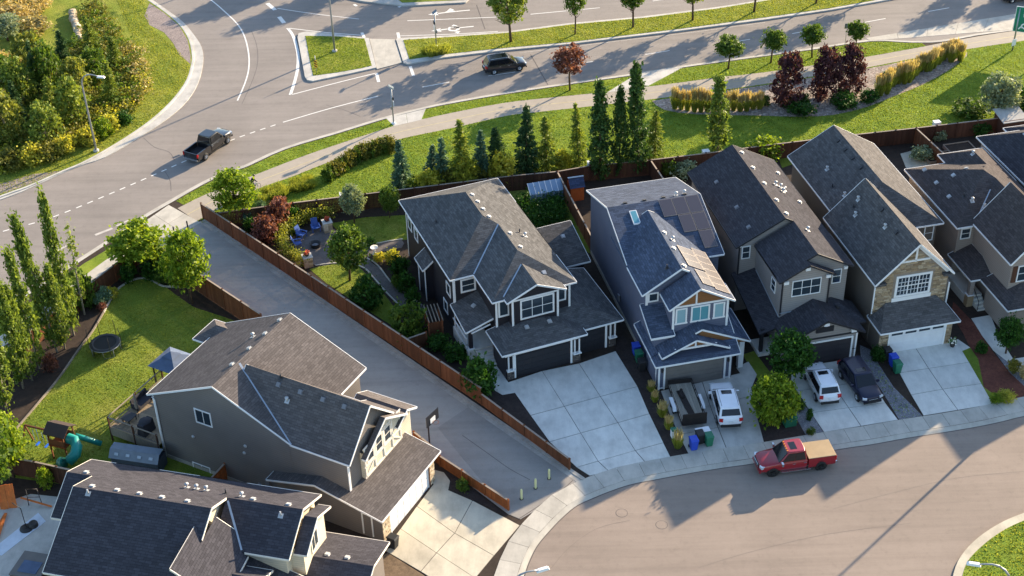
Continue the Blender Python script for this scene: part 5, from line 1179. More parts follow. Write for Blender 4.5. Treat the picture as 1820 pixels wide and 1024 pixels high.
# ------------------------------------------------------------------ back yard things, H2 lot
m_plain('chair_blue', '35589e', .5, var=.05); m_plain('patio_brick', '9a9187', .9); m_plain('flower_orange', 'b4502c', .9, var=.3); m_plain('pot_dark', '2e2a28', .8)
for i, (x, y, a_) in enumerate(((537, 424, 60), (562, 412, 20), (530, 440, 100))):
    t = thing('garden_chair', ['blue slatted garden chair in the middle of the ring at the fire pit', 'blue slatted garden chair nearest the stone pillar by the lawn', 'blue slatted garden chair low at the left of the fire pit'][i], 'chair', P(x, y)+Vector((0, 0, .12)), R(a_+180), 'blue chairs around the fire pit')
    b = MB(); b.box((0, 0, .36), (.62, .6, .04), 0, 0, Matrix.Rotation(R(10), 3, 'X')); b.obj('seat', 'chair_blue', t)
    for j in range(5): b = MB(); b.box((-.25+j*.125, -.42, .72), (.11, .03, .85), 0, 0, Matrix.Rotation(R(22), 3, 'X')); b.obj('back_slat', 'chair_blue', t)
    for s in (-.36, .36):
        b = MB(); b.box((s, 0, .58), (.12, .75, .03)); b.obj('armrest', 'chair_blue', t)
        for y_ in (-.3, .3): b = MB(); b.box((s, y_, .29), (.06, .06, .58)); b.obj('leg', 'chair_blue', t)
t = thing('fire_pit', 'round dark steel fire pit on the gravel patio', 'fire pit', P(561, 440)+Vector((0, 0, .12))); b = MB(); b.lathe((0, 0, 0), [(.42, 0), (.48, .38), (.52, .4), (.44, .38), (.4, .15), (.001, .13)], 20); b.obj('bowl', 'iron', t); b = MB(); b.lathe((0, 0, .14), [(.36, 0), (.2, .08), (.001, .1)], 10); b.obj('ash', 'gravel_grey', t)
for i, (x, y) in enumerate(((548, 474), (583, 412))):
    t = thing('stone_pillar', ['stone pillar with orange flowers beside the alley fence', 'stone pillar with a planter at the top of the hedge ring'][i], 'pillar', P(x, y)+Vector((0, 0, .1)), R(20), 'stone pillars at the fire pit')
    for j in range(4):
        for s in (-1, 1): b = MB(); b.box((s*.2, 0, .13+.25*j), (.39, .78+.01*(j % 2), .235)); b.obj('block', 'stone_beige', t)
    b = MB(); b.box((0, 0, 1.05), (.9, .9, .08)); b.obj('cap_stone', 'concrete', t)
    t2 = thing('planter', ['orange flowers in a dark bowl on the pillar by the alley fence', 'red brown plant in a bowl on the pillar by the back lawn'][i], 'planter', P(x, y)+Vector((0, 0, 1.19)), 0, 'pillar planters'); b = MB(); b.lathe((0, 0, 0), [(.15, 0), (.26, .2), (.2, .2), (.001, .18)], 12); b.obj('pot', 'pot_dark', t2)
    b = MB()
    for j in range(40):
        a_ = random.uniform(0, 6.28); r_ = random.uniform(0, .3); z_ = .2+random.uniform(0, .25); b.box((math.cos(a_)*r_, math.sin(a_)*r_, z_), (.11, .11, .04), 0, 0, Matrix.Rotation(random.uniform(0, 3), 3, 'Y'))
    stuff(b.obj('flowers', 'flower_orange', t2))
for i, (x, y) in enumerate(((545, 420), (531, 436), (551, 417))):
    pass
t = thing('bird_bath', 'pale pink bird bath beside the gravel path', 'bird bath', P(666, 453)+Vector((0, 0, .1))); b = MB(); b.lathe((0, 0, 0), [(.22, 0), (.2, .08), (.08, .12), (.08, .6), (.001, .6)], 14); b.obj('pedestal', 'trim_cream', t); b = MB(); b.lathe((0, 0, .6), [(.08, 0), (.36, .12), (.38, .14), (.32, .12), (.001, .05)], 16); b.obj('bowl', 'trim_cream', t)
# greenhouse, playhouse
t = NT('poly_sheet'); t.done(lin('7f97b0'), .25, 0, .6)
gf = P(943, 366); t = thing('greenhouse', 'lean-to greenhouse with pale clear panels at the vegetable garden', 'greenhouse', gf+Vector((0, 0, .1)), R(14))
for i in range(6):
    x0 = i*.56; b = MB(); b.add([(x0+.02, 0, 1.1), (x0+.54, 0, 1.1), (x0+.54, 1.1, 1.75), (x0+.02, 1.1, 1.75), (x0+.02, 0, 1.07), (x0+.54, 0, 1.07), (x0+.54, 1.1, 1.72), (x0+.02, 1.1, 1.72)], [(0, 1, 2, 3), (7, 6, 5, 4), (0, 4, 5, 1), (1, 5, 6, 2), (2, 6, 7, 3), (3, 7, 4, 0)]); b.obj('roof_pane', 'poly_sheet', t)
    b = MB(); b.bx(x0+.02, x0+.54, .02, .04, .3, 1.05); b.obj('wall_pane', 'poly_sheet', t)
b = MB()
for i in range(7): b.bar((i*.56, -.02, 1.1), (i*.56, 1.12, 1.75), .04, .05); b.box((i*.56, 0, .55), (.05, .05, 1.05))
b.bx(0, 3.36, 0, .05, 0, .3); b.obj('frame', 'white_plastic', t)
gf = P(1023, 352); t = thing('playhouse', 'small orange wooden playhouse with dark blue shingled roof', 'playhouse', gf+Vector((0, 0, .1)), R(12))
b = MB(); b.bx(-.65, .65, -.7, .7, 0, 1.6); b.obj('wall', 'wood_cedar', t); b = MB(); b.add([(-.65, -.7, 1.6), (-.65, .7, 1.6), (-.65, 0, 2.2), (.65, -.7, 1.6), (.65, .7, 1.6), (.65, 0, 2.2)], [(0, 2, 1), (3, 4, 5)]); b.obj('gable', 'wood_cedar', t)
m_shingle('roof_playblue', '3f4a63', .25)
for s in (-1, 1): b = MB(); q = [(-.75, s*.85, 1.5), (.75, s*.85, 1.5), (.75, 0, 2.26), (-.75, 0, 2.26)]; b.add(q, [(0, 1, 2, 3) if s < 0 else (3, 2, 1, 0)]); b.obj('roof_side', 'roof_playblue', t)
b = MB(); b.bx(-.78, .78, -.1, .1, 2.24, 2.28); b.obj('ridge_cap', 'flashing', t)
for i, (x, y) in enumerate(((1704, 268), (1668, 285))):
    t = thing('garden_box', ['low timber raised bed by the right back fence', 'raised bed near the dividing fence'][i], 'raised bed', P(x, y)+Vector((0, 0, .1)), A3); b = MB()
    for a0, a1, c0_, c1_ in ((-1.4, 1.4, -.8, -.74), (-1.4, 1.4, .74, .8), (-1.4, -1.34, -.74, .74), (1.34, 1.4, -.74, .74)): b.bx(a0, a1, c0_, c1_, 0, .4)
    b.obj('timber_frame', 'wood_grey', t); b = MB(); b.bx(-1.33, 1.33, -.73, .73, 0, .3); b.obj('bed_soil', 'soil', t)
t = thing('garden_shed', 'small pale roofed shed against the right back fence', 'shed', P(1790, 238)+Vector((0, 0, .1)), A3); b = MB(); b.bx(-1.2, 1.2, -1, 1, 0, 2); b.obj('wall', 'wood_dark', t)
b = MB(); b.add([(-1.4, -1.2, 1.95), (1.4, -1.2, 1.95), (1.4, 1.2, 2.35), (-1.4, 1.2, 2.35), (-1.4, -1.2, 1.88), (1.4, -1.2, 1.88), (1.4, 1.2, 2.28), (-1.4, 1.2, 2.28)], [(0, 1, 2, 3), (7, 6, 5, 4), (0, 4, 5, 1), (1, 5, 6, 2), (2, 6, 7, 3), (3, 7, 4, 0)]); b.obj('roof', 'concrete', t)
for i, (x, y) in enumerate(((607, 350), (1666, 221), (1254, 273), (1049, 293))):
    t = thing('utility_box', ['pale utility box on the lawn side of the fence by the young tree', 'pale utility box on the lawn behind the raised garden boxes', 'pale utility box at the fence beside the tall aspen', 'pale utility box at the fence by the columnar trees'][i], 'utility box', Vector((P(x, y, FZ).x+.1, P(x, y, FZ).y+.55, .1)), A3, 'utility boxes along the fence'); b = MB(); b.bx(-.32, .32, -.25, .25, 0, 1.7); b.obj('cabinet', 'white_plastic', t); b = MB(); b.bx(-.35, .35, -.28, .28, 1.71, 1.78); b.obj('lid', 'white_plastic', t)
t = thing('utility_pedestal', 'small teal utility box between the two front yard trees', 'utility box', P(1402, 755)+Vector((0, 0, .1)), A3); b = MB(); b.bx(-.45, .45, -.4, .4, 0, .8); b.obj('cabinet', 'bin_green', t); b = MB(); b.bx(-.5, .5, -.45, .45, .81, .88); b.obj('lid', 'bin_green', t)
t = thing('utility_pedestal', 'small white utility box among the feather grasses', 'utility box', P(1197, 778)+Vector((0, 0, .1)), A3); b = MB(); b.bx(-.2, .2, -.2, .2, 0, .7); b.obj('cabinet', 'white_plastic', t); b = MB(); b.bx(-.22, .22, -.22, .22, .71, .78); b.obj('lid', 'bin_green', t)
t = thing('flower_pot', 'dark pot with pale flowers at the white garage corner', 'planter', P(1692, 618)+Vector((0, 0, .13))); b = MB(); b.lathe((0, 0, 0), [(.16, 0), (.24, .35), (.2, .35), (.001, .3)], 12); b.obj('pot', 'pot_dark', t); b = MB()
for j in range(60): a_ = random.uniform(0, 6.28); r_ = random.uniform(0, .38); b.box((math.cos(a_)*r_, math.sin(a_)*r_, .4+random.uniform(0, .35)), (.1, .1, .03), 0, j % 2, Matrix.Rotation(random.uniform(0, 3), 3, 'X'))
m_plain('leaf_plain', '4a6a2c', .8, var=.2); stuff(b.obj('flowers', ['leaf_plain', 'trim_cream'], t))
# retaining kerb in the park corner
w_ = [P(x, y, .6) for x, y in ((128, 20), (132, 35), (138, 50), (141, 66))]; t = thing('boulder_wall', 'curved low stone wall among the park shrubs', 'wall', (w_[0].x, w_[0].y, .1))
for i in range(13):
    s = i/12*2.999; j = int(s); p = w_[j].lerp(w_[min(j+1, 3)], s-j)-Vector((w_[0].x, w_[0].y, 0)); r_ = random.uniform(.42, .62); hh = random.uniform(.7, 1.0); b = MB(); b.lathe((p.x+random.uniform(-.1, .1), p.y, 0), [(r_*.9, 0), (r_, hh*.5), (r_*.8, hh*.85), (r_*.4, hh), (.001, hh*1.02)], 7, smooth=False); b.obj('boulder', 'stone_beige', t)
# ------------------------------------------------------------------ vehicles
def m_paint(name, col, coat=1.0, rough=.35, metal=.0):
    t = NT(name); c = lin(col); t.done(t.ramp(t.noise(t.pos(), 1.3, 3), [(.3, k(c, .95)), (.7, k(c, 1.05))]), rough, metal, .5); t.b.inputs['Coat Weight'].default_value = coat; t.b.inputs['Coat Roughness'].default_value = .06; return t.m
m_paint('paint_white', 'dfe3ea'); m_paint('paint_red', '8d1420', rough=.3); m_paint('paint_navy', '0a0e2e', .3, rough=.35); m_paint('paint_black', '17171a', rough=.3); m_paint('paint_black2', '1a1b22', rough=.3)
t = NT('car_glass'); t.done((.010, .012, .016), .05, 0, .5); m_plain('chrome', 'c9ccd0', .2, .9, var=.03); m_plain('tonneau_tan', 'a08a6a', .8, var=.08); m_plain('plastic_dark', '1c1c1e', .6)
t = NT('tail_red'); t.done(lin('b01818'), .2, 0, .6); t = NT('head_clear'); t.done(lin('c9d0d6'), .12, .2, .8); m_plain('amber', 'd98a2e', .4); m_plain('plate', 'd9dde0', .5); m_plain('bed_liner', '26262a', .8)
def ring(x, wb, zs, wm, zm, ws, zb, wt, zt, crown=.02):
    h = [(wb*.6, zs), (wb, zs+.02), (wm, zm), (ws, zb), (wt, zt)]
    return [(x, y, z) for y, z in h]+[(x, 0, zt+crown)]+[(x, -y, z) for y, z in h[::-1]]
def loft(rings, name, mat, parent, sub=2, caps=True):
    b = MB(); n = len(rings[0]); vs = [p for r in rings for p in r]; fs = []
    for i in range(len(rings)-1):
        for j in range(n): fs.append((i*n+j, (i+1)*n+j, (i+1)*n+(j+1) % n, i*n+(j+1) % n))
    if caps: fs += [tuple(range(n)), tuple(range((len(rings)-1)*n+n-1, (len(rings)-1)*n-1, -1))]
    b.add(vs, fs, 0, True); o = b.obj(name, mat, parent, uv=False)
    if sub: m = o.modifiers.new('sub', 'SUBSURF'); m.levels = sub; m.render_levels = sub
    return o
def quadpanel(name, A, B, C, D, s0, s1, t0, t1, mat, parent, off=.012):
    A, B, C, D = map(Vector, (A, B, C, D)); f = lambda s, t: (A*(1-s)+B*s)*(1-t)+(D*(1-s)+C*s)*t
    n = (B-A).cross(D-A).normalized(); q = [f(s0, t0), f(s1, t0), f(s1, t1), f(s0, t1)]; b = MB()
    b.add([p+n*off for p in q]+[p-n*.03 for p in q], [(0, 1, 2, 3), (0, 4, 5, 1), (1, 5, 6, 2), (2, 6, 7, 3), (3, 7, 4, 0)]); return b.obj(name, mat, parent, uv=False)
def wheel(t, x, y, r, rim='chrome', w=.26):
    s = 1 if y > 0 else -1
    b = MB(); b.lathe((x, y-s*w/2, r), [(r*.55, -w/2), (r*.92, -w/2), (r, -w*.38), (r, w*.38), (r*.92, w/2), (r*.62, w/2)], 20, axis='Y'); o = b.obj('wheel', 'rubber', t, uv=False)
    b = MB(); b.lathe((x, y-s*w/2, r), [(r*.62, s*w*.5), (r*.6, s*w*.3), (r*.1, s*w*.36), (.001, s*w*.36)], 20, axis='Y')
    for i in range(5):
        a = i*2*math.pi/5; b.bar((x, y-s*w*.08, r), (x+math.cos(a)*r*.6, y-s*w*.08, r+math.sin(a)*r*.6), .09, .05)
    b.obj('rim', rim, o, uv=False)
    b = MB(); b.lathe((x, y-s*(w/2+.02), r+.01), [(.001, s*(w*.32)), (r*1.2, s*(w*.32))], 22, axis='Y'); b.obj('wheel_arch', 'plastic_dark', t, uv=False)
def cabin(t, mat, base, roof, hz, wz, nside=3, pill=.07, sun=None):
    # base: (x_front, x_rear, half width, z) ; roof: (x_front, x_rear, half width, z)
    (xf, xr, wb, zb), (rf, rr, wr, zr) = base, roof
    lay = [(0, 0), (.5, .06), (.9, .03), (1, -.04)]; rings = []
    def lv(s):
        return (xf+(rf-xf)*s, xr+(rr-xr)*s, wb+(wr-wb)*s, zb+(zr-zb)*s)
    vs = []; b = MB(); L = [lv(s) for s in (0, .12, .88, 1.0)]
    pts = []
    for a, c, w, z in L:
        pts.append([(a, w*.5, z), (a-.06, w*.97, z), ((a+c)/2, w, z), (c+.06, w*.97, z), (c, w*.5, z), (c, -w*.5, z), (c+.06, -w*.97, z), ((a+c)/2, -w, z), (a-.06, -w*.97, z), (a, -w*.5, z)])
    top = [(x*.96+(rf+rr)/2*.04, y*.9, z+.035) for x, y, z in pts[-1]]; pts.append(top); n = 10
    fs = [(i*n+(j+1) % n, i*n+j, (i+1)*n+j, (i+1)*n+(j+1) % n)[::-1] for i in range(4) for j in range(n)]+[tuple(range(4*n, 5*n))[::-1]]
    b.add([p for r in pts for p in r], fs, 0, True); o = b.obj('cab', mat, t, sharp=50, uv=False)
    bm = bmesh.new(); bm.from_mesh(o.data); bmesh.ops.recalc_face_normals(bm, faces=bm.faces); bm.to_mesh(o.data); bm.free(); mm = o.modifiers.new('bev', 'BEVEL'); mm.width = .045; mm.segments = 2; mm.limit_method = 'ANGLE'; mm.angle_limit = R(22)
    A, B, C, D = (xf, wb*.97, zb), (xf, -wb*.97, zb), (rf, -wr*.97, zr), (rf, wr*.97, zr)
    quadpanel('windshield', B, A, D, C, .05, .95, .06, .93, 'car_glass', t)
    A, B, C, D = (xr, wb*.97, zb), (xr, -wb*.97, zb), (rr, -wr*.97, zr), (rr, wr*.97, zr)
    quadpanel('rear_window', A, B, C, D, .08, .92, .3, .9, 'car_glass', t)
    for s in (1, -1):
        A, B, C, D = (xf-.06, s*wb, zb), (xr+.06, s*wb, zb), (rr+.06, s*wr, zr), (rf-.06, s*wr, zr)
        for i in range(nside):
            g = .012; s0, s1 = .05+.9*i/nside+g/2, .05+.9*(i+1)/nside-g/2
            q = (A, B, C, D, s0, s1, .14, .9) if s > 0 else (B, A, D, C, 1-s1, 1-s0, .14, .9)
            quadpanel('side_window', *q, 'car_glass', t, .02)
    if sun: b = MB(); b.bx(sun[0], sun[1], -.4, .4, zr+.03, zr+.048); b.obj('sunroof', 'car_glass', t, uv=False)
    return o
def suv(label, loc, ang, paint, L=4.65, W=1.88, H=1.68, rails=True, sun=True, group='parked cars', wagon=.9, name='suv', cat='car'):
    t = thing(name, label, cat, loc, ang, group); w = W/2; f = L/2; z = H/1.68; e = w-.04
    R_ = [ring(f, .66*e, .42, .8*e, .52, .78*e, .66, .6*e, .74), ring(f-.12, .88*e, .28, .95*e, .5, .9*e, .78, .76*e, .88), ring(f-.6, .92*e, .22, e, .55, .96*e, .9, .84*e, 1.0), ring(f-1.35, .94*e, .22, e, .6, .97*e, .97, .86*e, 1.04), ring(f-1.5, .94*e, .22, e, .6, .97*e, .98, .88*e, 1.06),
          ring(0, .94*e, .22, e, .6, .98*e, 1.0, .9*e, 1.08), ring(-f+.7, .94*e, .22, e, .6, .98*e, 1.02, .9*e, 1.1), ring(-f+.15, .88*e, .3, .97*e, .6, .95*e, 1.0, .86*e, 1.08), ring(-f, .75*e, .4, .9*e, .6, .86*e, .95, .74*e, 1.02)]
    loft(R_, 'body', paint, t)
    cabin(t, paint, (f-1.12, -f+.03, .955*w, 1.0*z), (f-2.0, -f+.03+.5*wagon, .79*w, H), 0, 0, 3, sun=(f-2.7, f-2.25) if sun else None)
    if rails:
        for s in (-1, 1): b = MB(); b.tube([(f-2.2, s*.66*w, H+.05), (0, s*.67*w, H+.09), (-f+.7, s*.66*w, H+.05)], .022, 6); b.obj('roof_rail', 'chrome', t, uv=False)
    for x in (f-.92, -f+.92):
        for s in (1, -1): wheel(t, x, s*w, .36)
    for s in (1, -1):
        b = MB(); b.box((f-.16, s*.72*e, .74), (.26, .34, .15), s*.35); b.obj('headlight', 'head_clear', t, uv=False)
        b = MB(); b.box((-f+.08, s*.8*e, .96), (.16, .3, .28), -s*.3); b.obj('tail_light', 'tail_red', t, uv=False)
        b = MB(); b.box((f-1.55, s*(w+.1), 1.08), (.14, .24, .16)); b.obj('wing_mirror', paint, t, uv=False)
        for x in (.25, -.75): b = MB(); b.box((x, s*(e+.01), .88), (.2, .03, .035)); b.obj('door_handle', 'chrome', t, uv=False)
    b = MB(); b.box((f-.03, 0, .58), (.1, .95*e, .2)); b.obj('grille', 'plastic_dark', t, uv=False)
    b = MB(); b.box((f+.01, 0, .66), (.06, .8*e, .04)); b.obj('grille_bar', 'chrome', t, uv=False)
    b = MB(); b.box((f-.06, 0, .34), (.12, 1.6*e, .16)); b.obj('front_bumper', 'plastic_dark', t, uv=False)
    b = MB(); b.box((-f+.02, 0, .42), (.12, 1.6*e, .22)); b.obj('rear_bumper', 'plastic_dark', t, uv=False)
    b = MB(); b.box((-f-.015, 0, .8), (.04, .36, .16)); b.obj('number_plate', 'plate', t, uv=False)
    return t
def pickup(label, loc, ang, paint, cover, rim, group, lights=False, L=5.85, W=2.0, H=1.92):
    t = thing('pickup_truck', label, 'pickup', loc, ang, group); f = L/2; w = W/2; e = w-.03; cb = -.75
    R_ = [ring(f, .7*e, .5, .8*e, .62, .8*e, .8, .6*e, .9), ring(f-.12, .88*e, .36, .94*e, .6, .9*e, .95, .72*e, 1.04), ring(f-.7, .94*e, .34, e, .65, .95*e, 1.06, .78*e, 1.15), ring(f-1.4, .94*e, .34, e, .68, .97*e, 1.12, .86*e, 1.2), ring(f-1.55, .94*e, .34, e, .68, .97*e, 1.12, .88*e, 1.2), ring(0, .94*e, .34, e, .68, .98*e, 1.14, .9*e, 1.2), ring(cb+.1, .94*e, .34, e, .68, .98*e, 1.14, .9*e, 1.2), ring(cb, .94*e, .34, e, .68, .98*e, 1.14, .9*e, 1.2)]
    loft(R_, 'body', paint, t)
    cabin(t, paint, (f-1.4, cb+.02, .93*w, 1.14), (f-2.1, cb+.2, .74*w, H), 0, 0, 2, sun=(f-2.9, f-2.4) if cover else None)
    for s in (1, -1):
        b = MB(); b.add([(cb-.03, s*e*.98, .42), (-f+.05, s*e*.96, .46), (-f+.05, s*e*.98, .7), (-f+.03, s*e*.94, 1.2), (cb-.03, s*e*.94, 1.2), (cb-.03, s*e, .7)], [tuple(range(6)) if s < 0 else tuple(range(6))[::-1]]); b.add([(cb-.03, s*e*.94, 1.2), (-f+.03, s*e*.94, 1.2), (-f+.03, s*e*.82, 1.2), (cb-.03, s*e*.82, 1.2), (cb-.03, s*e*.82, .66), (-f+.03, s*e*.82, .66)], [(0, 1, 2, 3) if s < 0 else (3, 2, 1, 0), (3, 2, 5, 4) if s < 0 else (4, 5, 2, 3)]); b.obj('bed_side', paint, t, uv=False)
        b = MB(); b.box((f-.2, s*.76*e, .88), (.3, .32, .2), s*.3); b.obj('headlight', 'head_clear', t, uv=False)
        b = MB(); b.box((-f+.06, s*.88*e, .98), (.14, .16, .4)); b.obj('tail_light', 'tail_red', t, uv=False)
        b = MB(); b.box((f-1.6, s*(w+.14), 1.25), (.14, .28, .24)); b.obj('wing_mirror', 'chrome' if cover else paint, t, uv=False)
        for x in (.35, -.5): b = MB(); b.box((x, s*(e+.01), 1.0), (.22, .03, .04)); b.obj('door_handle', 'chrome', t, uv=False)
        b = MB(); b.bx(-1.0, f-1.6, s*(e-.06)-.06, s*(e-.06)+.12*1, .3, .37); b.obj('running_board', 'chrome' if cover else 'plastic_dark', t, uv=False)
    b = MB(); b.bx(-f, cb, -e*.82, e*.82, .6, .67); b.obj('bed_floor', 'bed_liner', t, uv=False)
    b = MB(); b.bx(-f, -f+.07, -e*.83, e*.83, .55, 1.2); b.obj('tailgate', paint, t, uv=False)
    if cover:
        b = MB(); b.bx(-f+.02, cb-.02, -e*.94, e*.94, 1.205, 1.26); c = b.obj('bed_cover', 'tonneau_tan', t, uv=False); m = c.modifiers.new('bev', 'BEVEL'); m.width = .02
        for i in range(5): b = MB(); b.box((f-2.12, -.5+i*.25, H+.06), (.1, .09, .05)); b.obj('roof_marker_light', 'amber', t, uv=False)
    for x in (f-1.0, -f+1.15):
        for s in (1, -1): wheel(t, x, s*(w+.01), .41, rim, .3)
    b = MB(); b.box((f-.02, 0, .78), (.1, .95*e, .34)); b.obj('grille', 'plastic_dark', t, uv=False)
    for z in (.68, .8, .92): b = MB(); b.box((f+.03, 0, z), (.05, .9*e, .04)); b.obj('grille_bar', 'chrome', t, uv=False)
    b = MB(); b.box((f-.04, 0, .48), (.16, 1.75*e, .2)); b.obj('front_bumper', paint if cover else 'plastic_dark', t, uv=False)
    b = MB(); b.box((-f-.04, 0, .52), (.14, 1.75*e, .18)); b.obj('rear_bumper', 'chrome', t, uv=False)
    return t
def head(a, c, z=0): d = P(*c, z)-P(*a, z); return math.atan2(d.y, d.x)
# red pickup at the kerb: near side wheels touch these points
a_, c_ = P(1374, 848), P(1464, 835.5); ang = math.atan2((a_-c_).y, (a_-c_).x); mid = (a_+c_)/2; side = Vector((math.sin(ang), -math.cos(ang), 0))
pickup('red pickup truck with tan bed cover parked at the curb', mid+side*.98+Vector((-.05, 0, .01)), ang, 'paint_red', True, 'plastic_dark', 'parked vehicles')
hd = R(102.3); fw = Vector((math.cos(hd), math.sin(hd), 0))
suv('white roof rack suv parked in front of the grey house garage', P(1298, 766)+Vector((math.cos(R(92.5)), math.sin(R(92.5)), 0))*2.4+Vector((0, 0, .13)), R(92.5), 'paint_white', 4.85, 1.98, 1.78, group='parked vehicles')
suv('white crossover with red tail lights parked under the dark garage door', P(1474, 725)+Vector((math.cos(R(97.5)), math.sin(R(97.5)), 0))*2.3+Vector((0, 0, .13)), R(97.5), 'paint_white', 4.6, 1.9, 1.68, group='parked vehicles', rails=True)
suv('dark navy suv facing the street next to the white crossover', P(1550, 723)+Vector((math.cos(R(104)), math.sin(R(104)), 0))*2.35+Vector((0, 0, .13)), R(104-180), 'paint_navy', 4.75, 1.94, 1.66, rails=False, group='parked vehicles')
a_, c_ = P(366, 286), P(406, 256); ang = math.atan2((c_-a_).y, (c_-a_).x); side = Vector((-math.sin(ang), math.cos(ang), 0))
pickup('black pickup truck driving along the collector road', (a_+c_)/2+side*1.0, ang, 'paint_black', False, 'chrome', 'vehicles on the road')
a_, c_ = P(880, 133), P(922, 126.5); ang = math.atan2((c_-a_).y, (c_-a_).x); side = Vector((-math.sin(ang), math.cos(ang), 0))
suv('dark suv driving on the far road below the median trees', (a_+c_)/2+side*.9, ang, 'paint_black2', 4.75, 1.9, 1.7, group='vehicles on the road')
suv('dark suv only just entering the top right corner', P(1812, -1), R(8), 'paint_black2', 4.6, 1.85, 1.6, group='vehicles on the road')
# utility trailer on the grey house driveway
t = thing('utility_trailer', 'rusty flatbed utility trailer with plank floor and dark tailgate', 'trailer', P(1220, 728)+Vector((0, 0, .13)), R(97))
m_wood('trailer_plank', 'a39c8e', .25); m_plain('trailer_steel', '2a2523', .7, .3, var=.2)
Lx, Wy = 4.9, 1.9
for i in range(9): b = MB(); b.bx(-Lx/2, Lx/2, -Wy/2+i*Wy/9+.01, -Wy/2+(i+1)*Wy/9-.01, .52, .56+.008*random.random()); b.obj('plank', 'trailer_plank', t)
b = MB()
for s in (-1, 1): b.bx(-Lx/2, Lx/2, s*Wy/2-.03, s*Wy/2+.03, .46, .6); b.bx(-Lx/2, Lx/2, s*Wy/2-.02, s*Wy/2+.02, .92, .97); [b.box((-Lx/2+i*Lx/4, s*Wy/2, .75), (.05, .05, .4)) for i in range(5)]
b.bx(Lx/2-.04, Lx/2+.02, -Wy/2, Wy/2, .46, .97); b.bar((Lx/2, .6, .45), (Lx/2+1.3, 0, .42), .08, .1); b.bar((Lx/2, -.6, .45), (Lx/2+1.3, 0, .42), .08, .1); b.obj('frame', 'trailer_steel', t)
b = MB(); b.box((-Lx/2-.05, 0, 1.0), (.06, Wy, 1.1)); b.obj('tailgate', 'trailer_steel', t)
for s in (-1, 1):
    for x in (-.35, .45): wheel(t, x, s*(Wy/2+.28), .3, 'galv', .22)
    b = MB(); b.add([(-.85, s*(Wy/2+.04), .5), (-.6, s*(Wy/2+.04), .72), (.7, s*(Wy/2+.04), .72), (.95, s*(Wy/2+.04), .5), (-.85, s*(Wy/2+.34), .5), (-.6, s*(Wy/2+.34), .72), (.7, s*(Wy/2+.34), .72), (.95, s*(Wy/2+.34), .5)], [(0, 1, 5, 4), (1, 2, 6, 5), (2, 3, 7, 6)]); b.obj('fender', 'white_plastic', t)
b = MB(); b.bar((-1.6, -.05, .6), (1.5, .25, .62), .5, .05); b.tube([(.5, .2, .64), (.9, .3, .8), (1.5, .1, .7)], .12, 8); b.obj('load', 'trailer_steel', t)
t = thing('sawhorse', 'pale folding workbench behind the trailer tailgate', 'workbench', P(1248, 782)+Vector((0, 0, .13)), hd); b = MB(); b.bx(-.3, .3, -.55, .55, .85, .9); b.obj('top', 'white_plastic', t)
for x, y in ((-.25, -.4), (.25, -.4), (.25, .4), (-.25, .4)): b = MB(); b.bar((x*.8, y*.8, .85), (x*1.1, y*1.1, 0), .05, .05); b.obj('leg', 'iron', t)
# ------------------------------------------------------------------ cyclist half hidden by the tree at the fence corner
cy = P(452, 342); cang = head((452, 342), (540, 300))
t = thing('bicycle', 'bicycle on the footpath behind the fence corner tree', 'bicycle', cy+Vector((0, 0, .12)), cang)
for x in (-.52, .52):
    b = MB(); b.tube([(x+.33*math.cos(a), 0, .34+.33*math.sin(a)) for a in np.linspace(0, 2*math.pi, 21)], .02, 6); wo = b.obj('wheel', 'rubber', t, uv=False)
    b = MB()
    for i in range(6): a = i*math.pi/6; b.tube([(x-.32*math.cos(a), 0, .34-.32*math.sin(a)), (x+.32*math.cos(a), 0, .34+.32*math.sin(a))], .004, 4)
    b.obj('spokes', 'galv', wo, uv=False)
b = MB()
for p, q in (((-.52, 0, .34), (-.08, 0, .3)), ((-.08, 0, .3), (-.2, 0, .85)), ((-.2, 0, .8), (.36, 0, .82)), ((.36, 0, .82), (-.08, 0, .3)), ((.34, 0, .95), (.52, 0, .34)), ((-.52, 0, .34), (-.2, 0, .8))): b.tube([p, q], .022, 6)
b.obj('frame', 'chair_blue', t, uv=False); b = MB(); b.taper((-.22, 0, .88), (.26, .16), (.24, .1), .05); b.obj('saddle', 'rubber', t, uv=False); b = MB(); b.tube([(.34, -.26, 1.02), (.36, 0, 1.0), (.34, .26, 1.02)], .016, 6); b.obj('handlebar', 'iron', t, uv=False)
m_plain('cloth_black', '151518', .9); m_plain('skin', 'b98a70', .6)
pers = thing('person', 'person in black riding the bicycle on the footpath', 'person', cy+Vector((0, 0, .12)), cang)
b = MB()
b.tube([(-.2, 0, .92), (-.1, 0, 1.15), (.08, 0, 1.38), (.16, 0, 1.5), (.19, 0, 1.56)], [.16, .17, .19, .1, .06], 12)
for s in (-1, 1):
    b.tube([(.08, s*.16, 1.4), (.2, s*.25, 1.2), (.34, s*.24, 1.04)], [.07, .05, .04], 8); b.tube([(-.2, s*.09, .95), (.16, s*(.12), .82 if s > 0 else .7), (-.04, s*.12, .45 if s > 0 else .3), (.05, s*.12, .36 if s > 0 else .2)], [.1, .075, .05, .04], 8)
b.obj('body', 'cloth_black', pers, uv=False)
b = MB(); b.lathe((.22, 0, 1.54), [(.05, 0), (.08, .05), (.095, .13), (.09, .2), (.05, .25), (.001, .26)], 12); b.obj('head', 'skin', pers, uv=False)
b = MB(); b.lathe((.21, 0, 1.68), [(.115, 0), (.12, .05), (.09, .13), (.001, .16)], 12); b.obj('helmet', 'trim_black', pers, uv=False)
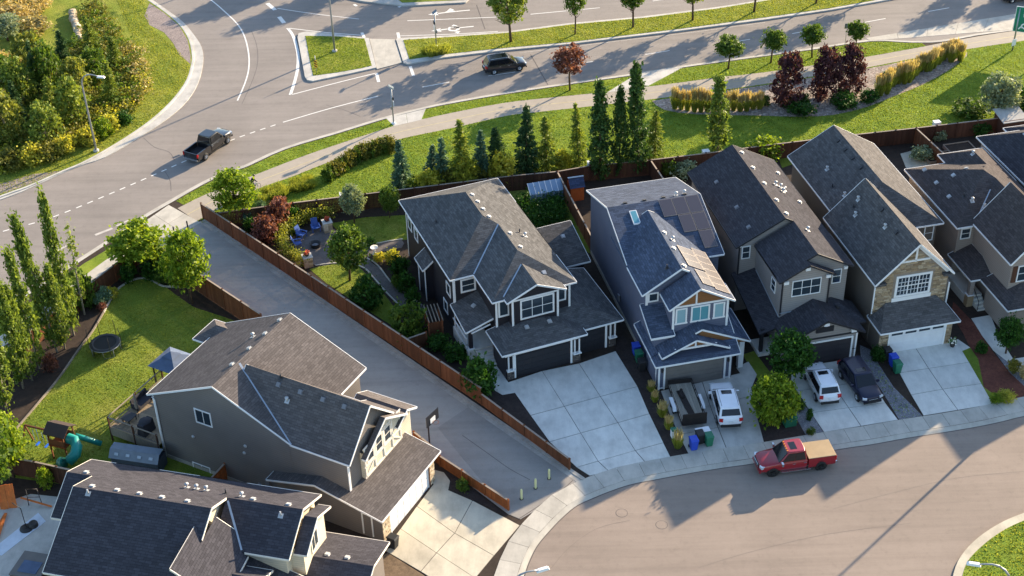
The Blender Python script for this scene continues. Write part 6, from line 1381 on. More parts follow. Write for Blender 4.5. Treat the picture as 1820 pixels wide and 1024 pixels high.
# ------------------------------------------------------------------ vegetation
m_leaf('leaf_aspen', '4e672c', '87994c', .42); m_leaf('leaf_col', '2f4a26', '52713a', .3); m_leaf('leaf_spruce', '2c482c', '567246', .2); m_leaf('leaf_bluespruce', '40604f', '7c9a80', .2); m_leaf('leaf_larch', '5d7430', '93a04a', .35)
m_leaf('leaf_green', '405f24', '6d8438'); m_leaf('leaf_bright', '56761e', '95a83a', .45); m_leaf('leaf_deep', '24481c', '47702c', .35); m_leaf('leaf_purple', '36202a', '66424a', .3); m_leaf('leaf_redbrown', '5a3430', '94665e', .35); m_leaf('leaf_yellow', '8f9634', 'ccc65a', .5); m_leaf('leaf_silver', '6f8064', 'a9b496', .3); m_leaf('leaf_olive', '5a6128', '8f8a44', .35); m_leaf('leaf_hedge', '6f7a2c', 'aaa94c', .4); m_leaf('leaf_thicket', '5c6c30', '8f9448', .4); m_leaf('leaf_tan', '9a8a58', 'cdbb88', .3)
m_leaf('grass_blade', '6c822e', '97a442', .45); m_leaf('grass_blade_y', '74842f', 'acae50', .45); m_leaf('grass_blade_l', '6a7f30', '98a046', .4); m_leaf('plume', 'a89668', 'd9c698', .3); m_leaf('reed_leaf', '7c8838', 'aeb45c', .45)
m_ground('bark', '5a4a3c', .2, 2, 8, 30, .25, .95, .6); m_ground('bark_pale', '8f8878', .2, 2, 8, 30, .25, .95, .6)
def leaves(name, C, size, mat, up=.35, asp=.62, var=.6, dirs=None):
    n = len(C); nr = rng.normal(size=(n, 3)); nr[:, 2] += up*2; nr /= np.linalg.norm(nr, axis=1, keepdims=True)
    a = np.cross(nr, rng.normal(size=(n, 3))); a /= np.linalg.norm(a, axis=1, keepdims=True)+1e-9
    if dirs is not None: a = dirs/(np.linalg.norm(dirs, axis=1, keepdims=True)+1e-9)+rng.normal(size=(n, 3))*.25; a /= np.linalg.norm(a, axis=1, keepdims=True)
    b = np.cross(nr, a); b /= np.linalg.norm(b, axis=1, keepdims=True)+1e-9
    s = (size*(1+var*rng.uniform(-1, 1, n)))[:, None]*.5
    V = np.empty((n, 4, 3)); V[:, 0] = C-a*s; V[:, 1] = C-b*s*asp; V[:, 2] = C+a*s; V[:, 3] = C+b*s*asp
    me = bpy.data.meshes.new(name); me.vertices.add(4*n); me.vertices.foreach_set('co', V.reshape(-1).astype(np.float32))
    me.loops.add(4*n); me.loops.foreach_set('vertex_index', np.arange(4*n, dtype=np.int32)); me.polygons.add(n); me.polygons.foreach_set('loop_start', np.arange(0, 4*n, 4, dtype=np.int32)); me.polygons.foreach_set('loop_total', np.full(n, 4, np.int32))
    me.materials.append(M_(mat)); me.update(calc_edges=True); me.validate(); return me
def clumps(K, per, fn, rc, flat=.75):
    cs = np.array([fn() for _ in range(K)]); r = rc*rng.uniform(.45, 1.25, K)
    pts = np.repeat(cs, per, 0)+rng.normal(size=(K*per, 3))*np.repeat(r, per)[:, None]*np.array([.55, .55, .55*flat]); return pts
def ell(rx, rz, z0, k_=.5, taper=0.):
    def f():
        while True:
            p = rng.uniform(-1, 1, 3); d = np.linalg.norm(p)
            if d <= 1 and d > k_*rng.uniform(.3, 1): break
        w = 1-taper*p[2]; return np.array([p[0]*rx*w, p[1]*rx*w, z0+p[2]*rz])
    return f
def column(H, Rr, z0, tip=.9):
    def f():
        t = rng.uniform(0, 1)**.85; r = Rr*(math.sin(min(1, t*2.6+.28)*math.pi/2))*(1-t**2.2*tip)
        a = rng.uniform(0, 6.283); q = math.sqrt(rng.uniform(.15, 1)); return np.array([math.cos(a)*r*q, math.sin(a)*r*q, z0+t*(H-z0)])
    return f
def m_cone(H, Rr, z0, nb, per, ln):
    C = []; D = []
    for i in range(nb):
        t = (i+.5)/nb; t = t**.9; z = z0+(H-z0)*t; r = Rr*(1-t)**.9+.06; nw = max(4, int(9*(1-t)+3))
        for w in range(nw):
            a = rng.uniform(0, 6.283); rr = r*rng.uniform(.7, 1.1); d = np.array([math.cos(a), math.sin(a), -.28+.5*t])
            s = rng.uniform(.15, 1, per); p = np.array([0, 0, z])+d*rr*s[:, None]+rng.normal(size=(per, 3))*.06*Rr; C.append(p); D.append(np.repeat(d[None], per, 0))
    return np.concatenate(C), np.concatenate(D)
PROTO = {}
def proto(key, fn):
    if key not in PROTO: PROTO[key] = fn()
    return PROTO[key]
def trunkmesh(H, r, nb, spread, z0, z1, mat, key):
    b = MB(); b.tube([(0, 0, -.1), (.02*H*random.uniform(-1, 1), .01, H*.35), (.02*H*random.uniform(-1, 1), 0, H*.7), (0, 0, H*.92)], [r*1.25, r, r*.6, r*.15], 8)
    for i in range(nb):
        a = random.uniform(0, 6.28); z = random.uniform(z0, z1); L = spread*random.uniform(.5, .95); e = Vector((math.cos(a)*L, math.sin(a)*L, z+L*random.uniform(.5, 1.1))); b.tube([(0, 0, z), (e.x*.5, e.y*.5, z+(e.z-z)*.4), e], [r*.45, r*.3, r*.08], 5)
    return b.mesh(key, mat, uv=False)
# each kind: unit height 1 m for crowns scaled per tree -> built at a nominal size
def kind_mesh(kind, var):
    if kind == 'aspen': return leaves('crown', clumps(120, 34, column(7.5, .95, .7, .92), .34, 1.3), .24, 'leaf_aspen'), trunkmesh(7.3, .09, 8, .6, 1, 5, 'bark_pale', 'trunk'), 7.5, 1.9
    if kind == 'thin': return leaves('crown', clumps(26, 16, column(5.5, .5, .9, .9), .25, 1.3), .2, 'leaf_larch'), trunkmesh(5.6, .06, 10, .5, 1, 4.4, 'bark_pale', 'trunk'), 5.5, 1.1
    if kind == 'col': return leaves('crown', clumps(120, 44, column(6.5, .85, .35, .9), .28, 1.4), .2, 'leaf_col'), trunkmesh(6.2, .08, 6, .4, 1, 4, 'bark', 'trunk'), 6.5, 1.7
    if kind in ('spruce', 'bluespruce', 'larch'):
        n, per, ln = (28, 34, .25) if kind != 'larch' else (24, 22, .24); C, D = m_cone(5, 1.25, .15, n, per, ln)
        return leaves('crown', C, ln, 'leaf_'+kind, .2, .4, .4, D), trunkmesh(4.8, .07, 0, .4, 1, 3, 'bark', 'trunk'), 5.0, 2.3
    if kind == 'lolly': return leaves('crown', clumps(90, 46, ell(1.0, 1.0, 2.75, .6), .32), .19, 'leaf_green'), trunkmesh(3.2, .07, 6, .7, 1.8, 2.4, 'bark', 'trunk'), 3.75, 2.1
    if kind == 'maple': return leaves('crown', clumps(95, 44, ell(1.75, 1.9, 4.4, .55, -.12), .46), .26, 'leaf_larch' if var % 2 else 'leaf_green'), trunkmesh(5.2, .12, 12, 1.6, 1.7, 3.4, 'bark', 'trunk'), 6.4, 3.7
    if kind == 'purpletree': return leaves('crown', clumps(75, 34, ell(1.2, 1.25, 3.0, .5, .15), .38), .22, 'leaf_redbrown'), trunkmesh(3.8, .07, 9, 1.0, 1.4, 2.6, 'bark', 'trunk'), 4.3, 2.5
    if kind == 'purpleshrub': return leaves('crown', clumps(110, 40, column(3.2, 1.35, .1, .55), .36), .2, 'leaf_purple'), trunkmesh(2.6, .07, 8, .8, .3, 1.4, 'bark', 'trunk'), 3.2, 2.7
    if kind == 'lowtree': return leaves('crown', clumps(150, 50, ell(1.8, 1.5, 1.75, .5, .1), .4), .22, 'leaf_bright'), trunkmesh(2.6, .09, 10, 1.2, .4, 1.4, 'bark', 'trunk'), 3.4, 3.8
    if kind == 'thicket': return leaves('crown', clumps(85, 26, ell(1.35, 1.5, 1.9, .35, .2), .4), .24, ('leaf_thicket', 'leaf_larch', 'leaf_green')[var % 3]), trunkmesh(2.9, .06, 14, 1.1, .4, 2.0, 'bark_pale', 'trunk'), 3.4, 2.8
    if kind in ('bright', 'green', 'deep', 'silver', 'redbrown', 'larchleaf'):
        return leaves('crown', clumps(115, 44, ell(1.5, 1.55, 2.65, .5, .12), .42), .22, {'redbrown': 'leaf_redbrown', 'larchleaf': 'leaf_larch'}.get(kind, 'leaf_'+kind)), trunkmesh(3.4, .09, 10, 1.2, .9, 2.4, 'bark', 'trunk'), 4.2, 3.1
    mats = {'bush_y': 'leaf_yellow', 'bush_g': 'leaf_green', 'bush_d': 'leaf_deep', 'bush_b': 'leaf_bright', 'bush_r': 'leaf_redbrown', 'bush_o': 'leaf_olive', 'bush_s': 'leaf_silver', 'bush_sp': 'leaf_bluespruce', 'bush_t': 'leaf_tan', 'bush_f': 'plume'}
    return leaves('crown', clumps(60, 30, ell(.85, .75, .7, .45, .1), .3), .17, mats[kind]), trunkmesh(.9, .05, 5, .5, .1, .5, 'bark', 'trunk'), 1.5, 1.75
VC = {}
def plant(kind, px, py, top, wpx, label, group=None, cat=None, name=None, base=None):
    VC[kind] = VC.get(kind, 0)+1; var = VC[kind] % 3; cm, tm, h0, w0 = proto((kind, var), lambda: kind_mesh(kind, var))
    g = base if base is not None else P(px, py); H = htop(g, top) if top is not None else h0; wm = (P(px+wpx/2, py)-P(px-wpx/2, py)).length if wpx else w0*H/h0
    bush = kind.startswith('bush'); cat = cat or ('shrub' if bush or kind == 'purpleshrub' else 'tree'); name = name or ({'aspen': 'aspen_tree', 'col': 'columnar_tree', 'spruce': 'spruce_tree', 'bluespruce': 'spruce_tree', 'larch': 'larch_tree', 'purpleshrub': 'purple_shrub'}.get(kind, 'shrub' if bush else 'leafy_tree'))
    t = thing(name, label, cat, (g[0], g[1], .1), random.uniform(0, 6.28), group); t.scale = (wm/w0*random.uniform(.88, 1.1), wm/w0*random.uniform(.88, 1.1), H/h0*random.uniform(.97, 1.03)); t.rotation_euler[0] = R(random.uniform(-3, 3)); t.rotation_euler[1] = R(random.uniform(-3, 3))
    link('trunk', tm, t); link('crown', cm, t); return t
G1 = 'columnar aspens along the left fence'
for i, (x, y, tp, w) in enumerate(((132, 598, 346, 34), (102, 628, 392, 33), (72, 657, 440, 34), (42, 692, 498, 36), (12, 730, 540, 38), (-18, 768, 585, 40), (116, 622, 470, 28), (58, 678, 510, 28))):
    plant('aspen', x, y, tp, w, ['tallest columnar aspen nearest the timber edged lawn corner', 'second columnar aspen from the lawn corner', 'third columnar aspen from the lawn corner', 'fourth columnar aspen from the lawn corner', 'fifth columnar aspen close to the left picture edge', 'columnar aspen cut off by the left picture edge', 'shorter columnar aspen standing in front of the tallest one', 'shorter columnar aspen between the third and fourth tall ones', 'shorter columnar aspen between the fourth and fifth tall ones', 'shorter columnar aspen between the second and third tall ones'][i], G1)
plant('thin', 151, 561, 408, 26, 'sparse thin birch with bare top beside the tall aspens'); plant('bush_g', 150, 545, 480, 44, 'leafy green shrub below the sparse thin birch')
plant('green', -5, 905, 690, 110, 'large leafy tree at the left edge above the patio'); plant('bright', 25, 850, 740, 70, 'bright leafy tree beside the play tower lawn'); plant('bush_b', 84, 868, 832, 26, 'small bright shrub against the fence above the lower left patio')
plant('bright', 253, 482, 397, 92, 'round bright green tree in the corner bed of the trampoline lawn'); plant('bright', 342, 540, 412, 82, 'bright green tree with mulch ring beside the alley fence')
for i, (x, y, tp, w, kd) in enumerate(((188, 535, 510, 24, 'bush_sp'), (178, 545, 524, 22, 'bush_sp'), (200, 530, 512, 20, 'bush_y'), (230, 500, 470, 34, 'bush_d'), (275, 495, 468, 40, 'bush_d'), (300, 500, 470, 40, 'bush_g'), (183, 552, 540, 16, 'bush_r'), (92, 662, 630, 24, 'bush_r'))):
    plant(kd, x, y, tp, w, ['blue green spruce bush in the corner bed', 'smaller blue green spruce bush in the corner bed', 'yellowish shrub beside the blue green bushes', 'dark shrub below the round bright tree', 'dark shrub between the two bright trees', 'green shrub beside the alley fence tree', 'small red shrub at the bed edge by the trampoline', 'red brown shrub at the foot of the aspens'][i], 'shrubs in the trampoline lawn bed')
plant('bright', 420, 392, 303, 76, 'bright tree at the alley fence corner beside the footpath')
for i, (x, y, tp, w, kd) in enumerate(((440, 398, 372, 22, 'bush_sp'), (466, 388, 358, 24, 'bush_sp'), (500, 408, 357, 46, 'bush_r'), (474, 432, 384, 46, 'bush_r'), (447, 412, 390, 24, 'bush_d'), (520, 400, 372, 30, 'bush_d'), (520, 415, 395, 24, 'bush_g'))):
    plant(kd, x, y, tp, w, ['upright blue spruce shrub nearest the fence corner', 'blue spruce shrub behind the red brown shrubs', 'red brown shrub against the dark back fence', 'red brown shrub beside the alley fence', 'dark shrub under the fence corner tree', 'dark shrub between red shrub and hedge', 'small green shrub at the end of the hedge'][i], 'shrubs in the fire pit yard')
plant('green', 622, 500, 402, 66, 'leafy green tree between the fire pit and the gravel path'); plant('silver', 630, 397, 332, 42, 'young pale tree in front of the dark back fence'); plant('green', 693, 388, 334, 38, 'young green tree in front of the back fence near the black house')
for i, (x, y, tp, w, kd) in enumerate(((650, 545, 500, 54, 'bush_d'), (727, 598, 540, 62, 'bush_g'), (852, 700, 640, 58, 'bush_d'), (675, 465, 450, 20, 'bush_y'), (698, 468, 445, 26, 'bush_y'), (712, 490, 455, 34, 'bush_d'), (722, 520, 490, 34, 'bush_d'), (735, 545, 515, 28, 'bush_d'), (706, 510, 492, 22, 'bush_g'), (780, 620, 600, 40, 'bush_d'), (810, 640, 615, 40, 'bush_d'), (716, 505, 496, 14, 'bush_t'), (660, 440, 425, 20, 'bush_d'))):
    plant(kd, x, y, tp, w, ['dark bush on the shaded lawn beside the gravel path', 'leafy bush beside the alley fence at the pergola gate', 'round evergreen bush beside the front steps of the black house', 'yellow green bush beside the bird bath', 'yellow green bush at the bend of the gravel path', 'dark bush along the black house wall', 'second dark bush along the black house wall', 'third dark bush along the black house wall', 'low green bush at the gravel path edge', 'dark shrub in front of the pergola gate', 'dark shrub left of the white porch railing', 'pale flowering bush in the dark bed', 'small dark bush above the bird bath'][i], 'shrubs around the black house')
# hedge ring at the fire pit
hr = smooth(PS([(590, 392), (570, 392), (548, 397), (525, 408), (508, 424), (503, 442), (512, 458), (530, 470), (540, 478)]), 5); o0_ = hr[0]
pts = [];
for p in resample(hr, .12): pts.append(rng.normal(size=(44, 3))*np.array([.3, .3, .34])+np.array([p.x-o0_.x, p.y-o0_.y, .8]))
hg = thing('hedge', 'curved yellow green hedge around the fire pit', 'hedge', (o0_.x, o0_.y, .1)); link('foliage', leaves('foliage', np.concatenate(pts), .17, 'leaf_hedge'), hg); b = MB()
for p in resample(hr, .8): b.tube([(p.x-o0_.x, p.y-o0_.y, 0), (p.x-o0_.x, p.y-o0_.y, .8)], .03, 5)
b.obj('stems', 'bark', hg)
# conifers and columnar trees along the park side of the back fence
for kd, x, y, tp, w, lab in (('bluespruce', 716, 332, 255, 44, 'bluish spruce nearest the low shrub row'), ('bluespruce', 768, 328, 260, 42, 'left of the close pair of bluish spruces'), ('bluespruce', 786, 334, 248, 46, 'right of the close pair of bluish spruces'), ('larch', 819, 330, 211, 58, 'tall yellowish larch above the dark house roof'), ('bluespruce', 855, 325, 236, 44, 'dark bluish spruce right of the tall larch'), ('spruce', 886, 318, 229, 50, 'dark green spruce behind the dark house ridge'), ('spruce', 935, 308, 187, 56, 'tall dark spruce left of the sparse larches'), ('larch', 972, 304, 209, 54, 'sparse larch right of the tall dark spruce'), ('larch', 1030, 296, 188, 44, 'thin sparse larch left of the columnar trees'), ('larch', 1163, 284, 197, 46, 'sparse larch right of the columnar trees'), ('col', 1067, 322, 152, 42, 'leftmost of the three dark columnar trees'), ('col', 1101, 316, 166, 30, 'slimmest of the three dark columnar trees, in the middle'), ('col', 1136, 312, 126, 42, 'tallest of the three dark columnar trees, on the right'), ('aspen', 1275, 284, 136, 38, 'tall slim aspen left of the taupe house ridge'), ('bushless', 0, 0, 0, 0, '')):
    if kd != 'bushless': plant(kd, x, y, tp, w, lab, 'trees along the back fence')
for i, (x, y, tp, w, kd) in enumerate(((766, 345, 302, 50, 'bush_y'), (826, 336, 280, 48, 'bush_y'), (890, 330, 268, 46, 'bush_y'), (1000, 302, 268, 34, 'bush_y'), (1357, 282, 246, 56, 'bush_b'), (1190, 310, 285, 30, 'bush_g'), (1186, 303, 287, 14, 'bush_r'), (1215, 312, 288, 50, 'bush_s'), (800, 338, 300, 30, 'bush_o'), (858, 333, 300, 30, 'bush_o'), (735, 340, 315, 26, 'bush_g'), (1640, 285, 262, 40, 'bush_s'), (1668, 250, 232, 24, 'bush_s'), (1740, 240, 218, 40, 'bush_d'), (1816, 208, 160, 50, 'bush_d'), (1725, 205, 180, 60, 'bush_g'))):
    plant(kd, x, y, tp, w, ['yellow bush nearest the low shrub row at the back fence', 'yellow bush below the tall larch', 'yellow bush touching the dark house ridge', 'yellow bush right of the sparse larch', 'bright bush between the two dark ridges', 'green bush in the yard of the taupe house', 'red topped shrub in the yard of the taupe house', 'grey green shrub behind the taupe house', 'olive bush between the first two yellow bushes', 'olive bush between the second and third yellow bushes', 'green bush at the fence by the first spruce', 'grey green shrub on the patio by the dividing fence', 'small grey shrub by the raised garden box', 'dark shrub in the right back corner yard', 'dark evergreen at the right edge above the fence', 'green shrubs below the grey green tree'][i], 'bushes along the back fence')
plant('silver', 1768, 218, 132, 66, 'grey green tree at the right back fence')
for i in range(15):
    s = i/14; x, y = 585+s*112, 322-s*52-10*math.sin(s*3.1); plant('bush_o' if i % 3 else 'bush_g', x, y, y-26, 26, 'low olive shrub in the row between footpath and park lawn', 'low shrub row along the footpath')
# street and median trees
for i, (x, y, tp, w) in enumerate(((908, 76, -22, 68), (1022, 63, -34, 44), (1125, 51, -42, 52), (1231, 38, -55, 52), (1340, 23, -70, 54), (1450, 8, -85, 54), (1560, -10, -105, 56))):
    plant('maple', x, y, tp, w, ['largest median tree above the dark suv', 'second median tree with a slim crown', 'third median tree from the left', 'median tree showing its trunk right of the third', 'median tree showing only a short trunk at the top edge', 'median tree beyond the top edge', 'median tree far beyond the top edge'][i], 'trees on the median')
for cx, cy in ((505, 22), (385, 12), (655, 38), (700, 12), (1675, 22), (1790, 8), (450, -5), (560, 5)):
    g = P(cx, cy)+Vector((math.cos(R(SUN_AZ)), math.sin(R(SUN_AZ)), 0))*(4.6/math.tan(R(SUN_EL))); plant('maple', 0, 0, None, 0, 'roadside tree beyond the top edge of the picture', 'roadside trees beyond the top edge', base=g).scale = (1.25, 1.25, 1.1)
plant('purpletree', 1013, 162, 85, 60, 'purple leaved tree on the boulevard above the columnar trees')
for i, (x, y, tp, w) in enumerate(((1294, 124, 67, 50), (1370, 113, 55, 44), (1443, 104, 48, 42), (1519, 93, 39, 36))): plant('lolly', x, y, tp, w, ['round lollipop tree nearest the slim aspen', 'second round lollipop tree along the boulevard', 'third round lollipop tree along the boulevard', 'round lollipop tree beside the small sign'][i], 'lollipop trees on the boulevard')
for i, (x, y, tp, w) in enumerate(((1395, 189, 102, 58), (1462, 180, 93, 54), (1509, 170, 86, 52))): plant('purpleshrub', x, y, tp, w, ['leftmost of the three large purple shrubs', 'middle of the three large purple shrubs', 'rightmost of the three large purple shrubs'][i], 'purple shrubs in the rock bed')
for i, (x, y, tp, w) in enumerate(((1360, 190, 170, 18), (1430, 188, 168, 20), (1545, 182, 162, 34), (1500, 190, 168, 50), (1420, 200, 182, 60), (1615, 140, 118, 20), (1575, 138, 128, 16))): plant('bush_d', x, y, tp, w, ['small round bush left of the purple shrubs', 'round bush between the purple shrubs', 'green juniper right of the purple shrubs', 'green juniper at the feet of the purple shrubs', 'low juniper in the shade of the left purple shrub', 'dark bush among the feather grasses', 'small dark bush at the feather grass row'][i], 'junipers in the rock bed')
# front yards
plant('deep', 1403, 684, 598, 78, 'dark green tree hiding the taupe house porch'); plant('lowtree', 1372, 748, 676, 88, 'bright leafy tree in the mulch bed beside the white suv'); plant('deep', 1787, 630, 568, 54, 'small dark tree in the gravel bed of the tan house')
for i, (x, y, tp, w, kd) in enumerate(((1800, 662, 640, 24, 'bush_o'), (1820, 672, 648, 26, 'bush_f'), (1437, 748, 728, 12, 'bush_d'), (1788, 712, 700, 34, 'bush_y'), (1770, 716, 704, 24, 'bush_b'), (1742, 628, 612, 24, 'bush_d'), (823, 872, 855, 22, 'bush_g'), (1420, 728, 712, 20, 'bush_g'), (1440, 772, 762, 14, 'bush_g'), (1560, 640, 622, 30, 'bush_d'))):
    plant(kd, x, y, tp, w, ['olive bush in the gravel beside the tan house driveway', 'orange flowering bush at the right edge', 'small dark conical bush in the rock bed', 'yellow green ground cover at the tip of the red mulch', 'bright ground cover beside the driveway corner', 'dark low bush between lawn and red mulch', 'round green bush in the mulch beside the low reddish fence', 'green shrub under the dark green tree', 'small green plant at the sidewalk by the rock bed', 'dark weeds beside the stone pillar'][i], 'front yard shrubs')
# feather reed grasses: leaves and plumes
def reed_mesh():
    n = 300; a = rng.uniform(0, 6.283, n); r = rng.uniform(0, .16, n); l = rng.uniform(.55, .95, n); sp = rng.uniform(0, .3, n); B = np.stack([np.cos(a)*r, np.sin(a)*r, np.zeros(n)], 1); Tt = B+np.stack([np.cos(a)*sp, np.sin(a)*sp, l], 1)
    def blades(B, T, w):
        d = T-B; s = np.cross(d, rng.normal(size=d.shape)); s /= np.linalg.norm(s, axis=1, keepdims=True); V = np.empty((len(B), 4, 3)); V[:, 0] = B-s*w; V[:, 1] = B+s*w; V[:, 2] = T+s*w*.5; V[:, 3] = T-s*w*.5; return V
    def mk(V, mat):
        k_ = len(V); me = bpy.data.meshes.new('reed'); me.from_pydata(V.reshape(-1, 3).tolist(), [], [[4*i, 4*i+1, 4*i+2, 4*i+3] for i in range(k_)]); me.materials.append(M_(mat)); return me
    m = 150; a = rng.uniform(0, 6.283, m); r = rng.uniform(0, .14, m); sp = rng.uniform(0, .22, m); B2 = np.stack([np.cos(a)*(r+sp*.6), np.sin(a)*(r+sp*.6), rng.uniform(.75, .95, m)], 1); T2 = B2+np.stack([np.cos(a)*sp*.5, np.sin(a)*sp*.5, rng.uniform(.4, .65, m)], 1)
    return mk(blades(B, Tt, .012), 'reed_leaf'), mk(blades(B2, T2, .022), 'plume')
RM = [reed_mesh() for _ in range(3)]
def reed(px, py, top, w, label, group, plumes=True):
    g = P(px, py); H = htop(g, top); t = thing('feather_reed', label, 'reed clump', (g.x, g.y, .11), random.uniform(0, 6.28), group); s = H/1.45; wm = (P(px+w/2, py)-P(px-w/2, py)).length/.75; t.scale = (wm, wm, s); q = random.choice(RM); link('leaves', q[0], t)
    if plumes: link('plumes', q[1], t)
for i in range(14): x = 1199+i*11.6; reed(x, 195+6*math.sin(i*.25)+random.uniform(-2, 2), 160+i*.45+random.uniform(-3, 5), 19, 'tan feather reed grass in the left row of the rock bed', 'feather grasses left of the purple shrubs')
for i in range(19):
    s = i/18; x = 1560+s*118; reed(x+random.uniform(-3, 3), 172-s*62+4*math.sin(i), 136-s*55+random.uniform(-4, 4), 19, 'tan feather reed grass in the long right row of the rock bed', 'feather grasses right of the purple shrubs')
for x, y in ((1690, 112), (1697, 104), (1706, 110), (1688, 104)): reed(x, y, y-32, 20, 'tall feather reed grass clump at the right end of the rock bed', 'feather grasses at the end of the rock bed')
for i, (x, y, tp, w) in enumerate(((1157, 697, 680, 18), (1164, 716, 698, 18), (1177, 742, 717, 22), (1188, 764, 742, 20), (1204, 798, 768, 24))): reed(x, y, tp, w, ['topmost feather grass between the two driveways', 'second feather grass from the garage', 'third feather grass between the driveways', 'fourth feather grass beside the trailer wheel', 'lowest feather grass beside the blue bin'][i], 'feather grasses between the driveways')
for i in range(30): x = 462+random.uniform(0, 95); y = 358-(x-462)*.30+random.uniform(-10, 8); reed(x, y, y-18, 22, 'soft grass tuft in the bed beside the footpath bend', 'grass tufts at the footpath bend', False)
for i, (x, y) in enumerate(((757, 98), (766, 102), (775, 100), (786, 98), (792, 94), (770, 94))): reed(x, y, y-22, 24, 'grass tuft around the median beacon pole', 'grass tufts at the median beacon', False)
# vegetable garden and park corner thickets
def scatter_leaves(name, poly, dens, h, clump, size, mat, label, cat='plants'):
    xs = [p.x for p in poly]; ys = [p.y for p in poly]; A_ = area([(p.x, p.y) for p in poly]); n = int(A_*dens); C = []
    while len(C) < n:
        x, y = random.uniform(min(xs), max(xs)), random.uniform(min(ys), max(ys))
        if inside(x, y, poly): C.append((x, y, .15+random.random()**1.5*h))
    C = np.array(C); P_ = np.repeat(C, clump, 0)+rng.normal(size=(n*clump, 3))*np.array([.3, .3, .22]); P_[:, 2] = np.abs(P_[:, 2])
    o = link(name, leaves(name, P_, size, mat)); stuff(o); tag(o, label, cat); return o
def inside(x, y, poly):
    c = False; j = len(poly)-1
    for i in range(len(poly)):
        if (poly[i].y > y) != (poly[j].y > y) and x < (poly[j].x-poly[i].x)*(y-poly[i].y)/(poly[j].y-poly[i].y)+poly[i].x: c = not c
        j = i
    return c
scatter_leaves('vegetable_plants', PS([(915, 365), (945, 350), (1000, 345), (1005, 385), (995, 405), (950, 405)]), 14, .9, 26, .2, 'leaf_deep', 'leafy vegetables behind the black house')
TH = [(-80, 310), (60, 290), (150, 262), (210, 225), (250, 190), (262, 155), (250, 110), (215, 60), (190, 20), (150, 0), (140, 70), (60, 110), (-80, 130)]
scatter_leaves('undergrowth', PS(TH), 2.2, .9, 26, .26, 'leaf_olive', 'olive undergrowth covering the park corner'); scatter_leaves('undergrowth', PS(TH), 1.1, 1.0, 26, .26, 'leaf_green', 'green undergrowth between the park corner trees')
scatter_leaves('undergrowth', PS([(-80, 330), (80, 300), (170, 255), (235, 205), (262, 160), (255, 130), (215, 180), (150, 225), (60, 255), (-80, 280)]), 1.6, .9, 24, .25, 'leaf_yellow', 'yellow flowering undergrowth along the park corner edge')
scatter_leaves('undergrowth', PS([(-60, 40), (60, 50), (95, 10), (80, -15), (-60, -15)]), 2.6, 1.1, 26, .28, 'leaf_tan', 'dry tan grasses in the top left corner')
scatter_leaves('undergrowth', PS([(210, 95), (255, 90), (268, 130), (262, 175), (240, 190), (235, 140)]), 2.4, .8, 26, .24, 'plume', 'golden dry grasses at the park corner slope')
pk = [('thicket', 45, 185, 105, 58), ('thicket', 95, 165, 75, 56), ('thicket', 62, 130, 60, 54), ('thicket', 130, 222, 140, 58), ('thicket', 175, 150, 85, 50), ('thicket', 15, 255, 170, 60), ('larch', 165, 95, 30, 40), ('spruce', 70, 165, 80, 36), ('larch', 200, 185, 115, 40), ('thicket', 88, 262, 188, 58), ('thicket', 5, 160, 95, 56), ('spruce', 118, 125, 55, 34), ('thicket', 140, 178, 105, 52), ('thicket', 0, 212, 145, 58), ('silver', 15, 75, 30, 60), ('larch', 205, 120, 65, 40), ('larch', 100, 215, 135, 44), ('spruce', 35, 225, 145, 38), ('bush_y', 60, 292, 258, 46), ('bush_y', 120, 272, 243, 44), ('bush_y', 200, 235, 207, 40), ('bush_d', 222, 222, 200, 30), ('bush_t', 60, 60, 32, 60), ('bush_t', 20, 40, 10, 60), ('bush_b', 185, 245, 212, 40), ('bush_o', 20, 300, 270, 50), ('bush_y', 160, 258, 228, 40), ('bush_o', 90, 285, 255, 44), ('bush_t', 8, 120, 92, 50)]
for i, (kd, x, y, tp, w) in enumerate(pk): plant(kd, x, y, tp, w, 'young tree in the dense park corner thicket' if not kd.startswith('bush') else 'shrub at the edge of the park corner thicket', 'park corner thicket trees' if not kd.startswith('bush') else 'park corner thicket shrubs')
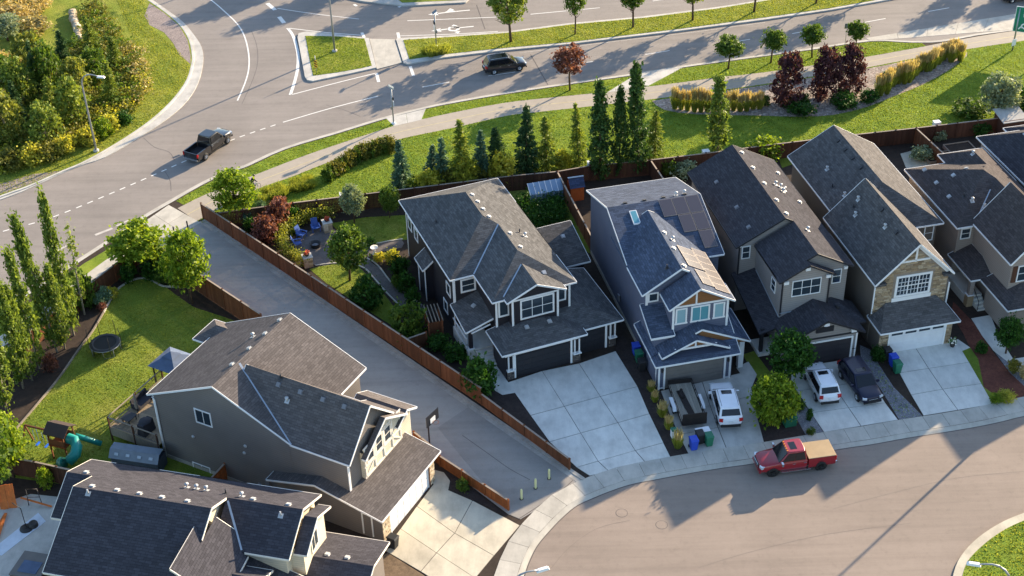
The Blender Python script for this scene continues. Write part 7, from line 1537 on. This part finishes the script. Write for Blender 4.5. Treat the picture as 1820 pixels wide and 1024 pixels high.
# grass blades on the lawns
def blades(name, poly, dens, h, mat, z, label, w=.05, holes=()):
    A_ = area([(p.x, p.y) for p in poly]); n = int(A_*dens); xs = np.array([p.x for p in poly]); ys = np.array([p.y for p in poly])
    X = rng.uniform(xs.min(), xs.max(), int(n*(xs.max()-xs.min())*(ys.max()-ys.min())/max(A_, 1e-6))); Y = rng.uniform(ys.min(), ys.max(), len(X))
    def pin(px, py):
        c = np.zeros(len(X), bool); j = len(px)-1
        for i in range(len(px)):
            with np.errstate(divide='ignore', invalid='ignore'): c ^= ((py[i] > Y) != (py[j] > Y)) & (X < (px[j]-px[i])*(Y-py[i])/(py[j]-py[i])+px[i])
            j = i
        return c
    m = pin(xs, ys)
    for hpoly in holes: m &= ~pin(np.array([p[0] for p in hpoly]), np.array([p[1] for p in hpoly]))
    X, Y = X[m], Y[m]; k_ = len(X); a = rng.uniform(0, 6.283, k_); l = rng.normal(size=(k_, 2))*h*.45; hh = h*rng.uniform(.5, 1.2, k_); ww = w*rng.uniform(.6, 1.4, k_)
    V = np.empty((k_, 3, 3)); V[:, 0] = np.stack([X-np.cos(a)*ww, Y-np.sin(a)*ww, np.full(k_, z)], 1); V[:, 1] = np.stack([X+np.cos(a)*ww, Y+np.sin(a)*ww, np.full(k_, z)], 1); V[:, 2] = np.stack([X+l[:, 0], Y+l[:, 1], z+hh], 1)
    me = bpy.data.meshes.new(name); me.vertices.add(3*k_); me.vertices.foreach_set('co', V.reshape(-1).astype(np.float32)); me.loops.add(3*k_); me.loops.foreach_set('vertex_index', np.arange(3*k_, dtype=np.int32)); me.polygons.add(k_); me.polygons.foreach_set('loop_start', np.arange(0, 3*k_, 3, dtype=np.int32)); me.polygons.foreach_set('loop_total', np.full(k_, 3, np.int32)); me.materials.append(M_(mat)); me.update(calc_edges=True)
    o = link(name, me); stuff(o); tag(o, label, 'grass'); return o
V2 = lambda l: [Vector((p[0], p[1], 0)) for p in l]
rock = smooth(PS([(1159, 181), (1250, 168), (1340, 156), (1473, 135), (1532, 125.5), (1622, 108), (1690, 96), (1714, 93), (1718, 101), (1690, 124), (1640, 152), (1590, 172), (1540, 192), (1480, 206), (1420, 209), (1340, 207), (1240, 205), (1180, 197), (1159, 181)]), 2)
blades('grass', V2([(p.x, p.y) for p in paths_] + [(p.x, p.y) for p in backf[::-1]]), 55, .09, 'grass_blade', .105, 'mown grass of the park lawn', holes=[rock])
blades('grass', V2(blv), 70, .08, 'grass_blade', .11, 'mown grass of the boulevard strip', holes=[PS([(684, 208), (759, 191), (752, 217), (698, 229)]), PS([(1127, 131), (1219, 117), (1152, 159), (1076, 169)])])
blades('grass', PS(ISBI+ISTI), 60, .09, 'grass_blade_y', .17, 'dry grass of the long median')
blades('grass', PS([(543, 66), (600, 67), (648, 71), (661, 119), (640, 124), (600, 131), (557, 137), (551, 110)]), 70, .09, 'grass_blade', .17, 'grass of the small median by the tall lamp')
blades('grass', PS([(0, 350), (50, 331), (110, 305), (186, 268), (239, 235), (279, 205), (312, 172), (332, 143), (339, 117), (310, 85), (266, 48), (256, 0), (200, -20), (230, 60), (262, 120), (262, 170), (200, 225), (120, 270), (0, 310)]), 60, .09, 'grass_blade_y', .16, 'sunlit grass verge of the park corner')
blades('grass', PS([(250, 497), (290, 508), (345, 548), (462, 590), (560, 680), (420, 800), (330, 870), (20, 850), (30, 765), (100, 682), (165, 592), (190, 552), (215, 512)]), 60, .06, 'grass_blade_l', .112, 'lush lawn under the trampoline')
blades('grass', PS([(550, 480), (592, 470), (639, 477), (661, 499), (692, 536), (706, 556), (712, 590), (640, 545), (580, 505)]), 60, .06, 'grass_blade_l', .112, 'lush lawn beside the alley fence')
blades('grass', PS([(589, 399), (650, 388), (722, 384), (726, 427), (661, 436), (634, 432), (600, 412)]), 60, .06, 'grass_blade_l', .112, 'lush lawn below the dark back fence')
blades('grass', PS(ri[:6]+[(1900, 1060), (1707, 1060)]), 60, .09, 'grass_blade_y', .16, 'grass of the round island at the lower right')
blades('weeds', PS([(1535, 640), (1560, 650), (1588, 690), (1639, 741), (1598, 748), (1572, 705)]), 16, .14, 'leaf_silver', .112, 'grey weeds in the gravel strip between driveways', .07)
